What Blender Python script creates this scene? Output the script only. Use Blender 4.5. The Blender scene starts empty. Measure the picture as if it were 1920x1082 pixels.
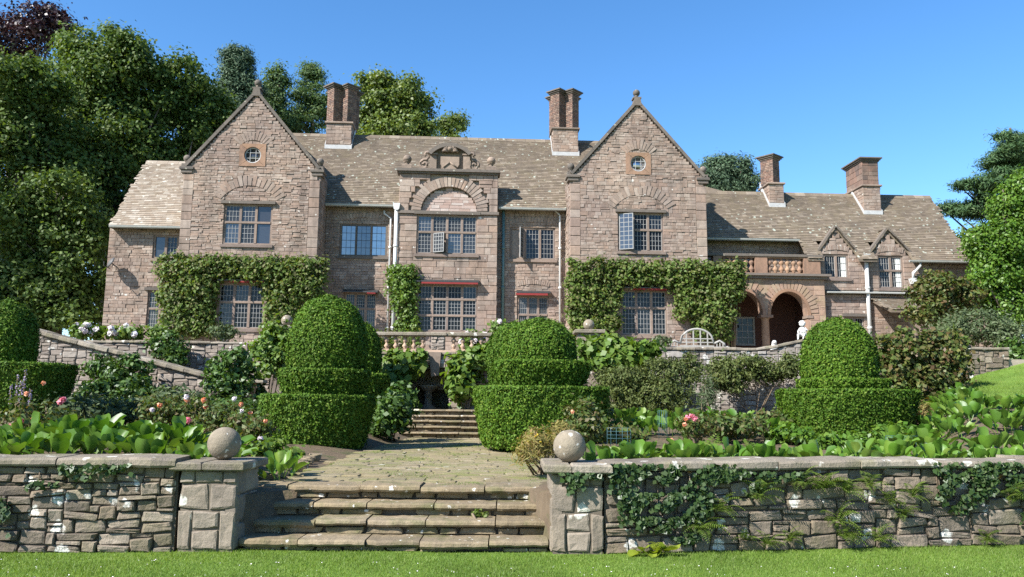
import bpy, math, random
import numpy as np
from mathutils import Matrix, Vector

random.seed(7)
rng = np.random.default_rng(7)
scene = bpy.context.scene
col = scene.collection
rad = math.radians

# ------------------------------------------------------------------ camera
F = 1500.0                                    # focal length in pixels of a 1920 px wide frame
EYE = Vector((0, 0, 1.65))
CAMR = Matrix.Rotation(rad(90 + 8.0), 3, 'X') @ Matrix.Rotation(rad(0.5), 3, 'Z')
cd = bpy.data.cameras.new('camera')
cam = bpy.data.objects.new('camera', cd)
col.objects.link(cam)
cam.matrix_world = Matrix.Translation(EYE) @ CAMR.to_4x4()
cd.sensor_width = 36.0
cd.lens = F / 1920 * 36
cd.clip_start = 0.05
cd.clip_end = 2000
scene.camera = cam

# ------------------------------------------------------------------ sky and sun
SUN_AZ, SUN_EL = 52.0, 40.0                    # light travels 52 deg right of +Y, coming down at 40 deg
world = bpy.data.worlds.new('World')
scene.world = world
world.use_nodes = True
wn = world.node_tree.nodes
wn.clear()
sky = wn.new('ShaderNodeTexSky')
sky.sky_type = 'NISHITA'
sky.sun_disc = False
sky.sun_elevation = rad(SUN_EL)
sky.sun_rotation = rad(180 + SUN_AZ)
sky.altitude = 300
sky.air_density = 1.0
sky.dust_density = 0.3
sky.ozone_density = 4.0
bg = wn.new('ShaderNodeBackground')
bg.inputs['Strength'].default_value = 0.107
wo = wn.new('ShaderNodeOutputWorld')
hs = wn.new('ShaderNodeHueSaturation')
hs.inputs['Saturation'].default_value = 1.2
world.node_tree.links.new(sky.outputs[0], hs.inputs['Color'])
world.node_tree.links.new(hs.outputs[0], bg.inputs[0])
world.node_tree.links.new(bg.outputs[0], wo.inputs[0])
sd = bpy.data.lights.new('sun', 'SUN')
sd.energy = 5.0
sd.angle = rad(0.53)
sd.color = (1.0, 0.97, 0.925)
sun = bpy.data.objects.new('sun', sd)
col.objects.link(sun)
trav = Vector((math.sin(rad(SUN_AZ)) * math.cos(rad(SUN_EL)), math.cos(rad(SUN_AZ)) * math.cos(rad(SUN_EL)), -math.sin(rad(SUN_EL))))
sun.rotation_euler = trav.to_track_quat('-Z', 'Y').to_euler()
sun.location = (-30, -30, 40)
scene.view_settings.view_transform = 'Standard'
scene.view_settings.look = 'None'
scene.view_settings.exposure = 1.28
scene.view_settings.gamma = 1.0
scene.view_settings.use_curve_mapping = False
scene.cycles.use_denoising = False
scene.cycles.sample_clamp_indirect = 4.0

# ------------------------------------------------------------------ measuring helpers
def ray(px, py):
    return CAMR @ Vector(((px - 960) / F, -(py - 541) / F, -1))
def at(px, py, Y):                             # the point seen at a pixel, on the vertical plane Y
    d = ray(px, py)
    return EYE + d * (Y / d.y)
def onz(px, py, z):
    d = ray(px, py)
    return EYE + d * ((z - EYE.z) / d.z)
HM = Matrix.Translation((0, 34, 0)) @ Matrix.Rotation(rad(3.0), 4, 'Z')   # house frame: x along the front, y inward
HMI = HM.inverted()
def hh(px, py, v):
    o = HMI @ EYE
    d = HMI.to_3x3() @ ray(px, py)
    p = o + d * ((v - o.y) / d.y)
    return p.x, p.z
def hx(px, py, v): return hh(px, py, v)[0]
def hz(px, py, v): return hh(px, py, v)[1]
def hslope(px, py, ve, ze, s):                 # where a pixel meets the roof plane z = ze + s (y - ve)
    o = HMI @ EYE
    d = HMI.to_3x3() @ ray(px, py)
    t = (ze + s * (o.y - ve) - o.z) / (d.z - s * d.y)
    return o + d * t
def PXM(d): return d / F                       # metres per pixel at distance d

# ------------------------------------------------------------------ object helpers
def link(o, parent=None):
    col.objects.link(o)
    if parent is not None: o.parent = parent
    return o
def npmesh(name, V, Q):
    V = np.asarray(V, dtype=np.float32); Q = np.asarray(Q, dtype=np.int32)
    me = bpy.data.meshes.new(name)
    k = Q.shape[1]
    me.vertices.add(len(V)); me.vertices.foreach_set('co', V.ravel())
    me.loops.add(Q.size); me.loops.foreach_set('vertex_index', Q.ravel())
    me.polygons.add(len(Q)); me.polygons.foreach_set('loop_start', np.arange(0, Q.size, k, dtype=np.int32))
    me.update(calc_edges=True)
    return me
class MB:
    """collects shapes into one mesh"""
    def __init__(s): s.v = []; s.f = []; s.sm = []
    def add(s, V, Fc, M=None, smooth=False):
        b = len(s.v)
        for p in V:
            p = Vector(p)
            s.v.append(tuple(M @ p) if M is not None else tuple(p))
        for f in Fc:
            s.f.append([b + i for i in f]); s.sm.append(smooth)
        return s
    def box(s, x0, x1, y0, y1, z0, z1, M=None, c=0.0):
        if c <= 0:
            V = [(x0, y0, z0), (x1, y0, z0), (x1, y1, z0), (x0, y1, z0), (x0, y0, z1), (x1, y0, z1), (x1, y1, z1), (x0, y1, z1)]
            Fc = [(0, 3, 2, 1), (4, 5, 6, 7), (0, 1, 5, 4), (1, 2, 6, 5), (2, 3, 7, 6), (3, 0, 4, 7)]
            return s.add(V, Fc, M)
        V = []                                   # chamfered on the front, top and sides
        def ringat(z, i): return [(x0 + i, y0 + i, z), (x1 - i, y0 + i, z), (x1 - i, y1 - i, z), (x0 + i, y1 - i, z)]
        V = ringat(z0, c) + ringat(z0 + c, 0) + ringat(z1 - c, 0) + ringat(z1, c)
        Fc = [(0, 3, 2, 1), (12, 13, 14, 15)]
        for k in range(3):
            for i in range(4):
                j = (i + 1) % 4
                Fc.append((4 * k + i, 4 * k + j, 4 * k + 4 + j, 4 * k + 4 + i))
        return s.add(V, Fc, M)
    def prism(s, pts, axis, a, b, M=None):
        """extrude a 2-D outline: axis 'y' -> pts are (x,z), 'z' -> (x,y), 'x' -> (y,z)"""
        n = len(pts)
        def mk(p, t):
            return {'y': (p[0], t, p[1]), 'z': (p[0], p[1], t), 'x': (t, p[0], p[1])}[axis]
        V = [mk(p, a) for p in pts] + [mk(p, b) for p in pts]
        Fc = [list(range(n))[::-1], list(range(n, 2 * n))] + [(i, (i + 1) % n, n + (i + 1) % n, n + i) for i in range(n)]
        return s.add(V, Fc, M)
    def lathe(s, prof, n=12, c=(0, 0, 0), M=None, smooth=True):
        V = []; Fc = []
        for r, z in prof:
            for i in range(n):
                a = 2 * math.pi * i / n
                V.append((c[0] + r * math.cos(a), c[1] + r * math.sin(a), c[2] + z))
        for k in range(len(prof) - 1):
            for i in range(n):
                j = (i + 1) % n
                Fc.append((k * n + i, k * n + j, (k + 1) * n + j, (k + 1) * n + i))
        Fc.append(list(range(n))[::-1]); Fc.append(list(range((len(prof) - 1) * n, len(prof) * n)))
        return s.add(V, Fc, M, smooth)
    def tube(s, pts, radii, n=7, smooth=True):
        pts = [Vector(p) for p in pts]
        if not hasattr(radii, '__len__'): radii = [radii] * len(pts)
        V = []; Fc = []
        for k, p in enumerate(pts):
            t = (pts[min(k + 1, len(pts) - 1)] - pts[max(k - 1, 0)]).normalized()
            a = t.cross(Vector((0.13, 0.31, 0.94)) if abs(t.z) < 0.9 else Vector((1, 0.1, 0))).normalized()
            b = t.cross(a)
            for i in range(n):
                g = 2 * math.pi * i / n
                V.append(p + (a * math.cos(g) + b * math.sin(g)) * radii[k])
        for k in range(len(pts) - 1):
            for i in range(n):
                j = (i + 1) % n
                Fc.append((k * n + i, k * n + j, (k + 1) * n + j, (k + 1) * n + i))
        Fc.append(list(range(n))[::-1]); Fc.append(list(range((len(pts) - 1) * n, len(pts) * n)))
        return s.add(V, Fc, None, smooth)
    def ball(s, c, r, n=20, m=12, sq=1.0):
        prof = []
        for k in range(m + 1):
            a = -math.pi / 2 + math.pi * k / m
            prof.append((max(1e-4, r * math.cos(a)), r * sq * math.sin(a)))
        return s.lathe(prof, n, c)
    def mesh(s, name):
        me = bpy.data.meshes.new(name)
        me.from_pydata(s.v, [], s.f)
        me.polygons.foreach_set('use_smooth', s.sm)
        me.update()
        return me
    def obj(s, name, mat, parent=None, world=False):
        if world and parent is not None:
            I = ROOTINV[parent.name]
            s.v = [tuple(I @ Vector(p)) for p in s.v]
        me = s.mesh(name)
        if mat: me.materials.append(mat)
        return link(bpy.data.objects.new(name, me), parent)
ROOTINV = {}
def thing(name, label, cat, loc=(0, 0, 0), rz=0.0, group=None):
    o = bpy.data.objects.new(name, None)
    o.empty_display_size = 0.2
    col.objects.link(o)
    o.location = loc; o.rotation_euler = (0, 0, rz)
    ROOTINV[o.name] = (Matrix.Translation(Vector(loc)) @ Matrix.Rotation(rz, 4, 'Z')).inverted()
    return tag(o, label, cat, group)
def tag(o, label=None, cat=None, group=None, kind=None):
    if label: o['label'] = label
    if cat: o['category'] = cat
    if group: o['group'] = group
    if kind: o['kind'] = kind
    return o
def meshobj(name, me, mat, parent=None, loc=None, rot=None, scale=None):
    if mat and not me.materials: me.materials.append(mat)
    o = bpy.data.objects.new(name, me)
    if loc is not None: o.location = loc
    if rot is not None: o.rotation_euler = rot
    if scale is not None: o.scale = scale
    return link(o, parent)

# ------------------------------------------------------------------ materials
def new_mat(name):
    m = bpy.data.materials.new(name); m.use_nodes = True
    nt = m.node_tree; nt.nodes.clear()
    out = nt.nodes.new('ShaderNodeOutputMaterial')
    return m, nt, out
def N(nt, typ, **kw):
    n = nt.nodes.new(typ)
    for k, v in kw.items():
        if k in n.inputs: n.inputs[k].default_value = v
        else: setattr(n, k, v)
    return n
def ramp(nt, src, stops, interp='LINEAR'):
    r = nt.nodes.new('ShaderNodeValToRGB')
    e = r.color_ramp.elements
    if len(stops) == 1: stops = [(0.0, stops[0][1]), (1.0, stops[0][1])]
    r.color_ramp.interpolation = interp
    while len(e) < len(stops): e.new(0.5)
    for el, (p, c) in zip(e, stops):
        el.position = p
        el.color = (c, c, c, 1) if not hasattr(c, '__len__') else (*c, 1)
    nt.links.new(src, r.inputs[0])
    return r.outputs[0]
def math_(nt, op, a, b=None):
    m = nt.nodes.new('ShaderNodeMath'); m.operation = op
    for i, q in enumerate((a, b)):
        if q is None: continue
        if isinstance(q, (int, float)): m.inputs[i].default_value = q
        else: nt.links.new(q, m.inputs[i])
    return m.outputs[0]
def mix(nt, f, a, b, mode='MIX'):
    m = nt.nodes.new('ShaderNodeMix'); m.data_type = 'RGBA'; m.blend_type = mode
    for i, q in ((0, f), (6, a), (7, b)):
        if isinstance(q, (int, float)): m.inputs[i].default_value = q
        elif isinstance(q, tuple): m.inputs[i].default_value = (*q, 1)
        else: nt.links.new(q, m.inputs[i])
    return m.outputs[2]
def noise(nt, vec, scale, detail=3, rough=0.55, dist=0.0):
    n = N(nt, 'ShaderNodeTexNoise', Scale=scale, Detail=detail, Roughness=rough, Distortion=dist)
    nt.links.new(vec, n.inputs['Vector'])
    return n.outputs['Fac']
def island_rand(nt):
    oi = nt.nodes.new('ShaderNodeObjectInfo'); g = nt.nodes.new('ShaderNodeNewGeometry')
    return math_(nt, 'FRACT', math_(nt, 'ADD', oi.outputs['Random'], math_(nt, 'MULTIPLY', g.outputs['Random Per Island'], 1.0))), g.outputs['Position']
def stone(name, cols, rough=0.9, grain=0.35, gs=9.0, lichen=0.0, lic=(0.62, 0.6, 0.54), ls=4.0, stain=0.0, moss=0.0, orange=0.0, bump=0.35, bs=30.0, mosscol=(0.07, 0.085, 0.025), streak=0.0):
    m, nt, out = new_mat(name)
    r, pos = island_rand(nt)
    n = len(cols)
    c = ramp(nt, r, [((i + 0.5) / n, q) for i, q in enumerate(cols)])
    g1 = noise(nt, pos, gs, 5, 0.65)
    c = mix(nt, grain, c, ramp(nt, g1, [(0.3, 0.45), (0.7, 1.0)]), 'MULTIPLY')
    if stain:
        s = noise(nt, pos, 1.1, 4, 0.6, 0.6)
        c = mix(nt, ramp(nt, s, [(0.48, 0.0), (0.68, stain)]), c, (0.06, 0.05, 0.042))
    if streak:                                  # rain streaks and soot
        mp = N(nt, 'ShaderNodeMapping'); mp.inputs['Scale'].default_value = (2.6, 2.6, 0.28)
        nt.links.new(pos, mp.inputs['Vector'])
        s = noise(nt, mp.outputs[0], 1.0, 5, 0.65)
        c = mix(nt, ramp(nt, s, [(0.5, 0.0), (0.72, streak)]), c, (0.075, 0.062, 0.052))
        s = noise(nt, pos, 0.55, 3, 0.6)
        c = mix(nt, 1.0, c, ramp(nt, s, [(0.32, (0.78, 0.76, 0.76)), (0.68, (1.08, 1.06, 1.0))]), 'MULTIPLY')
    if moss:
        s = noise(nt, pos, 2.3, 5, 0.65, 0.4)
        c = mix(nt, ramp(nt, s, [(0.5, 0.0), (0.66, moss)]), c, mosscol)
    if lichen:
        vo = N(nt, 'ShaderNodeTexVoronoi', Scale=ls); vo.feature = 'F1'
        wv = N(nt, 'ShaderNodeTexNoise', Scale=ls * 3, Detail=2)
        nt.links.new(pos, wv.inputs['Vector'])
        sc = N(nt, 'ShaderNodeVectorMath', operation='SCALE'); sc.inputs[3].default_value = 0.25 / ls * 2
        nt.links.new(wv.outputs['Color'], sc.inputs[0])
        ad = N(nt, 'ShaderNodeVectorMath', operation='ADD')
        nt.links.new(pos, ad.inputs[0]); nt.links.new(sc.outputs[0], ad.inputs[1])
        nt.links.new(ad.outputs[0], vo.inputs['Vector'])
        big = noise(nt, pos, ls * 0.35, 2)
        rr = math_(nt, 'ADD', vo.outputs['Distance'], math_(nt, 'MULTIPLY', big, -0.55))
        lo = 0.5 - 0.275 + 0.02 + 0.34 * lichen
        fm = ramp(nt, math_(nt, 'ADD', rr, 0.5), [(lo - 0.025, 1.0), (lo + 0.025, 0.0)])
        fine = ramp(nt, noise(nt, pos, 45, 3), [(0.33, 0.25), (0.5, 1.0)])
        fm = math_(nt, 'MULTIPLY', fm, fine)
        c = mix(nt, math_(nt, 'MULTIPLY', fm, 0.75), c, lic)
    if orange:
        o2 = noise(nt, pos, 1.9, 3, 0.7)
        c = mix(nt, ramp(nt, o2, [(0.70, 0.0), (0.74, orange)]), c, (0.42, 0.2, 0.03))
    p = N(nt, 'ShaderNodeBsdfPrincipled', Roughness=rough)
    p.inputs['Specular IOR Level'].default_value = 0.25
    nt.links.new(c, p.inputs['Base Color'])
    b = N(nt, 'ShaderNodeBump', Strength=bump, Distance=0.03)
    h = noise(nt, pos, bs, 6, 0.7)
    nt.links.new(h, b.inputs['Height']); nt.links.new(b.outputs[0], p.inputs['Normal'])
    nt.links.new(p.outputs[0], out.inputs[0])
    return m
def leafmat(name, cols, transl=0.35, rough=0.5, spec=0.35, big=0.25, tcol=None):
    m, nt, out = new_mat(name)
    r, pos = island_rand(nt)
    n = len(cols)
    c = ramp(nt, r, [((i + 0.5) / n, q) for i, q in enumerate(cols)])
    b = noise(nt, pos, 0.7, 3)
    c = mix(nt, big, c, ramp(nt, b, [(0.35, (0.5, 0.55, 0.5)), (0.65, (1.25, 1.2, 1.0))]), 'MULTIPLY')
    p = N(nt, 'ShaderNodeBsdfPrincipled', Roughness=rough)
    p.inputs['Specular IOR Level'].default_value = spec
    nt.links.new(c, p.inputs['Base Color'])
    t = N(nt, 'ShaderNodeBsdfTranslucent')
    tc = mix(nt, 1.0, c, tcol or (1.5, 1.45, 0.5), 'MULTIPLY')
    nt.links.new(tc, t.inputs[0])
    ms = N(nt, 'ShaderNodeMixShader'); ms.inputs[0].default_value = transl
    nt.links.new(p.outputs[0], ms.inputs[1]); nt.links.new(t.outputs[0], ms.inputs[2])
    nt.links.new(ms.outputs[0], out.inputs[0])
    return m
def plain(name, c, rough=0.6, metal=0.0, spec=0.4, var=0.25, vs=6.0):
    m, nt, out = new_mat(name)
    g = nt.nodes.new('ShaderNodeNewGeometry')
    cc = mix(nt, var, c, ramp(nt, noise(nt, g.outputs['Position'], vs, 4, 0.65), [(0.3, 0.35), (0.7, 1.1)]), 'MULTIPLY')
    p = N(nt, 'ShaderNodeBsdfPrincipled', Roughness=rough, Metallic=metal)
    p.inputs['Specular IOR Level'].default_value = spec
    nt.links.new(cc, p.inputs['Base Color']); nt.links.new(p.outputs[0], out.inputs[0])
    return m
def glassmat(name, c, refl, wob=0.06):
    """window glass over a dark room: a dark body under a reflecting, slightly wavy face"""
    m, nt, out = new_mat(name)
    r, pos = island_rand(nt)
    d = N(nt, 'ShaderNodeBsdfDiffuse'); d.inputs[0].default_value = (*c, 1)
    g = N(nt, 'ShaderNodeBsdfGlossy', Roughness=0.03)
    b = N(nt, 'ShaderNodeBump', Strength=wob, Distance=0.1)
    nt.links.new(noise(nt, pos, 3.0, 2), b.inputs['Height']); nt.links.new(b.outputs[0], g.inputs['Normal'])
    ms = N(nt, 'ShaderNodeMixShader')
    nt.links.new(ramp(nt, r, [(0.0, refl * 0.55), (0.6, refl), (1.0, min(0.9, refl * 1.7))]), ms.inputs[0])
    nt.links.new(d.outputs[0], ms.inputs[1]); nt.links.new(g.outputs[0], ms.inputs[2]); nt.links.new(ms.outputs[0], out.inputs[0])
    return m

M = {}
PINK = [(0.295, 0.218, 0.175), (0.335, 0.253, 0.203), (0.305, 0.238, 0.196), (0.37, 0.29, 0.24), (0.28, 0.212, 0.173), (0.345, 0.246, 0.19), (0.32, 0.255, 0.212), (0.385, 0.313, 0.262)]
M['house'] = stone('house_sandstone', PINK, grain=0.5, gs=7, stain=0.35, lichen=0.12, ls=3, bump=0.15, bs=20, streak=0.5)
M['house_mortar'] = stone('house_mortar', [(0.27, 0.215, 0.175), (0.31, 0.25, 0.205)], grain=0.5, bump=0.15)
M['orange_stone'] = stone('orange_dressed_stone', [(0.32, 0.195, 0.125), (0.36, 0.23, 0.15), (0.29, 0.18, 0.125)], grain=0.5, stain=0.4, streak=0.4, bump=0.15)
M['frame_stone'] = stone('window_frame_stone', [(0.22, 0.165, 0.13), (0.25, 0.185, 0.145), (0.19, 0.145, 0.12)], grain=0.4, stain=0.3, bump=0.15)
M['dark_stone'] = stone('weathered_dark_stone', [(0.13, 0.11, 0.09), (0.17, 0.14, 0.115), (0.11, 0.095, 0.08)], grain=0.5, lichen=0.25, ls=5, lic=(0.4, 0.38, 0.3), bump=0.15)
M['carved'] = stone('carved_stone', [(0.24, 0.18, 0.14), (0.20, 0.155, 0.12), (0.28, 0.21, 0.16)], grain=0.5, stain=0.4, bump=0.15)
M['tile'] = stone('stone_roof_tile', [(0.15, 0.117, 0.085), (0.178, 0.14, 0.10), (0.163, 0.128, 0.093), (0.197, 0.155, 0.112), (0.14, 0.11, 0.083), (0.208, 0.165, 0.117), (0.172, 0.135, 0.10), (0.25, 0.205, 0.155)], grain=0.4, gs=4, stain=0.35, streak=0.0, lichen=0.36, ls=4, lic=(0.45, 0.5, 0.42), moss=0.2, mosscol=(0.14, 0.12, 0.05), bump=0.15)
M['tile_pale'] = stone('pale_stone_roof_tile', [(0.25, 0.195, 0.145), (0.29, 0.24, 0.185), (0.265, 0.21, 0.16), (0.34, 0.29, 0.23), (0.235, 0.185, 0.14), (0.38, 0.33, 0.27)], grain=0.4, gs=3.5, lichen=0.4, ls=3, lic=(0.6, 0.56, 0.48), moss=0.15, mosscol=(0.2, 0.15, 0.07), bump=0.15)
GREY = [(0.17, 0.135, 0.098), (0.225, 0.18, 0.132), (0.195, 0.158, 0.12), (0.26, 0.21, 0.158), (0.15, 0.12, 0.092), (0.215, 0.165, 0.115), (0.285, 0.235, 0.18)]
M['rubble'] = stone('garden_rubble', GREY, grain=0.55, gs=11, lichen=0.55, ls=3.2, lic=(0.68, 0.66, 0.6), stain=0.55, moss=0.35, mosscol=(0.12, 0.115, 0.05), orange=0.8, bump=0.8, bs=22)
M['rubble_far'] = stone('terrace_rubble', [(0.235, 0.195, 0.155), (0.285, 0.235, 0.19), (0.215, 0.175, 0.145), (0.325, 0.28, 0.235), (0.255, 0.205, 0.165)], grain=0.5, gs=8, lichen=0.4, ls=3, stain=0.35, bump=0.15)
M['rubble_pale'] = stone('pale_lichen_rubble', [(0.30, 0.26, 0.22), (0.34, 0.30, 0.26), (0.26, 0.22, 0.185), (0.38, 0.345, 0.305), (0.235, 0.20, 0.165)], grain=0.5, gs=8, lichen=0.6, ls=3, stain=0.35, bump=0.15)
M['joint'] = stone('dark_joint_earth', [(0.10, 0.082, 0.06), (0.14, 0.115, 0.085)], grain=0.5)
M['coping'] = stone('lichened_coping', [(0.225, 0.19, 0.14), (0.265, 0.222, 0.168), (0.20, 0.168, 0.125), (0.30, 0.257, 0.20)], grain=0.55, gs=12, lichen=0.52, ls=3.4, lic=(0.62, 0.59, 0.52), stain=0.5, moss=0.5, mosscol=(0.13, 0.125, 0.055), bump=0.7, bs=24)
M['slab'] = stone('step_slab_stone', [(0.22, 0.17, 0.10), (0.265, 0.205, 0.125), (0.20, 0.155, 0.095), (0.285, 0.225, 0.145)], grain=0.55, gs=10, lichen=0.3, ls=8, stain=0.3, moss=0.55, bump=0.6, bs=22)
M['paving'] = stone('path_paving', [(0.225, 0.18, 0.10), (0.26, 0.21, 0.12), (0.24, 0.195, 0.11), (0.285, 0.235, 0.15), (0.21, 0.175, 0.105)], grain=0.5, gs=9, moss=0.85, mosscol=(0.14, 0.15, 0.045), stain=0.3, lichen=0.12, ls=3, bump=0.5)
M['ball'] = stone('ball_stone', [(0.24, 0.20, 0.145), (0.26, 0.215, 0.155)], grain=0.6, gs=12, lichen=0.45, ls=9, lic=(0.6, 0.58, 0.52), stain=0.35, bump=0.5)
M['terracotta'] = stone('baluster_stone', [(0.42, 0.29, 0.20), (0.46, 0.33, 0.24), (0.38, 0.26, 0.18)], grain=0.4, stain=0.25, lichen=0.3, ls=6, bump=0.15)
M['loggia'] = stone('loggia_stone', [(0.31, 0.205, 0.145), (0.36, 0.25, 0.175), (0.30, 0.19, 0.14), (0.34, 0.26, 0.175), (0.28, 0.19, 0.145)], grain=0.45, gs=5, stain=0.35, moss=0.25, mosscol=(0.2, 0.18, 0.06), bump=0.15)
M['chimney'] = stone('chimney_brick', [(0.195, 0.118, 0.088), (0.235, 0.15, 0.112), (0.17, 0.112, 0.087), (0.27, 0.19, 0.143), (0.135, 0.096, 0.08)], grain=0.5, stain=0.6, bump=0.15)
M['lead'] = plain('white_lead_flashing', (0.42, 0.415, 0.40), 0.5, var=0.35)
M['white_paint'] = plain('white_painted_iron', (0.50, 0.495, 0.47), 0.45, var=0.12)
M['green_paint'] = plain('blue_green_painted_iron', (0.10, 0.17, 0.165), 0.45, var=0.2)
M['gutter'] = plain('grey_gutter', (0.30, 0.30, 0.27), 0.5, var=0.3)
M['grey_wood'] = plain('silvered_oak', (0.30, 0.285, 0.255), 0.8, var=0.3, vs=15)
M['red'] = plain('red_awning_cloth', (0.20, 0.02, 0.018), 0.8, var=0.2)
M['dark_metal'] = plain('dark_metal', (0.035, 0.035, 0.035), 0.5)
M['bars'] = plain('grey_painted_glazing_bar', (0.30, 0.295, 0.28), 0.5, var=0.15)
M['leaf_frame'] = plain('grey_casement_frame', (0.22, 0.22, 0.21), 0.5, var=0.2)
M['dark_bars'] = plain('dark_leading', (0.05, 0.05, 0.06), 0.5)
M['glass_dark'] = glassmat('dark_window_glass', (0.008, 0.008, 0.009), 0.03)
M['glass_slate'] = glassmat('slate_window_glass', (0.03, 0.03, 0.033), 0.10)
M['glass_mid'] = glassmat('curtained_window_glass', (0.03, 0.028, 0.026), 0.07)
M['glass_blue'] = glassmat('sky_reflecting_glass', (0.012, 0.013, 0.016), 0.27)
M['curtain'] = plain('white_curtain', (0.62, 0.61, 0.57), 0.9, var=0.2)
M['marble'] = plain('white_statue_stone', (0.52, 0.51, 0.475), 0.7, var=0.15)
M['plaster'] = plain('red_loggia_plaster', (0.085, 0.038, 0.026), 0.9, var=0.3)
M['black'] = plain('dark_room', (0.01, 0.01, 0.01), 0.9)
M['net'] = plain('blue_plastic_net', (0.05, 0.13, 0.15), 0.6)
M['bark'] = stone('tree_bark', [(0.10, 0.08, 0.06), (0.14, 0.115, 0.09)], grain=0.6, gs=5, bump=0.4, bs=9)
M['stem'] = stone('woody_stem', [(0.15, 0.11, 0.07), (0.2, 0.15, 0.10)], grain=0.5, bump=0.1)
M['soil'] = stone('garden_soil', [(0.13, 0.095, 0.06)], grain=0.6, gs=6, moss=0.6, mosscol=(0.05, 0.07, 0.02), bump=0.8, bs=20)
M['gravel'] = stone('terrace_gravel', [(0.32, 0.27, 0.21)], grain=0.5, bump=0.15)
def lawnmat(name, a, b, c):
    m, nt, out = new_mat(name)
    g = nt.nodes.new('ShaderNodeNewGeometry')
    pos = g.outputs['Position']
    n1 = noise(nt, pos, 1.3, 5, 0.65); n2 = noise(nt, pos, 60, 4, 0.7)
    cc = ramp(nt, n1, [(0.3, a), (0.5, b), (0.7, c)])
    cc = mix(nt, 0.6, cc, ramp(nt, n2, [(0.3, 0.45), (0.7, 1.3)]), 'MULTIPLY')
    p = N(nt, 'ShaderNodeBsdfPrincipled', Roughness=0.85)
    p.inputs['Specular IOR Level'].default_value = 0.15
    bm = N(nt, 'ShaderNodeBump', Strength=0.6, Distance=0.03)
    nt.links.new(n2, bm.inputs['Height']); nt.links.new(bm.outputs[0], p.inputs['Normal'])
    nt.links.new(cc, p.inputs['Base Color']); nt.links.new(p.outputs[0], out.inputs[0])
    return m
M['lawn'] = lawnmat('lawn_turf', (0.085, 0.15, 0.022), (0.115, 0.19, 0.03), (0.15, 0.22, 0.04))
M['blade'] = leafmat('grass_blade', [(0.11, 0.19, 0.024), (0.145, 0.23, 0.034), (0.175, 0.25, 0.05), (0.125, 0.21, 0.03), (0.19, 0.235, 0.065)], 0.35, 0.5, 0.25, 0.5)
M['yew'] = leafmat('clipped_yew', [(0.042, 0.092, 0.009), (0.065, 0.13, 0.012), (0.033, 0.075, 0.008), (0.085, 0.15, 0.016), (0.062, 0.13, 0.012), (0.12, 0.17, 0.025)], 0.12, 0.6, 0.12, 0.5)
M['syc'] = leafmat('sycamore_leaf', [(0.052, 0.096, 0.019), (0.078, 0.126, 0.024), (0.102, 0.154, 0.033), (0.05, 0.082, 0.02), (0.11, 0.15, 0.042)], 0.3, 0.55, 0.2, 0.3)
M['ash'] = leafmat('light_tree_leaf', [(0.095, 0.145, 0.028), (0.125, 0.175, 0.036), (0.075, 0.115, 0.025), (0.155, 0.19, 0.05)], 0.35, 0.5, 0.3, 0.3)
M['conifer'] = leafmat('blue_conifer', [(0.055, 0.095, 0.05), (0.075, 0.12, 0.065), (0.045, 0.078, 0.043), (0.095, 0.14, 0.08)], 0.12, 0.6, 0.2, 0.3, (1.1, 1.1, 0.8))
M['pine'] = leafmat('pine_needles', [(0.04, 0.085, 0.033), (0.06, 0.115, 0.042), (0.03, 0.062, 0.025), (0.08, 0.13, 0.048)], 0.15, 0.6, 0.2, 0.3)
M['larch'] = leafmat('larch_needles', [(0.08, 0.14, 0.055), (0.10, 0.16, 0.06), (0.065, 0.11, 0.05), (0.12, 0.17, 0.065)], 0.3, 0.6, 0.2, 0.3)
M['copper'] = leafmat('copper_beech_leaf', [(0.022, 0.010, 0.012), (0.035, 0.016, 0.018), (0.055, 0.025, 0.026), (0.028, 0.013, 0.014)], 0.2, 0.4, 0.45, 0.3, (1.4, 0.7, 0.6))
M['bright'] = leafmat('bright_leaf', [(0.07, 0.15, 0.015), (0.10, 0.19, 0.02), (0.05, 0.11, 0.012), (0.13, 0.21, 0.03)], 0.35, 0.45, 0.35, 0.25)
M['vine'] = leafmat('vine_leaf', [(0.085, 0.155, 0.02), (0.12, 0.195, 0.03), (0.06, 0.115, 0.016), (0.15, 0.20, 0.045), (0.10, 0.17, 0.025)], 0.35, 0.5, 0.35, 0.25)
M['climber'] = leafmat('climber_leaf', [(0.085, 0.14, 0.026), (0.115, 0.17, 0.034), (0.065, 0.11, 0.022), (0.15, 0.18, 0.05), (0.13, 0.13, 0.055)], 0.35, 0.55, 0.25, 0.4)
M['olive'] = leafmat('olive_shrub_leaf', [(0.07, 0.095, 0.024), (0.095, 0.12, 0.032), (0.052, 0.072, 0.02), (0.12, 0.135, 0.045)], 0.2, 0.6, 0.2, 0.35)
M['greygreen'] = leafmat('grey_green_leaf', [(0.075, 0.11, 0.045), (0.10, 0.135, 0.06), (0.055, 0.085, 0.035), (0.13, 0.155, 0.085)], 0.25, 0.6, 0.25, 0.3)
M['darkleaf'] = leafmat('dark_shrub_leaf', [(0.04, 0.085, 0.016), (0.06, 0.12, 0.02), (0.03, 0.06, 0.012), (0.085, 0.145, 0.03)], 0.25, 0.45, 0.35, 0.3)
M['rose'] = leafmat('rose_leaf', [(0.06, 0.10, 0.025), (0.085, 0.125, 0.03), (0.12, 0.13, 0.04), (0.10, 0.07, 0.03), (0.07, 0.115, 0.025)], 0.3, 0.5, 0.3, 0.3)
M['straw'] = leafmat('straw_stem', [(0.22, 0.19, 0.06), (0.28, 0.24, 0.09), (0.16, 0.16, 0.045), (0.24, 0.16, 0.07)], 0.3, 0.7, 0.15, 0.2)
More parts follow.
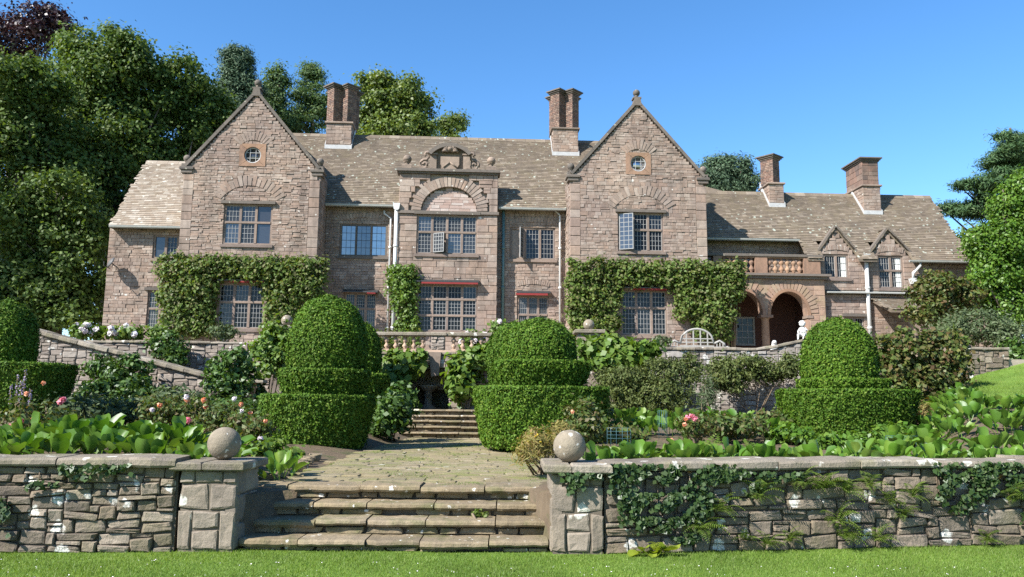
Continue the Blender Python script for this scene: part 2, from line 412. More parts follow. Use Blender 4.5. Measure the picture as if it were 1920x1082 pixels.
M['ivy'] = leafmat('ivy_leaf', [(0.022, 0.045, 0.012), (0.036, 0.068, 0.017), (0.05, 0.085, 0.024), (0.026, 0.052, 0.014), (0.08, 0.11, 0.045)], 0.12, 0.42, 0.3, 0.3)
M['fern'] = leafmat('fern_leaf', [(0.10, 0.16, 0.025), (0.13, 0.19, 0.035), (0.08, 0.13, 0.02), (0.15, 0.18, 0.05)], 0.35, 0.5, 0.25, 0.2)
M['lime'] = leafmat('lime_leaf', [(0.22, 0.27, 0.03), (0.27, 0.30, 0.045), (0.18, 0.24, 0.025)], 0.35, 0.5, 0.25, 0.2)
M['bergenia'] = leafmat('bergenia_leaf', [(0.065, 0.15, 0.016), (0.10, 0.20, 0.022), (0.05, 0.115, 0.013), (0.125, 0.21, 0.028), (0.08, 0.17, 0.018), (0.15, 0.215, 0.04), (0.06, 0.135, 0.018), (0.09, 0.165, 0.025)], 0.26, 0.42, 0.35, 0.4)
M['petal_pink'] = leafmat('pink_petal', [(0.75, 0.22, 0.30), (0.8, 0.34, 0.38)], 0.3, 0.6, 0.2, 0.1, (1, 0.7, 0.7))
M['petal_peach'] = leafmat('peach_petal', [(0.8, 0.36, 0.2), (0.82, 0.48, 0.32)], 0.3, 0.6, 0.2, 0.1, (1, 0.8, 0.6))
M['petal_white'] = leafmat('white_petal', [(0.8, 0.74, 0.76), (0.8, 0.78, 0.72), (0.78, 0.66, 0.72)], 0.25, 0.6, 0.2, 0.1, (1, 0.95, 0.95))
M['petal_yellow'] = leafmat('yellow_petal', [(0.75, 0.55, 0.06)], 0.3, 0.6, 0.2, 0.1, (1, 0.9, 0.4))
M['petal_violet'] = leafmat('violet_petal', [(0.26, 0.21, 0.32), (0.32, 0.26, 0.38)], 0.3, 0.6, 0.2, 0.1, (1, 0.9, 1))
# ------------------------------------------------------------------ stonework
def pack(x0, x1, z0, z1, inside, h=(0.14, 0.24), w=(0.2, 0.6), breaks=(), split=0.15, step=0.03, r=random):
    """courses of stones filling the part of a panel where inside(xs, z) is true"""
    levels = [z0]
    bs = sorted(b for b in breaks if z0 + 0.02 < b < z1 - 0.02) + [z1]
    for b in bs:
        a = levels[-1]
        n = max(1, round((b - a) / r.uniform(*h)))
        ws = [r.uniform(*h) for _ in range(n)]; s = sum(ws)
        for q in ws: levels.append(levels[-1] + q / s * (b - a))
        levels[-1] = b
    out = []
    xs = np.arange(x0 + step / 2, x1, step)
    for za, zb in zip(levels, levels[1:]):
        e = min(0.01, (zb - za) * 0.2)
        ok = inside(xs, za + e) & inside(xs, (za + zb) / 2) & inside(xs, zb - e)
        i = 0
        while i < len(xs):
            if not ok[i]: i += 1; continue
            j = i
            while j + 1 < len(xs) and ok[j + 1]: j += 1
            a, b = xs[i] - step / 2, xs[j] + step / 2
            x = a
            while b - x > 0.02:
                ww = r.uniform(*w)
                if b - (x + ww) < w[0] * 0.7: ww = b - x
                if r.random() < split and ww > 0.2:
                    m = za + (zb - za) * r.uniform(0.4, 0.6)
                    out.append((x, x + ww, za, m)); out.append((x, x + ww, m, zb))
                else: out.append((x, x + ww, za, zb))
                x += ww
            i = j + 1
    return out
def rubble_pack(L, topf, w=(0.12, 0.5), h=(0.06, 0.2), cell=0.02):
    """interlocking random rubble: always lays the next stone in the lowest hollow"""
    nx = int(L / cell); H = np.zeros(nx); top = np.array([topf((i + 0.5) * cell) for i in range(nx)])
    out = []; done = np.zeros(nx, bool)
    for _ in range(20000):
        Hm = np.where(done, 1e9, H)
        i0 = int(np.argmin(Hm)); hm = Hm[i0]
        if hm > 1e8: break
        a = i0
        while a > 0 and abs(H[a - 1] - hm) < 0.012 and not done[a - 1]: a -= 1
        b = i0 + 1
        while b < nx and abs(H[b] - hm) < 0.012 and not done[b]: b += 1
        base = H[a:b].max()
        run = (b - a) * cell
        ww = random.uniform(*w) * (1.35 if random.random() < 0.15 else 1)
        hh_ = random.uniform(*h) * (0.6 if random.random() < 0.25 else 1)
        hh_ = min(hh_, max(0.05, ww * 0.8))
        if run - ww < w[0] * 0.8: ww = run
        k = max(1, int(round(ww / cell)))
        if random.random() < 0.5: s, e = a, min(b, a + k)
        else: s, e = max(a, b - k), b
        lim = top[s:e].min() - base
        nb = [H[s - 1] - base if s > 0 else 9, H[e] - base if e < nx else 9]
        if (e - s) * cell < w[0] * 0.8:
            hh_ = min([q for q in nb if q > 0.02] + [0.12])
        else:
            for q in nb:
                if abs(q - hh_) < 0.03: hh_ = q
        if lim - hh_ < 0.05: hh_ = lim
        if hh_ > 0.015: out.append((s * cell, e * cell, base, base + hh_))
        H[s:e] = base + max(hh_, 0.01)
        done[s:e] = H[s:e] >= top[s:e] - 0.02
    return out
class StoneBatch:
    """stones of many panels: the largest become objects, the rest one mesh"""
    def __init__(s): s.items = []
    def panel(s, rects, o, u, n, front=(0.0, 0.03), back=0.12, gap=0.003):
        o = Vector(o); u = Vector(u).normalized(); n = Vector(n).normalized()
        for q in rects: s.items.append((q, o, u, n, random.uniform(*front), back, gap))
    def big(s, count, name, mat, parent, keep=lambda q: True):
        s.items.sort(key=lambda t: -(t[0][1] - t[0][0]) * (t[0][3] - t[0][2]))
        sel = [t for t in s.items if keep(t)][:count]
        ids = set(map(id, sel)); s.items = [t for t in s.items if id(t) not in ids]
        for (xa, xb, za, zb), o, u, n, f, bk, gap in sel:
            stone_object(name, mat, parent, o + u * ((xa + xb) / 2) + Vector((0, 0, (za + zb) / 2)) + n * f, u, n, xb - xa - 2 * gap, bk + f, zb - za - 2 * gap, ashlar=True)
    def build(s, name, mat, parent):
        if not s.items: return None
        R = np.array([t[0] for t in s.items]); n_ = len(R)
        O = np.array([t[1] for t in s.items]); U = np.array([t[2] for t in s.items]); Nn = np.array([t[3] for t in s.items])
        f = np.array([t[4] for t in s.items]); bk = np.array([t[5] for t in s.items]); g = np.array([t[6] for t in s.items])
        xa, xb, za, zb = R[:, 0] + g, R[:, 1] - g, R[:, 2] + g, R[:, 3] - g
        j = lambda: rng.uniform(-0.4, 0.4, n_) * g
        cx = [xa + j(), xb + j(), xb + j(), xa + j()]; cz = [za + j(), za + j(), zb + j(), zb + j()]
        ch = np.minimum(0.009, 0.25 * np.minimum(xb - xa, zb - za))
        mx, mz = (xa + xb) / 2, (za + zb) / 2
        V = np.zeros((n_, 12, 3))
        up = np.array([0, 0, 1.0])
        for k in range(4):
            for lay, (dd, ins) in enumerate(((-bk, 0), (f - ch * 0.9, 0), (f + rng.uniform(-0.006, 0.006, n_), 1))):
                px = cx[k] - ins * ch * np.sign(cx[k] - mx); pz = cz[k] - ins * ch * np.sign(cz[k] - mz)
                V[:, lay * 4 + k] = O + U * px[:, None] + up * pz[:, None] + Nn * dd[:, None]
        q = [(8, 9, 10, 11)]
        for lay in (0, 4):
            for k in range(4):
                q.append((lay + k, lay + (k + 1) % 4, lay + 4 + (k + 1) % 4, lay + 4 + k))
        Q = (np.arange(n_)[:, None, None] * 12 + np.array(q)[None]).reshape(-1, 4)
        me = npmesh(name, V.reshape(-1, 3), Q); me.shade_flat(); me.materials.append(mat)
        return tag(link(bpy.data.objects.new(name, me), parent), kind='stuff')
STONES = {}
def stone_variants(mat, n=14, ashlar=False):
    key = mat.name + str(ashlar)
    if key in STONES: return STONES[key]
    out = []
    if ashlar:
        for k in range(8):
            V = []
            for ins, dep in ((1.0, 1.0), (1.0, 0.14), (0.93, 0.0)):
                for x, z in ((-.5, -.5), (.5, -.5), (.5, .5), (-.5, .5)):
                    iz = 1.0 if ins == 1.0 else 0.88
                    V.append(((x * (ins if ins == 1 else 0.95)) + random.uniform(-.006, .006), dep + (random.uniform(-.03, .05) if dep == 0 else 0), z * iz))
            Fc = [(8, 9, 10, 11)] + [(L * 4 + i, L * 4 + (i + 1) % 4, L * 4 + 4 + (i + 1) % 4, L * 4 + 4 + i) for L in (0, 1) for i in range(4)]
            me = bpy.data.meshes.new('stone'); me.from_pydata(V, [], Fc); me.materials.append(mat); me.update(); out.append(me)
        STONES[key] = out
        return out
    for k in range(n):
        m = 12; V = []; Fc = []
        pts = []; sh1 = random.uniform(-0.7, 0.7); sh2 = random.uniform(-1, 1)
        for i in range(m):
            a = 2 * math.pi * (i + 0.5) / m
            c, s = math.cos(a), math.sin(a)
            e = 1 / max(abs(c), abs(s))
            e = e * 0.88 + 0.12 * min(e, 1.12)
            jj = random.uniform(0.965, 1.01)
            x_, z_ = 0.5 * c * e * jj, 0.5 * s * e * jj
            pts.append((x_ * (1 - 0.10 * abs(sh1) + 0.26 * sh1 * z_) , z_ * (1 - 0.10 * abs(sh2) + 0.20 * sh2 * x_)))
        tilt = (random.uniform(-0.12, 0.12), random.uniform(-0.12, 0.12))
        for ins, dep in ((1.0, 1.0), (1.0, 0.16), (0.965, 0.06), (0.80, 0.0)):
            for x, z in pts:
                y = dep + (random.uniform(-0.02, 0.05) if dep < 0.1 else 0) + (tilt[0] * x + tilt[1] * z if dep < 0.5 else 0)
                V.append((x * ins, y, z * ins))
        V.append((0, random.uniform(-0.05, 0.05), 0))
        for L in range(3):
            for i in range(m):
                j = (i + 1) % m
                Fc.append((L * m + i, L * m + j, (L + 1) * m + j, (L + 1) * m + i))
        for i in range(m): Fc.append((3 * m + i, 3 * m + (i + 1) % m, 4 * m))
        me = bpy.data.meshes.new('stone'); me.from_pydata(V, [], Fc); me.materials.append(mat); me.update()
        out.append(me)
    STONES[key] = out
    return out
def stone_object(name, mat, parent, p, u, n, w, d, h, tilt=0.0, ashlar=False):
    """one stone: front face at p, u along the wall, n outward, d deep"""
    me = random.choice(stone_variants(mat, ashlar=ashlar))
    o = bpy.data.objects.new(name, me)
    u = Vector(u); n = Vector(n)
    R = Matrix((u, -n, Vector((0, 0, 1)))).transposed()
    if tilt: R = R @ Matrix.Rotation(tilt, 3, 'Y')
    if random.random() < 0.5: R = R @ Matrix.Rotation(math.pi, 3, 'Y')
    o.matrix_world = Matrix.Translation(p) @ R.to_4x4() @ Matrix.Diagonal((w, d, h, 1))
    mw = o.matrix_basis.copy()
    link(o, parent); o.matrix_basis = mw
    return o

def tiles(name, mat, parent, p00, u, s, length, height, inside, expo=0.17, w=(0.10, 0.34), th=0.024, start=0.0):
    """courses of stone slates on a slope: p00 lower left corner, u along the eave, s up the slope"""
    p00 = np.array(p00, float); u = np.array(Vector(u).normalized()); s = np.array(Vector(s).normalized())
    n = np.cross(u, s)
    if n[2] < 0: n = -n
    V = []; b = start; row = 0
    while b < height:
        e = expo * (1.25 - 0.5 * b / height)
        x = -random.uniform(0, 0.2)
        while x < length:
            ww = random.uniform(*w)
            cx = x + ww / 2
            if inside(cx, b + e * 0.5):
                g = 0.002
                lift = random.uniform(0.0, 0.003); drop = random.uniform(-0.006, 0.004)
                a0, a1 = x + g, x + ww - g
                sk = random.uniform(-0.003, 0.003)
                lo = b + drop; hi = b + e * 1.5
                t0 = th * random.uniform(1.15, 1.3) + lift
                q = [(a0, lo + sk, 0.012), (a1, lo - sk, 0.012), (a1, hi, 0.0), (a0, hi, 0.0), (a0, lo + sk, 0.012 + t0), (a1, lo - sk, 0.012 + t0), (a1, hi, 0.012), (a0, hi, 0.012)]
                V.append(q)
            x += ww
        b += e; row += 1
    A = np.array(V)
    P = p00 + A[..., 0:1] * u + A[..., 1:2] * s + A[..., 2:3] * n
    q = np.array([(4, 5, 6, 7), (0, 1, 5, 4), (1, 2, 6, 5), (3, 0, 4, 7)])
    Q = (np.arange(len(A))[:, None, None] * 8 + q[None]).reshape(-1, 4)
    me = npmesh(name, P.reshape(-1, 3), Q); me.shade_flat(); me.materials.append(mat)
    return tag(link(bpy.data.objects.new(name, me), parent), kind='stuff')

# ================================================================== THE HOUSE
house = thing('manor_house', 'long pinkish sandstone manor house with steep stone-tiled roofs, tall chimneys and leaded windows', 'house', (0, 34, 0), rad(3.0))
ZB = 3.0                                         # foot of the walls, below the terrace paving
VG, VR, VC, VL, VS, VLO = 0.0, 1.6, 1.0, 0.6, 1.0, 0.7     # depths of the fronts behind the gables' plane
batch = StoneBatch()
batch_orange = StoneBatch()
wall = MB()                                      # the mortared wall behind the stones
BK = 0.12
def rectmask(holes):
    def f(xs, z):
        ok = np.ones(len(xs), bool)
        for a, b, c, d in holes:
            if c < z < d: ok &= ~((xs > a) & (xs < b))
        return ok
    return f
def win_rect(pa, pb, v):                         # pixel corners -> (x0, x1, z0, z1)
    xm0, zt = hh((pa[0] + pb[0]) / 2, pa[1], v); _, zb = hh((pa[0] + pb[0]) / 2, pb[1], v)
    x0 = hx(pa[0], (pa[1] + pb[1]) / 2, v); x1 = hx(pb[0], (pa[1] + pb[1]) / 2, v)
    return (x0, x1, zb, zt)
W = {}
W['gl_up'] = win_rect((419, 383), (510, 459), VG)
W['gl_dn'] = win_rect((408, 531), (496, 617), VG)
W['gr_up'] = win_rect((1159, 399), (1244, 472), VG)
W['gr_dn'] = win_rect((1164, 544), (1251, 629), VG)
W['rl_up'] = win_rect((637, 420), (726, 481), VR)
W['rl_dn'] = win_rect((645, 549), (706, 614), VR)
W['rr_up'] = win_rect((956, 427), (1041, 487), VR)
W['rr_dn'] = win_rect((970, 555), (1029, 620), VR)
W['c_up'] = win_rect((781, 403), (895, 477), VC)
W['c_dn'] = win_rect((781, 534), (895, 622), VC)
W['lw_up'] = win_rect((287, 441), (334, 485), VL)
W['lw_dn'] = win_rect((275, 545), (322, 619), VL)
W['d1'] = win_rect((1545, 477), (1591, 522), VS)
W['d2'] = win_rect((1647, 480), (1694, 541), VS)
W['s_dn'] = win_rect((1585, 594), (1622, 640), VS)

# --- gables
GL0, GL1 = hx(338, 420, VG), hx(597, 420, VG)
GR0, GR1 = hx(1069, 420, VG), hx(1325, 420, VG)
ZK = hz(600, 322, VG)
def gable_geom(x0, x1, apex_px):
    xa, za = hh(apex_px[0], apex_px[1], VG)
    return (x0 + x1) / 2, za
GLA = gable_geom(GL0, GL1, (485, 176)); GRA = gable_geom(GR0, GR1, (1193, 194))
ZKL, ZKR = hz(470, 316, VG), hz(1196, 331, VG)
oculus = []
def gable(x0, x1, apex, zk, wins, ocx):
    xa, za = apex
    e0, e1 = x0 + 0.1, x1 - 0.1
    def prof(xs):
        return np.where(xs < xa, zk + (xs - e0) * (za - zk) / (xa - e0), zk + (e1 - xs) * (za - zk) / (e1 - xa))
    ox, oz, orr = ocx
    holes = [(a, b, c, d) for a, b, c, d in wins] + [(ox - 0.56, ox + 0.56, oz - 0.5, oz + 0.5)]
    hm = rectmask(holes)
    def inside(xs, z):
        ok = hm(xs, z)
        if z > zk - 0.02: ok &= (z < prof(xs) - 0.02) & (xs > e0) & (xs < e1)
        return ok
    br = [q for wv in holes for q in (wv[2], wv[3])] + [zk]
    # corner stones are larger: three strips
    def edge(a, b):
        return lambda xs, z: inside(xs, z) & (xs > a) & (xs < b)
    batch.panel(pack(x0, x0 + 0.45, ZB + 0.8, zk, edge(x0 - 1, x0 + 0.45), (0.28, 0.42), (0.45, 0.45), [], 0), (0, VG, 0), (1, 0, 0), (0, -1, 0), (0.015, 0.035))
    batch.panel(pack(x1 - 0.45, x1, ZB + 0.8, zk, edge(x1 - 0.45, x1 + 1), (0.28, 0.42), (0.45, 0.45), [], 0), (0, VG, 0), (1, 0, 0), (0, -1, 0), (0.015, 0.035))
    def mid(xs, z):
        ok = inside(xs, z)
        if z < zk: ok &= (xs > x0 + 0.45) & (xs < x1 - 0.45)
        return ok
    batch.panel(pack(x0, x1, ZB + 0.8, za - 0.1, mid, (0.085, 0.155), (0.12, 0.4), br, 0.12), (0, VG, 0), (1, 0, 0), (0, -1, 0), (0.0, 0.035))
    wall.prism([(x0 + 0.02, ZB), (x1 - 0.02, ZB), (x1 - 0.02, zk), (e1, zk), (xa, za - 0.03), (e0, zk), (x0 + 0.02, zk)], 'y', VG + BK - 0.01, VG + 0.5)
    # returns of the projecting block
    wall.box(x0 + 0.02, x0 + 0.5, VG + 0.5, VR + 0.3, ZB, zk - 0.3); wall.box(x1 - 0.5, x1 - 0.02, VG + 0.5, VR + 0.3, ZB, zk - 0.3)
    wall.box(x0 + 0.3, x1 - 0.3, VR, 8.0, ZB, zk - 0.2)
    oculus.append((ox, oz, orr))
    # coping along the slopes
    cp = MB()
    for sgn, ex in ((1, e0), (-1, e1)):
        L = math.hypot(xa - ex, za - zk); ang = math.atan2(za - zk, abs(xa - ex))
        Mx = Matrix.Translation((ex, 0, zk)) @ (Matrix.Rotation(-ang, 4, 'Y') if sgn > 0 else Matrix.Rotation(ang - math.pi, 4, 'Y'))
        n = 9
        for i in range(n):
            a, b = L * i / n + 0.004, L * (i + 1) / n - 0.004
            zz = (0.0, 0.13) if sgn > 0 else (-0.13, 0.0)
            cp.box(a, b, VG - 0.09, VG + 0.52, zz[0], zz[1], Mx)
    cp.obj('gable_coping', M['dark_stone'], house)
    for ex, sg in ((x0, -1), (x1, 1)):
        k = MB()
        k.box(ex - 0.16 if sg < 0 else ex - 0.42, ex + 0.42 if sg < 0 else ex + 0.16, VG - 0.12, VG + 0.55, zk - 0.13, zk, c=0.02)
        k.box(ex - 0.1 if sg < 0 else ex - 0.36, ex + 0.36 if sg < 0 else ex + 0.1, VG - 0.07, VG + 0.5, zk - 0.26, zk - 0.132)
        kx = ex + (0.06 if sg < 0 else -0.06)
        k.box(kx - 0.17, kx + 0.17, VG - 0.02, VG + 0.32, zk + 0.001, zk + 0.16)
        k.lathe([(0.10, 0.16), (0.07, 0.22), (0.07, 0.26), (0.13, 0.29)], 10, (kx, VG + 0.15, zk))
        k.ball((kx, VG + 0.15, zk + 0.42), 0.16, 12, 8)
        k.obj('kneeler_finial', M['dark_stone'], house)
    k = MB()
    k.prism([(xa - 0.2, za - 0.12), (xa + 0.2, za - 0.12), (xa + 0.13, za + 0.22), (xa - 0.13, za + 0.22)], 'y', VG - 0.1, VG + 0.35)
    k.box(xa - 0.19, xa + 0.19, VG - 0.07, VG + 0.32, za + 0.222, za + 0.29)
    k.lathe([(0.09, 0.29), (0.06, 0.36), (0.1, 0.40)], 10, (xa, VG + 0.12, za))
    k.ball((xa, VG + 0.12, za + 0.53), 0.16, 14, 10)
    k.obj('apex_finial', M['dark_stone'], house)
OLx, OLz = hh(474, 291, VG); ORx, ORz = hh(1197, 307, VG)
gable(GL0, GL1, GLA, ZKL, [W['gl_up'], W['gl_dn']], (OLx, OLz, 0.36))
gable(GR0, GR1, GRA, ZKR, [W['gr_up'], W['gr_dn']], (ORx, ORz, 0.36))

# returns (sides) of the gables that face the court
zE = hz(690, 383, VR - 0.35)
for xx, nn in ((GL1, (1, 0, 0)), (GR0, (-1, 0, 0))):
    batch.panel(pack(0.02, VR, ZB + 0.8, ZKL - 0.05, lambda xs, z: xs > -1, (0.15, 0.3), (0.25, 0.55), [], 0.15), (xx, 0, 0), (0, 1, 0), nn, (0.0, 0.03))
# --- recessed court walls
CB0, CB1 = hx(746, 470, VC), hx(932, 470, VC)
def flat(x0, x1, v, ztop, wins, h=(0.085, 0.155), w=(0.12, 0.38), extra=None, zlow=ZB + 0.8):
    hm = rectmask(wins)
    f = hm if extra is None else (lambda xs, z: hm(xs, z) & extra(xs, z))
    batch.panel(pack(x0, x1, zlow, ztop, f, h, w, [q for wv in wins for q in (wv[2], wv[3])], 0.15), (0, v, 0), (1, 0, 0), (0, -1, 0), (0.0, 0.032))
flat(GL1 + 0.03, CB0 - 0.02, VR, zE + 0.1, [W['rl_up'], W['rl_dn']])
flat(CB1 + 0.02, GR0 - 0.03, VR, zE + 0.1, [W['rr_up'], W['rr_dn']])
wall.box(GL1 - 0.3, GR0 + 0.3, VR + BK - 0.01, 8.1, ZB, zE + 0.05)
# --- centre bay with its round arch
ZCOR = hz(840, 327, VC)                           # underside of the cornice
ZSTR = hz(840, 399, VC)                           # dark string course over the window
tcx, tz0 = hx(842, 398, VC), ZSTR + 0.06
TR = hz(842, 350, VC) - tz0
TW = (hx(893, 398, VC) - hx(787, 398, VC)) / 2
def tymp(xs, z): return ((xs - tcx) / TW) ** 2 + ((z - tz0) / TR) ** 2 < 1
def ring(xs, z): return ((xs - tcx) / (TW + 0.55)) ** 2 + ((z - tz0) / (TR + 0.52)) ** 2 < 1
flat(CB0, CB1, VC, ZCOR, [W['c_up'], W['c_dn'], (CB0 - 1, CB1 + 1, ZSTR - 0.07, ZSTR + 0.06)], (0.16, 0.32), (0.25, 0.7), lambda xs, z: ~(ring(xs, z) & (z > tz0)))
tb = StoneBatch()
tb.panel(pack(tcx - TW, tcx + TW, tz0, tz0 + TR, tymp, (0.09, 0.15), (0.25, 0.6), [], 0), (0, VC, 0), (1, 0, 0), (0, -1, 0), (-0.13, -0.11), 0.2)
wall.prism([(CB0 + 0.02, ZB), (CB1 - 0.02, ZB), (CB1 - 0.02, tz0)] + [(tcx + TW * math.cos(a), tz0 + TR * math.sin(a)) for a in np.linspace(0, math.pi, 21)] + [(CB0 + 0.02, tz0)], 'y', VC + 0.21, VR + 0.3)
wall.prism([(CB1 - 0.02, tz0), (CB1 - 0.02, ZCOR), (CB0 + 0.02, ZCOR), (CB0 + 0.02, tz0)] + [(tcx + TW * math.cos(a), tz0 + TR * math.sin(a)) for a in np.linspace(math.pi, 0, 21)], 'y', VC + BK - 0.01, VC + 0.6)
wall.box(CB0 + 0.02, W['c_dn'][0], VC + BK - 0.01, VC + 0.205, ZB, tz0); wall.box(W['c_dn'][1], CB1 - 0.02, VC + BK - 0.01, VC + 0.205, ZB, tz0)
wall.box(W['c_dn'][0] + 0.001, W['c_dn'][1] - 0.001, VC + BK - 0.008, VC + 0.205, W['c_dn'][3], W['c_up'][2])
batch.panel(pack(0, VR - VC, ZB + 0.8, ZCOR, lambda xs, z: xs > -1, (0.2, 0.32), (0.3, 0.6), [], 0), (CB1, VC, 0), (0, 1, 0), (1, 0, 0), (0.0, 0.02))
batch.panel(pack(0, VR - VC, ZB + 0.8, ZCOR, lambda xs, z: xs > -1, (0.2, 0.32), (0.3, 0.6), [], 0), (CB0, VC, 0), (0, 1, 0), (-1, 0, 0), (0.0, 0.02))
# --- left wing
LW0, LW1 = hx(199, 520, VL), GL0
zEL = hz(270, 423, VL - 0.4)
flat(LW0, LW1 - 0.02, VL, zEL + 0.12, [W['lw_up'], W['lw_dn']])
wall.box(LW0 + 0.02, LW1 + 0.3, VL + BK - 0.01, 6.0, ZB, zEL + 0.1)
# --- right service wing with two half dormers
SW0, SW1 = hx(1546, 520, VS), hx(1822, 520, VS)
VES = 0.6
ex_, zES = hh(1755, 488, VES)
RIDGES = hz(1650, 367, 3.8)
sS = (RIDGES - zES) / (3.8 - VES)
DM = []
for (l, a, r_), ya in (((1534, 1566, 1606), (477, 428)), ((1632, 1663, 1706), (477, 433))):
    DM.append((hx(l, ya[0], VS), hx(a, ya[1], VS), hx(r_, ya[0], VS), hz(a, ya[0], VS), hz(a, ya[1], VS)))
def dorm(xs, z):
    ok = np.full(len(xs), z < zES + 0.1)
    for l, a, r_, zb, zt in DM:
        p = np.where(xs < a, zb + (xs - l) * (zt - zb) / (a - l), zb + (r_ - xs) * (zt - zb) / (r_ - a))
        ok |= (xs > l) & (xs < r_) & (z < p - 0.03)
    return ok
zPENT = hz(1620, 549, VS)
flat(SW0 - 0.3, SW1, VS, DM[0][4] - 0.1, [W['d1'], W['d2'], W['s_dn'], (SW0 - 1, hx(1702, 549, VS), zPENT - 0.1, zPENT + 0.1)], (0.12, 0.2), (0.2, 0.5), dorm)
wall.box(SW0 - 0.3, SW1 - 0.02, VS + BK - 0.01, 7.0, ZB, zES + 0.05)
for l, a, r_, zb, zt in DM:
    wall.prism([(l + 0.03, zES), (r_ - 0.03, zES), (r_ - 0.05, zb), (a, zt - 0.05), (l + 0.05, zb)], 'y', VS + BK - 0.012, VS + 0.5)
# upper wall at the back of the balcony, in the shade
BX0, BX1 = GR1, hx(1500, 460, 1.9)
zEB = hz(1410, 446, 1.45)
flat(BX0, BX1, 1.95, zEB + 0.15, [], zlow=hz(1450, 521, VLO) + 0.02)
wall.box(BX0 - 0.3, BX1 + 0.6, 1.95 + BK, 7.0, hz(1450, 521, VLO) + 0.01, zEB + 0.12); wall.box(BX0 - 0.3, BX1 + 0.6, 3.5, 7.0, ZB, hz(1450, 521, VLO) + 0.005)
wall_obj = wall.obj('wall', M['house_mortar'], house)
batch.big(285, 'stone', M['house'], wall_obj, keep=lambda t: t[3].y < -0.5 and t[0][2] > 4.6)
batch.build('stonework', M['house'], wall_obj)
M['tymp'] = stone('tympanum_stone', [(0.34, 0.245, 0.20), (0.40, 0.31, 0.265), (0.32, 0.22, 0.18), (0.43, 0.355, 0.31)], grain=0.35, bump=0.05)
tb.build('tympanum_stones', M['tymp'], wall_obj)

# --- relieving arches of radial stones
def fan(parent, name, cx, cz, rx, rz, t, a0, a1, n, y, mat, proud=0.035, skew=0.0):
    for i in range(n):
        b0 = a0 + (a1 - a0) * (i + 0.11) / n; b1 = a0 + (a1 - a0) * (i + 0.89) / n
        tt = t * random.uniform(0.75, 1.15)
        P = []
        for a, k in ((b0, 0), (b1, 0), (b1, 1), (b0, 1)):
            P.append((cx + (rx + k * tt) * math.cos(a), cz + (rz + k * tt) * math.sin(a)))
        m = MB(); m.prism(P, 'y', y - proud - random.uniform(0, 0.015), y + 0.1)
        m.obj(name, mat, parent)
def arch_part(label=None):
    o = MB().box(-0.01, 0.01, -0.0, 0.01, -0.01, 0.01)
    return o
def arch_ring(cx, cz, rx, rz, t, a0, a1, n, y, mat):
    core = MB()
    pts = [(cx + (rx + 0.01) * math.cos(a), cz + (rz + 0.01) * math.sin(a)) for a in np.linspace(a0, a1, 24)] + [(cx + (rx + t * 0.85) * math.cos(a), cz + (rz + t * 0.85) * math.sin(a)) for a in np.linspace(a1, a0, 24)]
    core.prism(pts, 'y', y - 0.02, y + 0.105)
    o = core.obj('relieving_arch', M['house_mortar'], house)
    fan(o, 'voussoir', cx, cz, rx, rz, t, a0, a1, n, y, mat)
    return o
PI = math.pi
arch_ring(tcx, tz0, TW, TR, 0.5, 0.02, PI - 0.02, 27, VC, M['house'])
for wk, nvo in (('gl_up', 17), ('gr_up', 17)):
    x0, x1, z0, z1 = W[wk]
    cx = (x0 + x1) / 2; half = (x1 - x0) / 2 + 0.15
    R_ = half / math.sin(rad(58)); arch_ring(cx, z1 + 0.28 - R_ * math.cos(rad(58)), R_, R_ * 0.92, 0.42, PI / 2 - rad(60), PI / 2 + rad(60), nvo, VG, M['house'])
for ox, oz, orr in oculus:
    arch_ring(ox, oz + 0.05, 0.66, 0.62, 0.42, rad(38), rad(142), 11, VG, M['house'])
for wk, v in (('rl_up', VR), ('rr_up', VR), ('rr_dn', VR), ('d1', VS), ('d2', VS)):
    x0, x1, z0, z1 = W[wk]
    R_ = (x1 - x0) * 1.6
    a = math.asin((x1 - x0) * 0.5 / R_)
    zt = z1 + (0.12 if wk != 'rr_dn' else 0.42)
    arch_ring((x0 + x1) / 2, zt - R_ * math.cos(a), R_, R_, 0.22, PI / 2 - a, PI / 2 + a, 15, v, M['house'])

# --- round windows
for ox, oz, orr in oculus:
    m = MB()
    sq = 0.56
    outer = [(ox - sq, oz - 0.5), (ox + sq, oz - 0.5), (ox + sq, oz + 0.5), (ox - sq, oz + 0.5)]
    for q in range(4):                            # four dressed blocks round the opening
        a0 = -3 * PI / 4 + q * PI / 2
        arc = [(ox + orr * math.cos(a), oz + orr * math.sin(a)) for a in np.linspace(a0 + PI / 2 - 0.02, a0 + 0.02, 9)]
        c0 = outer[q]; c1 = outer[(q + 1) % 4]
        m.prism([c0, c1] + arc, 'y', VG - 0.04, VG + 0.11)
    o = m.obj('round_window', M['orange_stone'], house)
    r_ = MB()
    r_.lathe([(orr - 0.05, 0.0), (orr + 0.002, 0.0), (orr + 0.002, 0.06), (orr - 0.05, 0.06), (orr - 0.05, 0.0)], 20, M=Matrix.Translation((ox, VG + 0.09, oz)) @ Matrix.Rotation(PI / 2, 4, 'X'))
    for d in (-0.12, 0.12):
        hh_ = math.sqrt((orr - 0.04) ** 2 - d * d)
        r_.box(ox + d - 0.011, ox + d + 0.011, VG + 0.045, VG + 0.075, oz - hh_, oz + hh_)
        r_.box(ox - hh_, ox + hh_, VG + 0.047, VG + 0.073, oz + d - 0.011, oz + d + 0.011)
    r_.obj('glazing_bar', M['bars'], o)
    g = MB(); g.lathe([(0.001, 0), (orr - 0.02, 0), (orr - 0.02, 0.02), (0.001, 0.02)], 20, M=Matrix.Translation((ox, VG + 0.105, oz)) @ Matrix.Rotation(PI / 2, 4, 'X'))
    g.obj('pane', M['glass_mid'] if ox < 0 else M['glass_blue'], o)

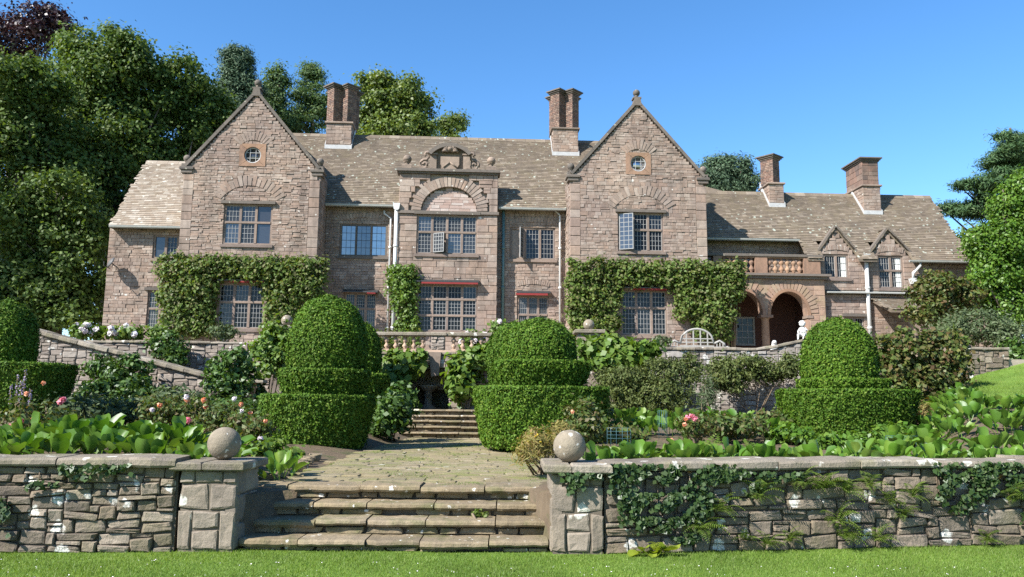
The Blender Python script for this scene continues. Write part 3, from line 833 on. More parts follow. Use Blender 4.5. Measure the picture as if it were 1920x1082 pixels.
# --- mullioned windows
def window(key, v, cols, rows, nx, ny, glass='glass_mid', bars='bars', mull=0.1, frame=M['frame_stone'], hood=True, sill=True, skip=(), special=None, bar=0.013, curtains=()):
    """rows: heights as fractions from the bottom; ny: panes high in each row"""
    x0, x1, z0, z1 = W[key]
    m = MB()
    f0, f1 = v + 0.035, v + 0.112
    e = 0.075
    m.box(x0, x0 + e, f0, f1, z0, z1); m.box(x1 - e, x1, f0, f1, z0, z1)
    m.box(x0 + e, x1 - e, f0 + 0.002, f1, z1 - e, z1); m.box(x0 + e, x1 - e, f0 + 0.002, f1, z0, z0 + e)
    cw = (x1 - x0 - 2 * e - (cols - 1) * mull) / cols
    hs = z1 - z0 - 2 * e - (len(rows) - 1) * 0.085
    zz = [z0 + e]
    for q in rows: zz.append(zz[-1] + q * hs); zz.append(zz[-1] + 0.085)
    for i in range(1, cols):
        a = x0 + e + i * cw + (i - 1) * mull
        m.box(a, a + mull, f0 - 0.012, f1, z0 + e, z1 - e)
    for k in range(len(rows) - 1):
        za = zz[1 + 2 * k]
        m.box(x0 + e, x1 - e, f0 - 0.024, f1 - 0.002, za, za + 0.085)
    if sill: m.box(x0 - 0.08, x1 + 0.08, v - 0.09, v + 0.1, z0 - 0.12, z0 - 0.002)
    o = m.obj('window', frame, house)
    if hood:
        d = MB(); d.box(x0 - 0.12, x1 + 0.12, v - 0.12, v + 0.1, z1 + 0.003, z1 + 0.13)
        d.obj('drip_stone', M['dark_stone'], o)
    for i in range(cols):
        a = x0 + e + i * (cw + mull)
        for k in range(len(rows)):
            if (i, k) in skip: continue
            za = zz[2 * k]; zb = za + rows[k] * hs
            gl = glass
            if special and (i, k) in special: gl = special[(i, k)]
            g = MB(); t = random.uniform(-0.004, 0.004)
            g.box(a - 0.01, a + cw + 0.01, v + 0.088 , v + 0.105, za - 0.01, zb + 0.01)
            g.obj('pane', M[gl], o)
            if gl in ('glass_blue', 'glass_slate') and special: continue
            b = MB()
            c = 0.013
            b.box(a, a + c, v + 0.06, v + 0.086, za, zb); b.box(a + cw - c, a + cw, v + 0.06, v + 0.086, za, zb)
            b.box(a + c, a + cw - c, v + 0.06, v + 0.086, za, za + c); b.box(a + c, a + cw - c, v + 0.06, v + 0.086, zb - c, zb)
            for q in range(1, nx):
                xx = a + cw * q / nx; b.box(xx - bar / 2, xx + bar / 2, v + 0.068, v + 0.085, za + c, zb - c)
            for q in range(1, ny[k]):
                zq = za + (zb - za) * q / ny[k]; b.box(a + c, a + cw - c, v + 0.066, v + 0.084, zq - bar / 2, zq + bar / 2)
            b.obj('glazing_bar', M[bars], o)
    for i in curtains:
        a = x0 + e + i * (cw + mull)
        c = MB(); pts = []
        for q in range(9): pts.append((a + cw * (0.45 + 0.5 * q / 8), v + 0.087 - 0.012 * (q % 2)))
        c.prism([(p[0], p[1]) for p in pts] + [(pts[-1][0], v + 0.0875), (pts[0][0], v + 0.0875)], 'z', z0 + e, z1 - e)
        c.obj('curtain', M['curtain'], o)
    return o, (x0 + e, cw, mull, zz, hs)
def casement(o, hx_, w_, z0, z1, v, ang, side, nx, ny, glass='glass_blue'):
    """an opened leaf, hinged at x = hx_; side +1 opens from the left jamb, -1 from the right"""
    Mx = Matrix.Translation((hx_, v + 0.03, 0)) @ Matrix.Rotation(-ang * side, 4, 'Z')
    b = MB(); s = side
    def bx(a, c, y0, y1, q, r_):
        b.box(min(a * s, c * s), max(a * s, c * s), y0, y1, q, r_, Mx)
    e = 0.035
    bx(0, e, -0.02, 0.02, z0, z1); bx(w_ - e, w_, -0.02, 0.02, z0, z1); bx(e, w_ - e, -0.018, 0.018, z0, z0 + e); bx(e, w_ - e, -0.018, 0.018, z1 - e, z1)
    for q in range(1, nx): bx(w_ * q / nx - 0.012, w_ * q / nx + 0.012, -0.014, 0.014, z0 + e, z1 - e)
    for q in range(1, ny):
        zq = z0 + (z1 - z0) * q / ny
        bx(e, w_ - e, -0.012, 0.012, zq - 0.012, zq + 0.012)
    b.obj('casement', M['leaf_frame'], o)
    b = MB(); bx(e, w_ - e, -0.004, 0.004, z0 + e, z1 - e); b.obj('pane', M[glass], o)
o, q = window('gl_up', VG, 3, [0.56, 0.44], 4, [4, 3], special={(2, 0): 'glass_slate', (2, 1): 'glass_slate'})
o, q = window('gr_up', VG, 3, [0.57, 0.43], 4, [4, 3], glass='glass_dark')
casement(o, W['gr_up'][0] + 0.06, 0.62, W['gr_up'][2] + 0.08, W['gr_up'][3] - 0.06, VG, rad(24), 1, 3, 8, 'glass_slate')
window('gl_dn', VG, 3, [0.60, 0.40], 4, [5, 3], glass='glass_dark', hood=False)
window('gr_dn', VG, 3, [0.62, 0.38], 4, [5, 3], glass='glass_dark', hood=False)
window('rl_up', VR, 3, [1.0], 3, [4], glass='glass_blue', bars='dark_bars', frame=M['dark_stone'], hood=False, mull=0.07)
o, q = window('rr_up', VR, 3, [1.0], 4, [6], glass='glass_dark', hood=False, skip=((0, 0),))
casement(o, W['rr_up'][0] + 0.62, 0.5, W['rr_up'][2] + 0.06, W['rr_up'][3] - 0.06, VR, rad(68), -1, 3, 6, 'glass_mid')
window('rl_dn', VR, 3, [0.55, 0.45], 4, [4, 4], glass='glass_dark', bars='bars', hood=False)
window('rr_dn', VR, 3, [0.45, 0.55], 4, [3, 3], glass='glass_dark', hood=False)
o, q = window('c_up', VC, 4, [0.57, 0.43], 4, [5, 4], skip=((1, 0),), special={(0, 1): 'glass_mid'})
casement(o, q[0] + q[1] + q[2] + 0.02, q[1] - 0.03, q[3][0] + 0.01, q[3][1] - 0.01, VC, rad(28), 1, 4, 5, 'glass_mid')
window('c_dn', VC, 4, [0.34, 0.36, 0.30], 4, [3, 4, 2], glass='glass_dark', hood=False)
window('lw_up', VL, 2, [1.0], 3, [4], glass='glass_dark', special={(0, 0): 'glass_slate'}, hood=False)
window('lw_dn', VL, 2, [0.55, 0.45], 4, [4, 3], glass='glass_mid')
window('d1', VS, 2, [1.0], 4, [3], glass='glass_dark', hood=False, curtains=(1,))
window('d2', VS, 2, [0.56, 0.44], 4, [3, 2], glass='glass_dark', hood=False, curtains=(1,))
window('s_dn', VS, 2, [1.0], 3, [3], glass='glass_dark')
# --- red awnings folded over the ground-floor windows
def awning(pa, pb, v, full):
    x0, zt = hh(pa[0], pa[1], v - 0.3); x1 = hx(pb[0], pa[1], v - 0.3); zb = hz(pa[0], pb[1], v - 0.3)
    xf0, xf1 = full
    m = MB(); m.prism([(v + 0.1, zt + 0.16), (v - 0.34, zt + 0.02), (v - 0.34, zt - 0.03), (v + 0.1, zt + 0.09)], 'x', xf0 - 0.06, xf1 + 0.06)
    o = m.obj('awning', M['dark_metal'], house)
    zb = zt - 0.031 - max(0.05, (zt - zb) * 0.55)
    m = MB(); m.box(x0, x1, v - 0.335, v - 0.28, zb, zt - 0.031); m.box(x0, x1, v - 0.279, v + 0.05, zt - 0.07, zt - 0.035)
    m.obj('awning_cloth', M['red'], o)
awning((430, 525), (495, 530), VG, (W['gl_dn'][0] + 0.1, W['gl_dn'][1]))
awning((688, 547), (704, 551), VR, (W['rl_dn'][0], W['rl_dn'][1]))
awning((790, 527), (896, 533), VC, (W['c_dn'][0], W['c_dn'][1]))
awning((968, 548), (1027, 555), VR, (W['rr_dn'][0], W['rr_dn'][1]))
awning((1186, 539), (1251, 544), VG, (W['gr_dn'][0] + 0.1, W['gr_dn'][1]))

# --- roofs
def roof_slope(name, x0l, x1l, x0h, x1h, ve, ze, vr, zr, mat, expo=0.115, cut=None, extra=None, back=True):
    s = (zr - ze) / (vr - ve)
    m = MB()
    V = [(x0l, ve, ze), (x1l, ve, ze), (x1h, vr, zr), (x0h, vr, zr)]
    t = 0.12
    m.add(V + [(a, b, c - t) for a, b, c in V], [(0, 1, 2, 3), (7, 6, 5, 4), (0, 4, 5, 1), (1, 5, 6, 2), (2, 6, 7, 3), (3, 7, 4, 0)])
    if back:
        vb = 2 * vr - ve
        m.add([(x0h, vr, zr), (x1h, vr, zr), (x1l, vb, ze), (x0l, vb, ze)], [(0, 1, 2, 3)])
        m.add([(x0l, ve, ze - t), (x0h, vr, zr - 0.02), (x0l, vb, ze - t)], [(0, 1, 2)])
        m.add([(x1l, ve, ze - t), (x1h, vr, zr - 0.02), (x1l, vb, ze - t)], [(0, 1, 2)])
    o = m.obj('roof', mat, house)
    L = math.hypot(vr - ve, zr - ze)
    def inside(a, b):
        f = b / L
        x = x0l + a
        if f > 1.0: return False
        lo = x0l + (x0h - x0l) * f; hi = x1l + (x1h - x1l) * f
        if not (lo < x < hi): return False
        if cut and cut(x, ve + (vr - ve) * f): return False
        return True
    tiles('roof_tiles', mat, o, (x0l, ve, ze), (1, 0, 0), (0, vr - ve, zr - ze), x1l - x0l, L, inside, expo, start=-0.03)
    r_ = MB()
    x = x0h
    while x < x1h - 0.05:
        xx = min(x + random.uniform(0.4, 0.55), x1h)
        r_.prism([(vr - 0.17, zr - 0.14), (vr, zr + 0.06), (vr + 0.17, zr - 0.14)], 'x', x + 0.006, xx - 0.006)
        x = xx
    r_.obj('ridge_stones', mat, o)['kind'] = 'stuff'
    return o
VEM = VR - 0.4
zEM = hz(690, 383, VEM) ; VRM = 4.75
zRM = hz(800, 258, VRM)
MS = (zRM - zEM) / (VRM - VEM)
main_roof = roof_slope('main', (GL0 + GL1) / 2, (GR0 + GR1) / 2, (GL0 + GL1) / 2, (GR0 + GR1) / 2, VEM, zEM, VRM, zRM, M['tile'], cut=lambda x, v: CB0 + 0.05 < x < CB1 - 0.05 and v < VC + 0.1)
VLR = 3.4
zRL = hz(310, 304, VLR)
xl = hx(206, 423, VL - 0.4); xr_ = hx(275, 304, VLR)
roof_slope('left', xl, GL0 + 0.1, xr_, GL0 + 0.1, VL - 0.4, zEL, VLR, zRL, M['tile_pale'])
bx1 = hx(1498, 446, 1.45)
VBal = VES + (zEB - zES) / sS
rs = roof_slope('service', GR1 - 0.3, hx(1822, 488, VES), GR1 - 0.3, hx(1744, 372, 3.8), VES, zES, 3.8, RIDGES, M['tile'],
           cut=lambda x, v: (x < bx1 and v < VBal) or any(l + 0.02 < x < r_ - 0.02 and v < VS + 0.35 for l, a, r_, zb, zt in DM))
# the solid slope is cut back over the balcony, so it is rebuilt as two sheets
me = rs.data
bm_ = MB()
def slab(x0, x1, x0h, x1h, va, vb):
    za, zb_ = zES + (va - VES) * sS, zES + (vb - VES) * sS
    V = [(x0, va, za), (x1, va, za), (x1h, vb, zb_), (x0h, vb, zb_)]
    bm_.add(V + [(a, b, c - 0.12) for a, b, c in V], [(0, 1, 2, 3), (7, 6, 5, 4), (0, 4, 5, 1), (1, 5, 6, 2), (2, 6, 7, 3), (3, 7, 4, 0)])
xr2l, xr2h = hx(1822, 488, VES), hx(1744, 372, 3.8)
def xhip(v): return xr2l + (xr2h - xr2l) * (v - VES) / (3.8 - VES)
for sa, sb_ in ((bx1, DM[0][0] + 0.1), (DM[0][2] - 0.1, DM[1][0] + 0.1)): slab(sa, sb_, sa, sb_, VES, VBal)
slab(DM[1][2] - 0.1, xr2l, DM[1][2] - 0.1, xhip(VBal), VES, VBal); slab(GR1 - 0.3, xhip(VBal), GR1 - 0.3, xhip(3.8), VBal, 3.8)
bm_.add([(GR1 - 0.3, 3.8, RIDGES), (xr2h, 3.8, RIDGES), (xr2l, 7.0, zES), (GR1 - 0.3, 7.0, zES)], [(0, 1, 2, 3)])
bm_.add([(xr2l, VES, zES - 0.12), (xr2h, 3.8, RIDGES - 0.02), (xr2l, 7.0, zES - 0.12)], [(0, 1, 2)])
nm = bm_.mesh('roof'); nm.materials.append(M['tile']); rs.data = nm
# shoulder of roof rising to the right gable
hx1 = hx(1364, 359, 3.8)
sh = MB(); zt_ = hz(1325, 338, 4.4)
V = [(GR1 - 0.3, 3.8, RIDGES + 0.002), (hx1, 3.8, RIDGES + 0.002), (GR1 - 0.3, 4.5, zt_ + 0.12), (GR1 - 0.3, 5.2, RIDGES)]
sh.add(V, [(0, 1, 2), (1, 3, 2)])
sho = sh.obj('roof', M['tile'], house)
# gable roofs running back from the two gables
def gable_roof(x0, x1, apex, zk):
    xa, za = apex
    m = MB()
    for ex in (x0 + 0.1, x1 - 0.1):
        V = [(ex, VG + 0.52, zk), (ex, 8.2, zk), (xa, 8.2, za), (xa, VG + 0.52, za)]
        m.add(V + [(a, b, c - 0.1) for a, b, c in V], [(0, 1, 2, 3), (7, 6, 5, 4), (0, 4, 5, 1), (1, 5, 6, 2), (2, 6, 7, 3), (3, 7, 4, 0)])
    m.add([(x0 + 0.1, 8.19, zk), (x1 - 0.1, 8.19, zk), (xa, 8.19, za)], [(0, 1, 2)])
    o = m.obj('roof', M['tile'], house)
    for ex in (x0 + 0.1, x1 - 0.1):
        tiles('roof_tiles', M['tile'], o, (ex, VG + 0.53, zk), (0, 1, 0), (xa - ex, 0, za - zk), 7.5, math.hypot(xa - ex, za - zk), lambda a, b: True, 0.2)
gable_roof(GL0, GL1, (GLA[0], GLA[1] - 0.12), ZKL - 0.1); gable_roof(GR0, GR1, (GRA[0], GRA[1] - 0.12), ZKR - 0.1)
# half dormer roofs
for l, a, r_, zb, zt in DM:
    m = MB()
    for ex in (l - 0.05, r_ + 0.05):
        V = [(ex, VS + 0.0, zb - 0.02), (ex, VS + 2.2, zb - 0.02), (a, 3.6, zt + 0.03), (a, VS + 0.0, zt + 0.03)]
        m.add(V + [(p, q, c - 0.1) for p, q, c in V], [(0, 1, 2, 3), (7, 6, 5, 4), (0, 4, 5, 1), (1, 5, 6, 2), (2, 6, 7, 3), (3, 7, 4, 0)])
    o = m.obj('dormer_roof', M['tile'], house)
    for ex in (l - 0.05, r_ + 0.05):
        Ls = math.hypot(a - ex, zt - zb)
        tiles('roof_tiles', M['tile'], o, (ex, VS + 0.05, zb), (0, 1, 0), (a - ex, 0, zt - zb + 0.05), 2.4, Ls, lambda p, q: True, 0.16)
    c = MB()
    for sgn, ex in ((1, l - 0.08), (-1, r_ + 0.08)):
        Ls = math.hypot(a - ex, zt + 0.06 - zb); ang = math.atan2(zt + 0.06 - zb, abs(a - ex))
        Mx = Matrix.Translation((ex, 0, zb)) @ (Matrix.Rotation(-ang, 4, 'Y') if sgn > 0 else Matrix.Rotation(ang - PI, 4, 'Y'))
        c.box(0, Ls, VS - 0.08, VS + 0.2, *((0, 0.09) if sgn > 0 else (-0.09, 0)), Mx)
    c.obj('dormer_coping', M['dark_stone'], o)

# --- gutters and downpipes
def gutter(x0, x1, v, z):
    m = MB(); pr = [(v - 0.11, z), (v - 0.10, z - 0.07), (v - 0.05, z - 0.11), (v + 0.0, z - 0.07), (v + 0.01, z), (v - 0.01, z), (v - 0.05, z - 0.09), (v - 0.09, z)]
    m.prism(pr, 'x', x0, x1); m.obj('gutter', M['gutter'], house)
gutter(GL1 + 0.05, CB0 - 0.05, VEM, zEM - 0.02); gutter(CB1 + 0.05, GR0 - 0.05, VEM, zEM - 0.02)
gutter(xl, GL0, VL - 0.4, zEL - 0.02); gutter(GR1, bx1, VBal - 0.02, zEB - 0.04); gutter(hx(1704, 488, VES), hx(1820, 488, VES), VES, zES - 0.02)
def pipe(px0, py0, px1, py1, v, mat, r_=0.055, hopper=False, elbow=None):
    x0, z0 = hh(px0, py0, v); x1, z1 = hh(px1, py1, v)
    xm = (x0 + x1) / 2
    m = MB(); pts = [(xm, v, z0), (xm, v, z1)]
    if elbow: pts = [(xm + elbow, v + 0.0, z0 + 0.25), (xm + elbow, v, z0 + 0.1), (xm, v, z0 - 0.1), (xm, v, z1)]
    m.tube(pts, r_, 8)
    z = min(z0, z1) + 0.6
    while z < max(z0, z1) - 0.3:
        m.lathe([(r_ + 0.002, -0.05), (r_ + 0.025, -0.05), (r_ + 0.025, 0.05), (r_ + 0.002, 0.05)], 8, (xm, v, z)); z += 1.8
    if hopper:
        zt = max(z0, z1)
        m.prism([(xm - 0.16, zt + 0.25), (xm + 0.16, zt + 0.25), (xm + 0.12, zt), (xm + 0.06, zt - 0.06), (xm - 0.06, zt - 0.06), (xm - 0.12, zt)], 'y', v - 0.12, v + 0.1)
    m.obj('downpipe', M[mat], house)
pipe(742, 392, 738, 640, VC - 0.03, 'white_paint', 0.085, True)
pipe(732, 405, 727, 640, VR - 0.12, 'white_paint', 0.05, elbow=-0.3)
pipe(945, 388, 941, 640, VR - 0.12, 'green_paint', 0.07)
pipe(1049, 400, 1051, 640, VR - 0.12, 'white_paint', 0.05, elbow=-0.2)
pipe(1624, 487, 1632, 640, VS - 0.14, 'white_paint', 0.09, True)
xa_, za_ = hh(1726, 492, VES); xb_, zb_ = hh(1712, 512, VS - 0.15)
m = MB(); m.tube([(xa_, VES, za_), (xa_, VES + 0.02, za_ - 0.12), (xb_, VS - 0.15, zb_), (xb_, VS - 0.15, zb_ - 0.3)], 0.07, 8); m.prism([(xb_ - 0.18, zb_ - 0.25), (xb_ + 0.18, zb_ - 0.25), (xb_ + 0.1, zb_ - 0.5), (xb_ - 0.1, zb_ - 0.5)], 'y', VS - 0.28, VS - 0.03)
m.obj('downpipe', M['white_paint'], house)
# pent ledge over the service wing's ground floor
m = MB(); m.prism([(VS - 0.3, zPENT - 0.06), (VS - 0.3, zPENT - 0.02), (VS + 0.1, zPENT + 0.1), (VS + 0.1, zPENT - 0.06)], 'x', SW0, hx(1702, 549, VS)); m.obj('pent_ledge', M['gutter'], house)
# string course of the bay
m = MB(); m.box(CB0 - 0.06, CB1 + 0.06, VC - 0.1, VC + 0.115, ZSTR - 0.068, ZSTR + 0.058); m.obj('string_course', M['dark_stone'], house)

# --- cornice and carved pediment over the bay
ped = MB()
zc1 = ZCOR + 0.2
ped.box(CB0 - 0.14, CB1 + 0.1, VC - 0.2, VC + 0.75, ZCOR + 0.08, zc1); ped.box(CB0 - 0.06, CB1 + 0.03, VC - 0.1, VC + 0.7, ZCOR, ZCOR + 0.078)
po = ped.obj('pediment', M['dark_stone'], house)
px0, px1 = hx(806, 300, VC), hx(881, 300, VC)
pm = (px0 + px1) / 2
zsp = hz(843, 291, VC); ztop = hz(843, 268, VC - 0.1)
m = MB(); m.box(px0 + 0.1, px1 - 0.1, VC + 0.12, VC + 0.5, zc1, ztop - 0.1); m.obj('back_panel', M['carved'], po)
for a in (px0, px1 - 0.3):
    m = MB(); m.box(a, a + 0.3, VC - 0.02, VC + 0.5, zc1 + 0.001, zsp, c=0.02); m.box(a - 0.04, a + 0.34, VC - 0.06, VC + 0.5, zsp + 0.001, zsp + 0.07); m.obj('pilaster', M['carved'], po)
hw = (px1 - px0) / 2 + 0.08; rise = ztop - zsp - 0.07
Rr = (hw * hw + rise * rise) / (2 * rise); aa = math.asin(hw / Rr)
pts = [(pm + Rr * math.sin(t), ztop - Rr + Rr * math.cos(t)) for t in np.linspace(-aa, aa, 17)]
inn = [(pm + (Rr - 0.17) * math.sin(t), ztop - Rr + (Rr - 0.17) * math.cos(t)) for t in np.linspace(aa * 0.98, -aa * 0.98, 17)]
m = MB(); m.prism(pts + inn, 'y', VC - 0.16, VC + 0.5); m.obj('segmental_hood', M['dark_stone'], po)
m = MB(); m.prism(pts[2:-2] + [(pts[-3][0], zsp + 0.1), (pts[2][0], zsp + 0.1)], 'y', VC + 0.13, VC + 0.49); m.obj('back_panel', M['carved'], po)
shz0, shz1 = hz(841, 321, VC), hz(841, 294, VC)
shw = 0.42; sc_ = [(pm - shw, shz1), (pm + shw, shz1), (pm + shw, shz0 + 0.32), (pm + shw * 0.75, shz0 + 0.12), (pm, shz0), (pm - shw * 0.75, shz0 + 0.12), (pm - shw, shz0 + 0.32)]
m = MB(); m.prism(sc_, 'y', VC - 0.02, VC + 0.13)
so = m.obj('shield', M['carved'], po)
m = MB()
for a0_, a1_ in (((-0.3, 0.12), (0.0, 0.36)), ((0.0, 0.36), (0.3, 0.12))):
    p = Vector((pm + a0_[0], VC - 0.03, shz0 + a0_[1] + 0.05)); q_ = Vector((pm + a1_[0], VC - 0.03, shz0 + a1_[1] + 0.05)); m.tube([p, q_], 0.04, 5)
m.obj('chevron', M['carved'], so)
m = MB()
cz_ = hz(843, 279, VC)
for k in range(9):                                  # curling foliage above the shield
    a = PI * k / 8
    m.tube([(pm + 0.06 * math.cos(a), VC - 0.02, cz_ - 0.14), (pm + 0.25 * math.cos(a), VC - 0.1, cz_ - 0.1 + 0.2 * math.sin(a)), (pm + 0.36 * math.cos(a), VC - 0.02, cz_ - 0.12 + 0.30 * math.sin(a)), (pm + 0.3 * math.cos(a), VC + 0.05, cz_ - 0.16 + 0.34 * math.sin(a))], [0.04, 0.075, 0.06, 0.03], 6)
m.ball((pm, VC - 0.05, cz_ - 0.02), 0.13, 10, 8)
m.obj('carved_crest', M['carved'], po)
for sg, xc in ((-1, hx(797, 312, VC)), (1, hx(888, 312, VC))):
    m = MB(); pts = []; rr = []
    for k in range(26):                             # S scroll: a small volute above, a large one below
        t = k / 25
        if t < 0.4:
            a = -PI * 0.3 + t / 0.4 * 1.5 * PI; r0 = 0.06 + 0.1 * t / 0.4
            pts.append((xc - sg * (0.06 - r0 * math.cos(a)) , VC + 0.1, zc1 + 0.72 + r0 * math.sin(a)))
        else:
            u_ = (t - 0.4) / 0.6
            a = PI * 0.62 - u_ * 2.6 * PI; r0 = 0.24 * (1 - u_ * 0.75)
            pts.append((xc + sg * (0.04 + r0 * math.cos(a)), VC + 0.1, zc1 + 0.26 + r0 * math.sin(a)))
        rr.append(0.065)
    m.tube(pts, rr, 6)
    m.box(xc - 0.35, xc + 0.35, VC - 0.02, VC + 0.25, zc1 + 0.001, zc1 + 0.08)
    m.box(xc - 0.13, xc + 0.13, VC + 0.09, VC + 0.2, zc1 + 0.08, zc1 + 0.6)
    m.obj('scroll', M['carved'], po)
for xc in (hx(763, 310, VC), hx(921, 314, VC)):
    m = MB(); m.box(xc - 0.22, xc + 0.22, VC - 0.1, VC + 0.34, zc1 + 0.001, zc1 + 0.2, c=0.02); m.lathe([(0.13, 0.2), (0.09, 0.28), (0.11, 0.34), (0.18, 0.38)], 10, (xc, VC + 0.12, zc1))
    m.lathe([(0.10, 0.36), (0.19, 0.44), (0.20, 0.52), (0.13, 0.64), (0.03, 0.7)], 12, (xc, VC + 0.12, zc1)); m.obj('finial', M['carved'], po)

# --- chimneys
def chimney(parent, fx0, fx1, vf, depth, z0, zbase, shafts, zcap, mat='chimney', flash=None):
    m = MB(); m.box(fx0 + 0.05, fx1 - 0.05, vf + 0.05, vf + depth - 0.05, z0 - 1.2, zbase)
    o = m.obj('chimney', M['house_mortar'], parent)
    sb = StoneBatch()
    T = lambda xs, z: xs > -99
    sb.panel(pack(fx0, fx1, z0 - 0.1, zbase, T, (0.11, 0.18), (0.18, 0.45), [], 0.1), (0, vf, 0), (1, 0, 0), (0, -1, 0), (0, 0.02), 0.06)
    for xx, n in ((fx0, (-1, 0, 0)), (fx1, (1, 0, 0))):
        sb.panel(pack(0, depth, z0 - 0.1, zbase, T, (0.11, 0.18), (0.18, 0.45), [], 0.1), (xx, vf, 0), (0, 1, 0), n, (0, 0.02), 0.06)
    sb.build('chimney_stones', M['house'], o)
    m = MB(); m.box(fx0 - 0.08, fx1 + 0.08, vf - 0.08, vf + depth + 0.08, zbase, zbase + 0.1, c=0.02); m.obj('chimney_plinth', M['carved'], o)
    bb = StoneBatch()
    for cx, cy, sx, sy, ang, zt in shafts:
        Mx = Matrix.Translation((cx, cy, 0)) @ Matrix.Rotation(ang, 4, 'Z')
        m = MB(); m.box(-sx + 0.02, sx - 0.02, -sy + 0.02, sy - 0.02, zbase + 0.1, zt, Mx)
        m.obj('chimney_shaft', M['house_mortar'], o)
        for k in range(4):
            R_ = Matrix.Rotation(ang + k * PI / 2, 3, 'Z')
            hw_, hd = (sx, sy) if k % 2 == 0 else (sy, sx)
            u = R_ @ Vector((1, 0, 0)); n = R_ @ Vector((0, -1, 0))
            bb.panel(pack(-hw_, hw_, zbase + 0.1, zt, T, (0.075, 0.1) if mat == 'chimney' else (0.2, 0.3), (0.11, 0.24) if mat == 'chimney' else (0.25, 0.45), [], 0, 0.02), Vector((cx, cy, 0)) + n * hd, u, n, (0.0, 0.006), 0.03, 0.005)
        m = MB()
        for k, (gx, za, zb__) in enumerate(((0.04, zt, zt + 0.07), (0.10, zt + 0.071, zt + 0.14), (0.16, zt + 0.141, zt + 0.2))):
            m.box(-sx - gx, sx + gx, -sy - gx, sy + gx, za, zb__, Mx)
        m.obj('chimney_cap', M['dark_metal'] if False else M['dark_stone'], o)
    bb.build('chimney_bricks', M['chimney'], o)
    if flash:
        m = MB(); s = flash
        for xx, sg in ((fx0, -1), (fx1, 1)):
            m.prism([(vf - 0.03, z0 - 0.12), (vf - 0.03, z0 + 0.2), (vf + 1.1, z0 + 0.2 + 1.1 * s), (vf + 1.1, z0 - 0.1 + 1.1 * s)], 'x', xx + sg * 0.025, xx + sg * 0.05)
        m.box(fx0 - 0.05, fx1 + 0.05, vf - 0.06, vf - 0.03, z0 - 0.12, z0 + 0.18)
        m.obj('flashing', M['lead'], o)
    return o
p = hslope(635, 279, VEM, zEM, MS)
c1a, c1b = hx(611, 270, p.y), hx(658, 270, p.y)
zb1 = hz(636, 232, p.y); zt1 = hz(640, 172, p.y + 0.5)
d = 0.27
xc = (c1a + c1b) / 2
chimney(house, c1a, c1b, p.y, 1.25, p.z, zb1, [(xc - 0.31, p.y + 0.36, d, d, PI / 4, zt1), (xc + 0.36, p.y + 0.40, d, d, PI / 4, zt1), (xc - 0.31, p.y + 1.1, d, d, PI / 4, zt1), (xc + 0.42, p.y + 1.08, d, d, PI / 4, zt1)], 0, flash=MS)
p = hslope(1060, 292, VEM, zEM, MS)
c2a, c2b = hx(1037, 280, p.y), hx(1084, 280, p.y)
zb2 = hz(1060, 243, p.y); zt2 = hz(1058, 182, p.y + 0.5)
xc = (c2a + c2b) / 2
chimney(house, c2a, c2b, p.y, 1.25, p.z, zb2, [(xc - 0.33, p.y + 0.36, d, d, PI / 4, zt2), (xc + 0.33, p.y + 0.36, d, d, PI / 4, zt2), (xc - 0.33, p.y + 1.1, d, d, PI / 4, zt2), (xc + 0.33, p.y + 1.1, d, d, PI / 4, zt2)], 0, flash=MS)
p = hslope(1457, 388, VES, zES, sS)
c3a, c3b = hx(1443, 380, p.y), hx(1470, 380, p.y)
zb3 = hz(1457, 346, p.y); zt3 = hz(1440, 302, p.y + 0.6)
chimney(house, c3a, c3b, p.y, 1.2, p.z, zb3, [((c3a + c3b) / 2 - 0.05, p.y + 0.6, 0.31, 0.34, rad(38), zt3)], 0, flash=sS)
p = hslope(1635, 402, VES, zES, sS)
c4a, c4b = hx(1620, 390, p.y), hx(1652, 390, p.y)
zb4 = hz(1635, 350, p.y); zt4 = hz(1630, 303, p.y)
chimney(house, c4a, c4b, p.y, 1.75, p.z, zb4, [((c4a + c4b) / 2, p.y + 0.87, (c4b - c4a) / 2 - 0.02, 0.84, 0, zt4)], 0, mat='big', flash=sS)

# --- loggia with two arches and a balcony above
LX0, LX1 = GR1 - 0.0, hx(1547, 560, VLO)
xB, rB = hx(1480, 590, VLO), (hx(1515, 590, VLO) - hx(1445, 590, VLO)) / 2
xA = xB - 2 * rB - 0.36
zs = hz(1480, 591, VLO)
ztopL = hz(1450, 521, VLO)
zcr = hz(1480, 547, VLO)
arcB = [(xB + rB * math.cos(a), zs + (zcr - zs) * math.sin(a)) for a in np.linspace(0, PI, 19)]
arcA = [(xA + rB * math.cos(a), zs + (zcr - zs) * math.sin(a)) for a in np.linspace(0, PI, 19)]
m = MB(); m.prism([(LX0, ztopL), (LX0, ZB), (xA - rB, ZB)] + arcA[::-1] + arcB[::-1] + [(xB + rB, ZB), (LX1, ZB), (LX1, ztopL)], 'y', VLO, VLO + 0.5)
lo = m.obj('loggia', M['loggia'], house)
lb = StoneBatch()
def lgm(xs, z):
    ok = np.ones(len(xs), bool)
    for c_ in (xA, xB):
        if z > zs: ok &= ((xs - c_) / (rB + 0.14)) ** 2 + ((z - zs) / (zcr - zs + 0.13)) ** 2 > 1
        else: ok &= np.abs(xs - c_) > rB + 0.1
    return ok & (np.abs(xs - (xA + xB) / 2) > (0.3 if z < zs else 0))
lb.panel(pack(LX0, LX1, 3.6, ztopL - 0.06, lgm, (0.16, 0.3), (0.25, 0.6), [zs], 0.1), (0, VLO, 0), (1, 0, 0), (0, -1, 0), (0.004, 0.02), 0.02)
lb.panel(pack(0, 0.5, 3.6, ztopL - 0.06, lambda xs, z: xs > -1, (0.2, 0.35), (0.3, 0.5), [], 0.0), (LX1, VLO, 0), (0, 1, 0), (1, 0, 0), (0.004, 0.015), 0.02)
lb.build('loggia_stones', M['loggia'], lo)
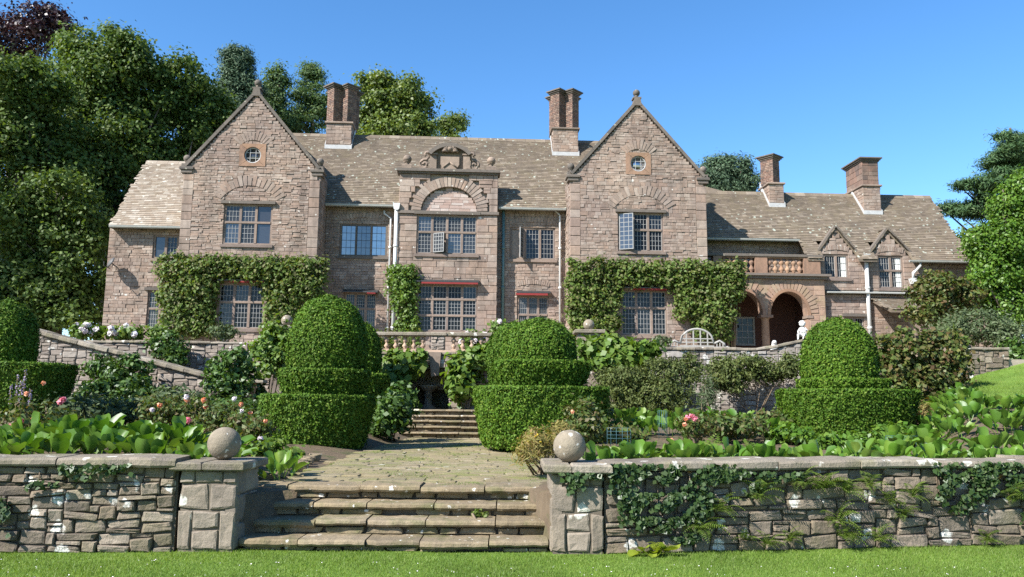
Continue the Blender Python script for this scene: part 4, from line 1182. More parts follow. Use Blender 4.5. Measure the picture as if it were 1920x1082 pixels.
for cx in (xA, xB):
    fan(lo, 'voussoir', cx, zs, rB + 0.14, (zcr - zs) + 0.12, 0.42, rad(4) if cx == xB else rad(38), rad(176) if cx == xA else rad(142), 17 if cx == xB else 13, VLO, M['loggia'], 0.035)
    pts = [(cx + (rB + 0.005) * math.cos(a), zs + (zcr - zs + 0.005) * math.sin(a)) for a in np.linspace(0, PI, 21)] + [(cx + (rB + 0.13) * math.cos(a), zs + (zcr - zs + 0.13) * math.sin(a)) for a in np.linspace(PI, 0, 21)]
    m = MB(); m.prism(pts, 'y', VLO - 0.05, VLO + 0.02); m.obj('arch_moulding', M['orange_stone'], lo)
xcM = (xA + xB) / 2
m = MB(); m.lathe([(0.22, ZB), (0.22, 3.6), (0.19, 3.7), (0.165, zs - 0.2), (0.2, zs - 0.16), (0.2, zs - 0.12)], 14, (xcM, VLO + 0.22, 0)); m.box(xcM - 0.27, xcM + 0.27, VLO - 0.05, VLO + 0.5, zs - 0.12, zs - 0.001)
m.obj('column', M['orange_stone'], lo)
m = MB(); m.box(xB + rB - 0.05, xB + rB + 0.22, VLO - 0.05, VLO + 0.5, zs - 0.12, zs - 0.002); m.obj('impost', M['carved'], lo)
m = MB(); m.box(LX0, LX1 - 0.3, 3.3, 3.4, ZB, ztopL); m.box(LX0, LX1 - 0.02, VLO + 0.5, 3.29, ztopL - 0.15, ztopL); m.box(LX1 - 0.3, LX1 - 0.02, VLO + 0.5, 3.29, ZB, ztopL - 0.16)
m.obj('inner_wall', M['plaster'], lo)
W['lg'] = win_rect((1380, 594), (1416, 648), 3.15)
window('lg', 3.15, 1, [1.0], 3, [4], glass='glass_dark', frame=M['grey_wood'], hood=False, sill=False, bar=0.03)
# balcony cornice and balustrade
zb0, zb1_ = hz(1470, 513, VLO - 0.2), hz(1470, 477, VLO - 0.05)
m = MB(); m.box(LX0, LX1 + 0.22, VLO - 0.28, VLO + 0.4, zb0 - 0.1, zb0); m.box(LX0, LX1 + 0.1, VLO - 0.14, VLO + 0.45, ztopL - 0.05, zb0 - 0.101)
m.obj('balcony_cornice', M['dark_stone'], lo)
bal = MB(); bal.box(LX0 + 0.05, LX1 - 0.05, VLO - 0.1, VLO + 0.3, zb1_ - 0.13, zb1_, c=0.02)
bo = bal.obj('balcony_rail', M['dark_stone'], house)
piers = [(1337, 1353), (1415, 1438), (1506, 1537)]
pm_ = []
for a, b in piers:
    x0, x1 = hx(a, 495, VLO), hx(b, 495, VLO)
    m = MB(); m.box(x0, x1, VLO - 0.06, VLO + 0.26, zb0 + 0.001, zb1_ - 0.131); m.obj('balcony_pier', M['orange_stone'], bo); pm_.append((x0, x1))
def baluster_mesh(h, r0, double=True):
    m = MB(); m.box(-r0, r0, -r0, r0, 0, 0.08 * h); m.box(-r0, r0, -r0, r0, 0.93 * h, h)
    pr = [(0.55, 0.08), (0.45, 0.14), (0.95, 0.24), (1.0, 0.31), (0.5, 0.44), (0.42, 0.5), (0.5, 0.55), (1.0, 0.66), (0.95, 0.73), (0.45, 0.85), (0.6, 0.93)]
    m.lathe([(r0 * a, h * b) for a, b in pr], 10)
    return m.mesh('baluster')
bme = baluster_mesh(zb1_ - 0.13 - zb0, 0.13); bme.materials.append(M['orange_stone'])
for (a0, a1), (b0, b1) in zip(pm_, pm_[1:]):
    n = 6
    for k in range(n):
        meshobj('baluster', bme, None, bo, loc=(a1 + (b0 - a1) * (k + 0.5) / n, VLO + 0.1, zb0 + 0.0))
M['dish'] = plain('grey_dish_enamel', (0.09, 0.085, 0.08), 0.6, var=0.5, vs=9)
# satellite dish on the left corner
dx, dz = hh(208, 492, 0.2)
dish = MB(); Mx = Matrix.Translation((dx, 0.15, dz)) @ Matrix.Rotation(rad(-48), 4, 'Z') @ Matrix.Rotation(rad(65), 4, 'X')
dish.lathe([(0.001, 0.05), (0.16, 0.025), (0.26, -0.025), (0.27, -0.015), (0.16, 0.038), (0.001, 0.062)], 18, M=Mx)
dish.tube([(dx, 0.2, dz), (dx + 0.05, 0.45, dz - 0.1), (dx + 0.05, VL + 0.02, dz - 0.1)], 0.025, 6)
dish.tube([(dx, 0.2, dz - 0.28), (dx - 0.1, -0.2, dz - 0.2), (dx - 0.08, -0.26, dz - 0.05)], 0.018, 5)
dish.obj('satellite_dish', M['dish'], house)
# low porch at the right end
m = MB(); pX0, pz0 = hh(1665, 577, -1.0); pX1 = hx(1738, 577, -1.0)
m.add([(pX0, -1.2, pz0 - 0.1), (pX1, -1.2, pz0 - 0.1), (pX1, VS, pz0 + 0.65), (pX0 + 0.35, VS, pz0 + 0.65), (pX0, -1.2, pz0 - 0.22), (pX1, -1.2, pz0 - 0.22), (pX1, VS, pz0 + 0.5), (pX0 + 0.35, VS, pz0 + 0.5)], [(0, 1, 2, 3), (7, 6, 5, 4), (0, 4, 5, 1), (1, 5, 6, 2), (3, 7, 4, 0)])
pro = m.obj('porch_roof', M['tile'], house)
L_ = math.hypot(VS + 1.2, 0.75)
tiles('roof_tiles', M['tile'], pro, (pX0, -1.22, pz0 - 0.1), (1, 0, 0), (0, VS + 1.2, 0.75), pX1 - pX0, L_, lambda a, b: a > 0.35 * b / L_ and b < L_, 0.2)
m = MB(); m.box(hx(1716, 600, -0.9), pX1, -0.9, -0.5, ZB, pz0 - 0.15); m.obj('porch_pier', M['house'], house)
# ================================================================== GROUND
def smooth(a, b, x):
    t = min(1, max(0, (x - a) / (b - a))); return t * t * (3 - 2 * t)
PZ = 0.60
def wy(x):                                     # line of the garden walls' face
    if x < -2.99: return 8.95 + 0.064 * (max(x, -12) + 3.54)
    if x > 0.45: return 9.04 + 0.163 * (min(x, 12) - 1.04)
    return 10.1
def ground(x, y):
    z = 0.60
    side = smooth(1.2, 3.0, abs(x + 1.4))
    z += side * 0.20 * (1 - smooth(10.0, 12.0, y))
    z += side * smooth(13, 24, y) * 0.62
    z += 0.2 * smooth(3.7, 4.3, -x) * (1 - smooth(5.8, 7.0, -x)) * smooth(9.6, 10.3, y) * (1 - smooth(12, 14, y))
    bank = 1.47 + 0.12 * (y - 18) + smooth(15, 19, x) * 0.7 * smooth(18, 27, y)
    z = z + (bank - z) * smooth(0.50 * y, 0.585 * y, x) * smooth(12, 16, y)
    z += smooth(12, 16, -x) * smooth(14, 27, y) * 2.0
    return z - 0.06 * (1 - side)
def sheet(name, xs, ys, zf, mat):
    V = [(x, y, zf(x, y)) for y in ys for x in xs]
    n = len(xs)
    Q = [(j * n + i, j * n + i + 1, (j + 1) * n + i + 1, (j + 1) * n + i) for j in range(len(ys) - 1) for i in range(n - 1)]
    me = npmesh(name, V, Q); me.materials.append(mat)
    me.polygons.foreach_set('use_smooth', [True] * len(Q))
    return tag(link(bpy.data.objects.new(name, me)), kind='structure')
sheet('lawn', np.linspace(-250, 250, 11), [-250, -100, -30, 0, 5, 8.2, 11.5], lambda x, y: 0.0, M['lawn'])
gx_ = list(np.concatenate([[-250, -120, -60, -40], np.arange(-30, -3.2, 0.6), [-3.06, -3.02], np.arange(-2.6, 0.3, 0.4), [0.46, 0.5], np.arange(1.0, 30.1, 0.6), [40, 60, 120, 250]]))
gf_ = list(np.linspace(0, 1, 40))
V_ = []
for f in [-1] + gf_:
    for x in gx_:
        y0_ = wy(x) + 0.2; y = y0_ + (27.31 - y0_) * max(f, 0)
        V_.append((x, y, -0.3 if f < 0 else ground(x, y)))
n_ = len(gx_)
me = npmesh('garden_ground', V_, [(j * n_ + i, j * n_ + i + 1, (j + 1) * n_ + i + 1, (j + 1) * n_ + i) for j in range(len(gf_)) for i in range(n_ - 1)]); me.materials.append(M['soil'])
tag(link(bpy.data.objects.new('garden_ground', me)), kind='structure')
def bank_z(x, y): return ground(x, y) + 0.03
V_ = []; bys = np.arange(18.8, 27.31, 0.5)
for y in bys:
    for f in np.linspace(0, 1, 30): x = 0.565 * y + 0.15 * math.sin(y * 2) + (30 - 0.565 * y) * f; V_.append((x, y, bank_z(x, y)))
me = npmesh('lawn_bank', V_, [(j * 30 + i, j * 30 + i + 1, (j + 1) * 30 + i + 1, (j + 1) * 30 + i) for j in range(len(bys) - 1) for i in range(29)]); me.materials.append(M['lawn'])
tag(link(bpy.data.objects.new('lawn_bank', me)), kind='structure')
tr = MB(); tr.box(-250, 250, 27.3, 600, 2.0, 3.2)
tag(tr.obj('terrace', M['gravel']), kind='structure')

# ================================================================== GARDEN WALLS
def gwall(name, label, p0, p1, z0, ztop, thick, mat, seg=(0.45, 1.1), h=(0.05, 0.165), w=(0.10, 0.40), objs=300, inside=None, cope=None, cope_mat=None, tilt=2.0, group=None, core='joint', split=0.2, copeover=0.07, copelen=(0.6, 1.3), ends=(False, False), cat='wall'):
    """a rubble wall whose face runs from p0 to p1; ztop is a function of the distance along it"""
    p0 = Vector((*p0, 0)); p1 = Vector((*p1, 0))
    u = (p1 - p0).normalized(); n = Vector((u.y, -u.x, 0)); L = (p1 - p0).length
    th = thing(name, label, cat, (p0.x, p0.y, z0), math.atan2(u.y, u.x), group)
    # local frame: x along the wall, -y outward, z up from z0
    m = MB()
    K = max(2, int(L / 0.5))
    for i in range(K):
        a, b = L * i / K, L * (i + 1) / K
        if inside is not None and not inside(np.array([(a + b) / 2]), 0.6)[0]: continue
        za, zb = ztop(a) - z0 - 0.01, ztop(b) - z0 - 0.01
        V = [(a, 0.045, -0.3), (b, 0.045, -0.3), (b, thick, -0.3), (a, thick, -0.3), (a, 0.045, za), (b, 0.045, zb), (b, thick, zb), (a, thick, za)]
        m.add(V, [(0, 3, 2, 1), (4, 5, 6, 7), (0, 1, 5, 4), (1, 2, 6, 5), (2, 3, 7, 6), (3, 0, 4, 7)])
    m.obj('wall_core', M[core], th)
    rects = []
    a = 0.0
    if inside is None:
        rects = rubble_pack(L, lambda s: ztop(s) - z0, w, h); a = L
    while a < L - 0.01:
        b = min(L, a + random.uniform(*seg))
        if L - b < 0.5: b = L
        zt = max(ztop(a), ztop(b)) - z0
        f = (lambda xs, z: (z < np.array([ztop(q) for q in xs]) - z0) & (inside(xs, z) if inside is not None else True))
        rects += pack(a, b, 0.0, zt, f, h, w, [], split)
        a = b
    rects.sort(key=lambda q: -(q[1] - q[0]) * (q[3] - q[2]))
    for k, (xa, xb, za, zb) in enumerate(rects[:objs]):
        g = 0.006
        pr = random.uniform(-0.02, 0.035)
        stone_object('stone', mat, th, Vector(((xa + xb) / 2, -pr, (za + zb) / 2)), (1, 0, 0), (0, -1, 0), (xb - xa) - g, 0.14 + pr, (zb - za) - g, rad(random.gauss(0, tilt * 1.6)))
    if len(rects) > objs:
        sb = StoneBatch(); sb.panel(rects[objs:], (0, 0, 0), (1, 0, 0), (0, -1, 0), (-0.005, 0.03), 0.12, 0.005); sb.build('stonework', mat, th)
    if cope:
        a = 0.0
        while a < L - 0.02:
            b = min(L, a + random.uniform(*copelen))
            if L - b < 0.3: b = L
            za, zb = ztop(a) - z0, ztop(b) - z0
            slope = math.atan2(zb - za, b - a)
            Ln = math.hypot(b - a, zb - za)
            c = MB(); rag = random.uniform(-0.02, 0.03)
            nseg = 5
            prof_t = cope * random.uniform(0.9, 1.12)
            ring = []
            for q in range(nseg + 1):
                x = 0.006 + (Ln - 0.012) * q / nseg
                f = -copeover - rag + 0.018 * math.sin(q * 2.1 + a * 5) + random.uniform(-0.012, 0.012)
                t = prof_t + random.uniform(-0.010, 0.010)
                ring.append([(x, f + 0.02, 0.0), (x, f, 0.025), (x, f + 0.005, t - 0.025), (x, f + 0.035, t), (x, thick + copeover, t), (x, thick + copeover, 0)])
            V = [p for r_ in ring for p in r_]; Fc = []
            for q in range(nseg):
                for i in range(6):
                    j = (i + 1) % 6; Fc.append((q * 6 + i, q * 6 + j, (q + 1) * 6 + j, (q + 1) * 6 + i))
            Fc.append(list(range(6))); Fc.append(list(range(nseg * 6, nseg * 6 + 6))[::-1])
            c.add(V, Fc)
            o = c.obj('coping_stone', cope_mat or M['coping'], th)
            o.location = (a, 0, za + random.uniform(0.0, 0.012)); o.rotation_euler = (random.uniform(-0.01, 0.015), -slope + random.uniform(-0.006, 0.006), 0)
            a = b
    return th
lw = gwall('garden_wall', 'low lichen-spotted rubble wall left of the garden steps, trailing a little ivy', (-11.5, 8.441), (-3.64, 8.944), 0.0, lambda s: 0.90, 0.42, M['rubble'], cope=0.095, objs=300)
rw = gwall('garden_wall', 'low rubble wall right of the garden steps, hung with dark ivy and ferns', (1.05, 9.042), (12.0, 10.826), 0.0, lambda s: 0.885 + 0.004 * s, 0.42, M['rubble'], h=(0.06, 0.19), w=(0.12, 0.50), seg=(0.6, 1.3), cope=0.10, objs=300)
def pier(label, x0, x1, y0, y1, sideface, flip):
    th = thing('gate_pier', label, 'pier', (x0, y0, 0), 0, 'square stone piers at the garden steps')
    Wd, D = x1 - x0, y1 - y0
    m = MB(); m.box(0.02, Wd - 0.02, 0.02, D, -0.2, 0.865); m.obj('pier_core', M['joint'], th)
    lay = [(0, 0.25, 0.02, 0.44), (0.25, 0.72, 0.24, 0.44), (0.25, 0.72, 0.02, 0.24), (0.72, 1, 0.02, 0.44), (0, 0.53, 0.44, 0.73), (0.53, 1, 0.44, 0.73), (0, 0.26, 0.73, 0.865), (0.26, 0.75, 0.73, 0.865), (0.75, 1, 0.73, 0.865)]
    for a, b, za, zb in lay:
        if flip: a, b = 1 - b, 1 - a
        stone_object('block', M['pier'], th, Vector(((a + b) / 2 * Wd, -random.uniform(0, 0.015), (za + zb) / 2)), (1, 0, 0), (0, -1, 0), (b - a) * Wd - 0.006, 0.14, zb - za - 0.006, rad(random.gauss(0, 0.4)))
    for a, b, za, zb in [(0, 0.45, 0.02, 0.3), (0.45, 1, 0.02, 0.3), (0, 0.6, 0.3, 0.6), (0.6, 1, 0.3, 0.6), (0, 0.4, 0.6, 0.865), (0.4, 1, 0.6, 0.865)]:
        px = Wd if sideface > 0 else 0
        stone_object('block', M['pier'], th, Vector((px + sideface * random.uniform(0, 0.012), (a + b) / 2 * D, (za + zb) / 2)), (0, sideface, 0), (sideface, 0, 0), (b - a) * D - 0.006, 0.12, zb - za - 0.006)
    xs_ = [-0.09, Wd * 0.42, Wd + 0.09] if not flip else [-0.09, Wd * 0.38, Wd + 0.09]
    for a, b in zip(xs_, xs_[1:]):
        c = MB(); c.box(a + 0.004, b - 0.004, -0.09 + random.uniform(-0.01, 0.01), D + 0.05, 0.866, 0.962 + random.uniform(-0.006, 0.008), c=0.018); c.obj('coping_stone', M['coping'], th)
    return th
M['pier'] = stone('pier_block', [(0.22, 0.18, 0.135), (0.26, 0.215, 0.165), (0.20, 0.165, 0.13), (0.28, 0.235, 0.18)], grain=0.5, gs=10, lichen=0.45, ls=2.6, lic=(0.66, 0.64, 0.56), stain=0.3, bump=0.5, bs=24)
pier('square stone pier left of the steps, its right side in shade', -3.62, -2.99, 8.97, 9.74, 1, False)
pier('square stone pier right of the steps, ivy over its top', 0.45, 1.03, 9.02, 9.9, -1, True)
for (x, y, lab) in ((-3.27, 9.30, 'large round stone ball on the pier left of the steps'), (0.675, 9.35, 'large lichen-spotted stone ball on the pier right of the steps')):
    m = MB(); m.ball((0, 0, 0.175), 0.185, 28, 18)
    m.v = [(a * (1 + 0.012 * math.sin(5 * c + 3 * a)), b, c) for a, b, c in m.v]
    o = m.obj('stone_ball', M['ball']); o.location = (x, y, 0.966)
    tag(o, lab, 'stone ball', 'stone balls on the piers')

# ================================================================== FRONT STEPS
st = thing('garden_steps', 'four broad worn stone steps between the two piers with balls', 'steps', (-1.3, 8.7, 0))
TZ = [0.125, 0.285, 0.44, 0.60]; TY = [9.07, 9.42, 9.78, 10.14]
core = MB()
for k in range(4):
    core.box(-2.97 + 1.3, 0.42 + 1.3, TY[k] - 8.7 + 0.12, 10.9 - 8.7 - k * 0.01, -0.2 if k == 0 else TZ[k - 1] - 0.08, TZ[k] - 0.073 - 0.002 * k)
core.obj('steps_core', M['joint'], st)
def slabs(parent, x0, x1, y0, depth, z, th_, n, mat, name, ox, oy, bow=0.0):
    cuts = [x0] + sorted(x0 + (x1 - x0) * ((i + random.uniform(-0.22, 0.22)) / n) for i in range(1, n)) + [x1]
    for a, b in zip(cuts, cuts[1:]):
        c = MB(); K = 9; ring = []
        yo = random.uniform(-0.035, 0.035); tz = random.uniform(-0.012, 0.008); td = th_ * random.uniform(0.9, 1.15)
        for q in range(K + 1):
            x = a + 0.007 + (b - a - 0.014) * q / K
            xm = ((x - x0) / (x1 - x0) - 0.5) * 2
            f = y0 + yo - bow * (1 - xm * xm) + 0.012 * math.sin(x * 9 + z * 40) + random.uniform(-0.006, 0.006)
            if q in (0, K): f += 0.015
            zz = z + tz + random.uniform(-0.004, 0.004)
            ring.append([(x, f + 0.022, zz - td), (x, f, zz - td * 0.65), (x, f + 0.006, zz - 0.018), (x, f + 0.035, zz), (x, y0 + depth, zz + random.uniform(-0.004, 0.004)), (x, y0 + depth, zz - td)])
        V = [(p[0] - ox, p[1] - oy, p[2]) for r_ in ring for p in r_]; Fc = []
        for q in range(K):
            for i in range(6):
                j = (i + 1) % 6; Fc.append((q * 6 + i, q * 6 + j, (q + 1) * 6 + j, (q + 1) * 6 + i))
        Fc.append(list(range(6))); Fc.append(list(range(K * 6, K * 6 + 6))[::-1])
        c.add(V, Fc); c.obj(name, mat, parent)
for k in range(4):
    slabs(st, (-2.98, -2.98, -3.0, -3.35)[k], 0.43, TY[k], 0.48, TZ[k], 0.072, 5, M['slab'], 'tread_slab', -1.3, 8.7, 0.03)
    x = -2.96
    zb_ = 0.0 if k == 0 else TZ[k - 1]
    while x < 0.40:
        ww = min(random.uniform(0.18, 0.5), 0.42 - x)
        if random.random() < 0.96 and ww > 0.06:
            hgt = TZ[k] - 0.075 - zb_ - 0.002
            stone_object('riser_stone', M['slab'], st, Vector((x + ww / 2 + 1.3, TY[k] + 0.03 + random.uniform(0, 0.05) - 8.7, zb_ + hgt / 2)), (1, 0, 0), (0, -1, 0), ww - 0.012, 0.15, hgt * random.uniform(0.85, 0.98))
        x += ww
# ================================================================== PATH
pth = sheet('path', np.linspace(-3.0, 0.45, 8), np.linspace(10.4, 23.1, 20), lambda x, y: PZ - 0.016, M['moss_joint'] if 'moss_joint' in M else stone('mossy_joint', [(0.17, 0.15, 0.065), (0.21, 0.18, 0.085)], grain=0.6, gs=5, bump=0.8))
y = 10.62; nst = 0; far_ = MB()
while y < 23.0:
    dy = random.uniform(0.17, 0.3) * (1 + (y - 10) * 0.03)
    x0_, x1_ = -2.95 + 0.05 * math.sin(y * 3), 0.45 - 0.05 * (y - 10) + 0.05 * math.sin(y * 2)
    x = x0_ - random.uniform(0, 0.25)
    while x < x1_:
        dx_ = random.uniform(0.24, 0.62)
        if True:
            g = 0.005 + 0.008 * random.random()
            m = MB() if nst < 300 else far_; z1 = PZ - 0.005 + random.uniform(-0.006, 0.007)
            j = lambda: random.uniform(-0.02, 0.02)
            P = [(x + g + j(), y + g + j()), (x + dx_ - g + j(), y + g + j()), (x + dx_ - g + j(), y + dy - g + j()), (x + g + j(), y + dy - g + j())]
            V = [(a, b, z1 - 0.06) for a, b in P] + [(a, b, z1 - 0.008) for a, b in P]
            cxm, cym = sum(p[0] for p in P) / 4, sum(p[1] for p in P) / 4
            V += [(cxm + (a - cxm) * 0.93, cym + (b - cym) * 0.93, z1 + random.uniform(-0.004, 0.004)) for a, b in P]
            m.add(V, [(8, 9, 10, 11)] + [(i, (i + 1) % 4, 4 + (i + 1) % 4, 4 + i) for i in range(4)] + [(4 + i, 4 + (i + 1) % 4, 8 + (i + 1) % 4, 8 + i) for i in range(4)])
            if nst < 300: m.obj('paving_stone', M['paving'], pth)
            nst += 1
        x += dx_
    y += dy
tag(far_.obj('paving', M['paving'], pth), kind='stuff')
# edging stones along the left bed
ed = thing('bed_edging', 'row of rough dark edging stones along the left bed beside the path', 'edging', (-3.1, 9.9, PZ))
for k in range(16):
    t = k / 15
    p = onz(505 + 90 * t, 893 - 38 * t, PZ + 0.05)
    stone_object('edging_stone', M['slab'], ed, Vector((p.x + 3.1 + random.uniform(-0.05, 0.05), p.y - 9.9, 0.03)), (math.cos(0.5), math.sin(0.5), 0), (math.sin(0.5), -math.cos(0.5), 0), random.uniform(0.16, 0.28), random.uniform(0.12, 0.2), random.uniform(0.08, 0.15), random.gauss(0, 0.15))
# ================================================================== UPPER STEPS, GROTTO AND TERRACE FRONT
us = thing('upper_steps', 'narrow flight of thin stone steps leading to the dark niche', 'steps', (-2.0, 23, PZ))
UY = [23.0, 23.36, 23.72, 24.08, 24.44]
xa0 = [at(740, 812, 23).x, at(748, 805, 23.3).x, at(756, 795, 23.7).x, at(770, 783, 24).x, at(784, 768, 24.4).x]
m = MB()
for k in range(5):
    m.box(-4.6 + 2, 0.6 + 2, UY[k] + 0.12 - 23, 26.2 - 23, -0.3 + 0.155 * k, 0.155 * (k + 1) - 0.06)
m.obj('steps_core', M['joint'], us)
for k in range(5):
    slabs(us, xa0[k], 0.2, UY[k], 0.5 if k < 4 else 1.9, 0.155 * (k + 1), 0.06, 4, M['slab'], 'tread_slab', -2.0, 23, 0.02)
    x = xa0[k]
    while x < 0.1:
        ww = random.uniform(0.2, 0.5)
        stone_object('riser_stone', M['slab'], us, Vector((x + ww / 2 + 2, UY[k] - 23 + 0.09, 0.155 * k + 0.045)), (1, 0, 0), (0, -1, 0), ww - 0.02, 0.15, 0.085); x += ww
ZT = at(800, 661, 26.3).z                        # foot of the balustrade
ga, gb = at(757, 730, 26.3).x, at(842, 730, 26.3).x
zg = at(800, 692, 26.3).z
def grot(xs, z):
    x = xs - 8.5; zz = z + 0.9
    r_ = (gb - ga) / 2; c = (ga + gb) / 2
    return ~(((np.abs(x - c) < r_) & (zz < zg - 0.45)) | (((x - c) / r_) ** 2 + ((zz - (zg - 0.45)) / 0.45) ** 2 < 1))
bast = gwall('terrace_wall', 'rubble terrace front below the balustrade, pierced by a dark arched niche', (-8.5, 26.3), (4.2, 26.3), 0.9, lambda s: ZT - 0.08, 0.55, M['rubble_far'], inside=grot, h=(0.12, 0.24), w=(0.2, 0.6), objs=150, cope=0.09, copeover=0.06, core='joint')
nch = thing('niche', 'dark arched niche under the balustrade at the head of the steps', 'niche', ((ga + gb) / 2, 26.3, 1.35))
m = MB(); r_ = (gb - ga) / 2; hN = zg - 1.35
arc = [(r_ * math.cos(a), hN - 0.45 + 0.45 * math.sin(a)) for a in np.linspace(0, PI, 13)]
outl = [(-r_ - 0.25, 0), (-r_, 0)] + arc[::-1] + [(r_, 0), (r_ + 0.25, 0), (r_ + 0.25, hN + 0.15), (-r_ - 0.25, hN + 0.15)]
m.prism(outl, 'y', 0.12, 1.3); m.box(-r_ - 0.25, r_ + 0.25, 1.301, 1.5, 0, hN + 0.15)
m.obj('niche_lining', stone('dark_niche_stone', [(0.10, 0.085, 0.06), (0.13, 0.11, 0.08)], grain=0.6, moss=0.6, bump=0.6), nch)  # lining stone coloured darker than the wall around it, with moss patches
m = MB(); m.lathe([(0.30, 0.0), (0.26, 0.08), (0.14, 0.16), (0.12, 0.55), (0.2, 0.62), (0.36, 0.75), (0.36, 0.80), (0.2, 0.78)], 14, (0.0, 0.6, 0)); m.obj('basin', M['coping'], nch)
m = MB(); kx = at(815, 690, 26.2).x - (ga + gb) / 2
m.prism([(kx - 0.2, hN + 0.55), (kx + 0.2, hN + 0.55), (kx + 0.14, hN - 0.2), (kx - 0.1, hN - 0.25)], 'y', -0.12, 0.13); m.obj('keystone', M['carved'], nch)
# balustrade
blx0, blx1 = at(640, 640, 26.3).x, at(1010, 640, 26.3).x
zr = at(800, 623, 26.3).z
bs_ = thing('balustrade', 'weathered stone balustrade of bulbous balusters in front of the house', 'balustrade', ((blx0 + blx1) / 2, 26.3, ZT), 0)
cx_ = (blx0 + blx1) / 2
Hb = zr - ZT
px_a, px_b = at(808, 640, 26.3).x - cx_, at(834, 640, 26.3).x - cx_
for a, b in ((blx0 - cx_, px_a - 0.02), (px_a - 0.019, px_b + 0.06), (px_b + 0.061, blx1 - cx_)):
    n = max(1, int((b - a) / 1.1))
    for k in range(n):
        m = MB(); m.box(a + (b - a) * k / n + 0.003, a + (b - a) * (k + 1) / n - 0.003, -0.06 if n > 1 else -0.1, 0.34, Hb - 0.12, Hb, c=0.02); m.obj('rail_stone', M['coping'], bs_)
m = MB(); m.box(blx0 - cx_, blx1 - cx_, -0.03, 0.3, 0.013, 0.085); m.obj('plinth', M['terracotta'], bs_)
for k in range(4):
    za, zb = 0.086 + (Hb - 0.21) * k / 4, 0.086 + (Hb - 0.21) * (k + 1) / 4
    cut = 1.0 if k == 1 else (0.5 if k % 2 else 0.42)
    for a, b in ((px_a, px_a + (px_b - px_a) * cut), (px_a + (px_b - px_a) * cut, px_b)):
        if b - a > 0.05: stone_object('block', M['rubble_far'], bs_, Vector(((a + b) / 2, -0.05, (za + zb) / 2)), (1, 0, 0), (0, -1, 0), b - a - 0.006, 0.36, zb - za - 0.006)
m = MB(); m.box(px_a + 0.01, px_b - 0.01, -0.02, 0.3, 0.086, Hb - 0.121); m.obj('pier_core', M['house_mortar'], bs_)
bm2 = baluster_mesh(Hb - 0.12 - 0.085, 0.085); bm2.materials.append(M['terracotta'])
xq = [at(690.8 + 17.05 * k, 640, 26.4).x - cx_ for k in range(-3, 7)] + [at(850.6 + 17.05 * k, 640, 26.4).x - cx_ for k in range(0, 9)]
for x in xq: meshobj('baluster', bm2, None, bs_, loc=(x, 0.13, 0.085))
# terrace piers with balls beside the balustrade
for px, py, lab in ((538, 601, 'small stone ball on the terrace wall left of the tallest clipped yew'), (1104, 609, 'small stone ball on the terrace pier right of the balustrade')):
    c = at(px, py, 26.4)
    t = thing('terrace_pier', 'plain stone pier ' + ('partly hidden by creeper left of the tallest yew' if px < 900 else 'with flat cap right of the balustrade'), 'pier', (c.x, 26.1, ZT - 1.5))
    hp = c.z - 0.18 - (ZT - 1.5)
    m = MB(); m.box(-0.38, 0.38, 0, 0.7, 0, hp - 0.13); m.obj('shaft', M['rubble_far'], t)
    m = MB(); m.box(-0.5, 0.5, -0.1, 0.8, hp - 0.129, hp - 0.004, c=0.02); m.obj('cap', M['coping'], t)
    m = MB(); m.ball((0, 0, 0.18), 0.185, 20, 14); o = m.obj('stone_ball', M['ball']); o.location = (c.x, 26.4, c.z - 0.183); tag(o, lab, 'stone ball', 'stone balls on the piers')
# left terrace wall and the wall that slopes down in front of it
zt1 = at(360, 640, 27).z
x0w, x1w = at(186, 640, 27).x, at(522, 640, 27).x
gwall('terrace_wall', 'level rubble terrace wall with thin coping below the left end of the house', (x0w - 0.6, 27.0), (x1w + 0.4, 27.0), 1.6, lambda s: zt1 - 0.09, 0.45, M['rubble_far'], h=(0.11, 0.25), w=(0.2, 0.6), objs=150, cope=0.09, copeover=0.05, core='house_mortar')
a_, b_ = at(66, 619, 24), at(398, 705, 24)
sl = (b_.z - a_.z) / (b_.x - a_.x)
gwall('sloping_wall', 'rubble wall with thick coping sloping down to the right across the left garden', (a_.x - 1.5, 24.0), (b_.x + 0.3, 24.0), 0.9, lambda s: a_.z - 0.11 + sl * (s - 1.5), 0.5, M['rubble_far'], h=(0.10, 0.24), w=(0.18, 0.5), objs=260, cope=0.13, copeover=0.09, copelen=(0.7, 1.1), core='house_mortar')
c = at(466, 713, 23.2)
t = thing('stone_table', 'flat stone slab on a single carved pedestal among shrubs in the left garden', 'garden table', (c.x, 23.2, 0.9))
m = MB(); m.box(-0.48, 0.48, -0.2, 0.25, c.z - 0.9 - 0.08, c.z - 0.9, c=0.015); m.obj('top_slab', M['coping'], t)
m = MB(); m.prism([(-0.2, 0), (0.2, 0), (0.16, 0.3), (0.11, 0.6), (0.2, c.z - 0.99), (-0.2, c.z - 0.99), (-0.11, 0.6), (-0.16, 0.3)], 'y', -0.12, 0.16); m.obj('pedestal', M['terracotta'], t)
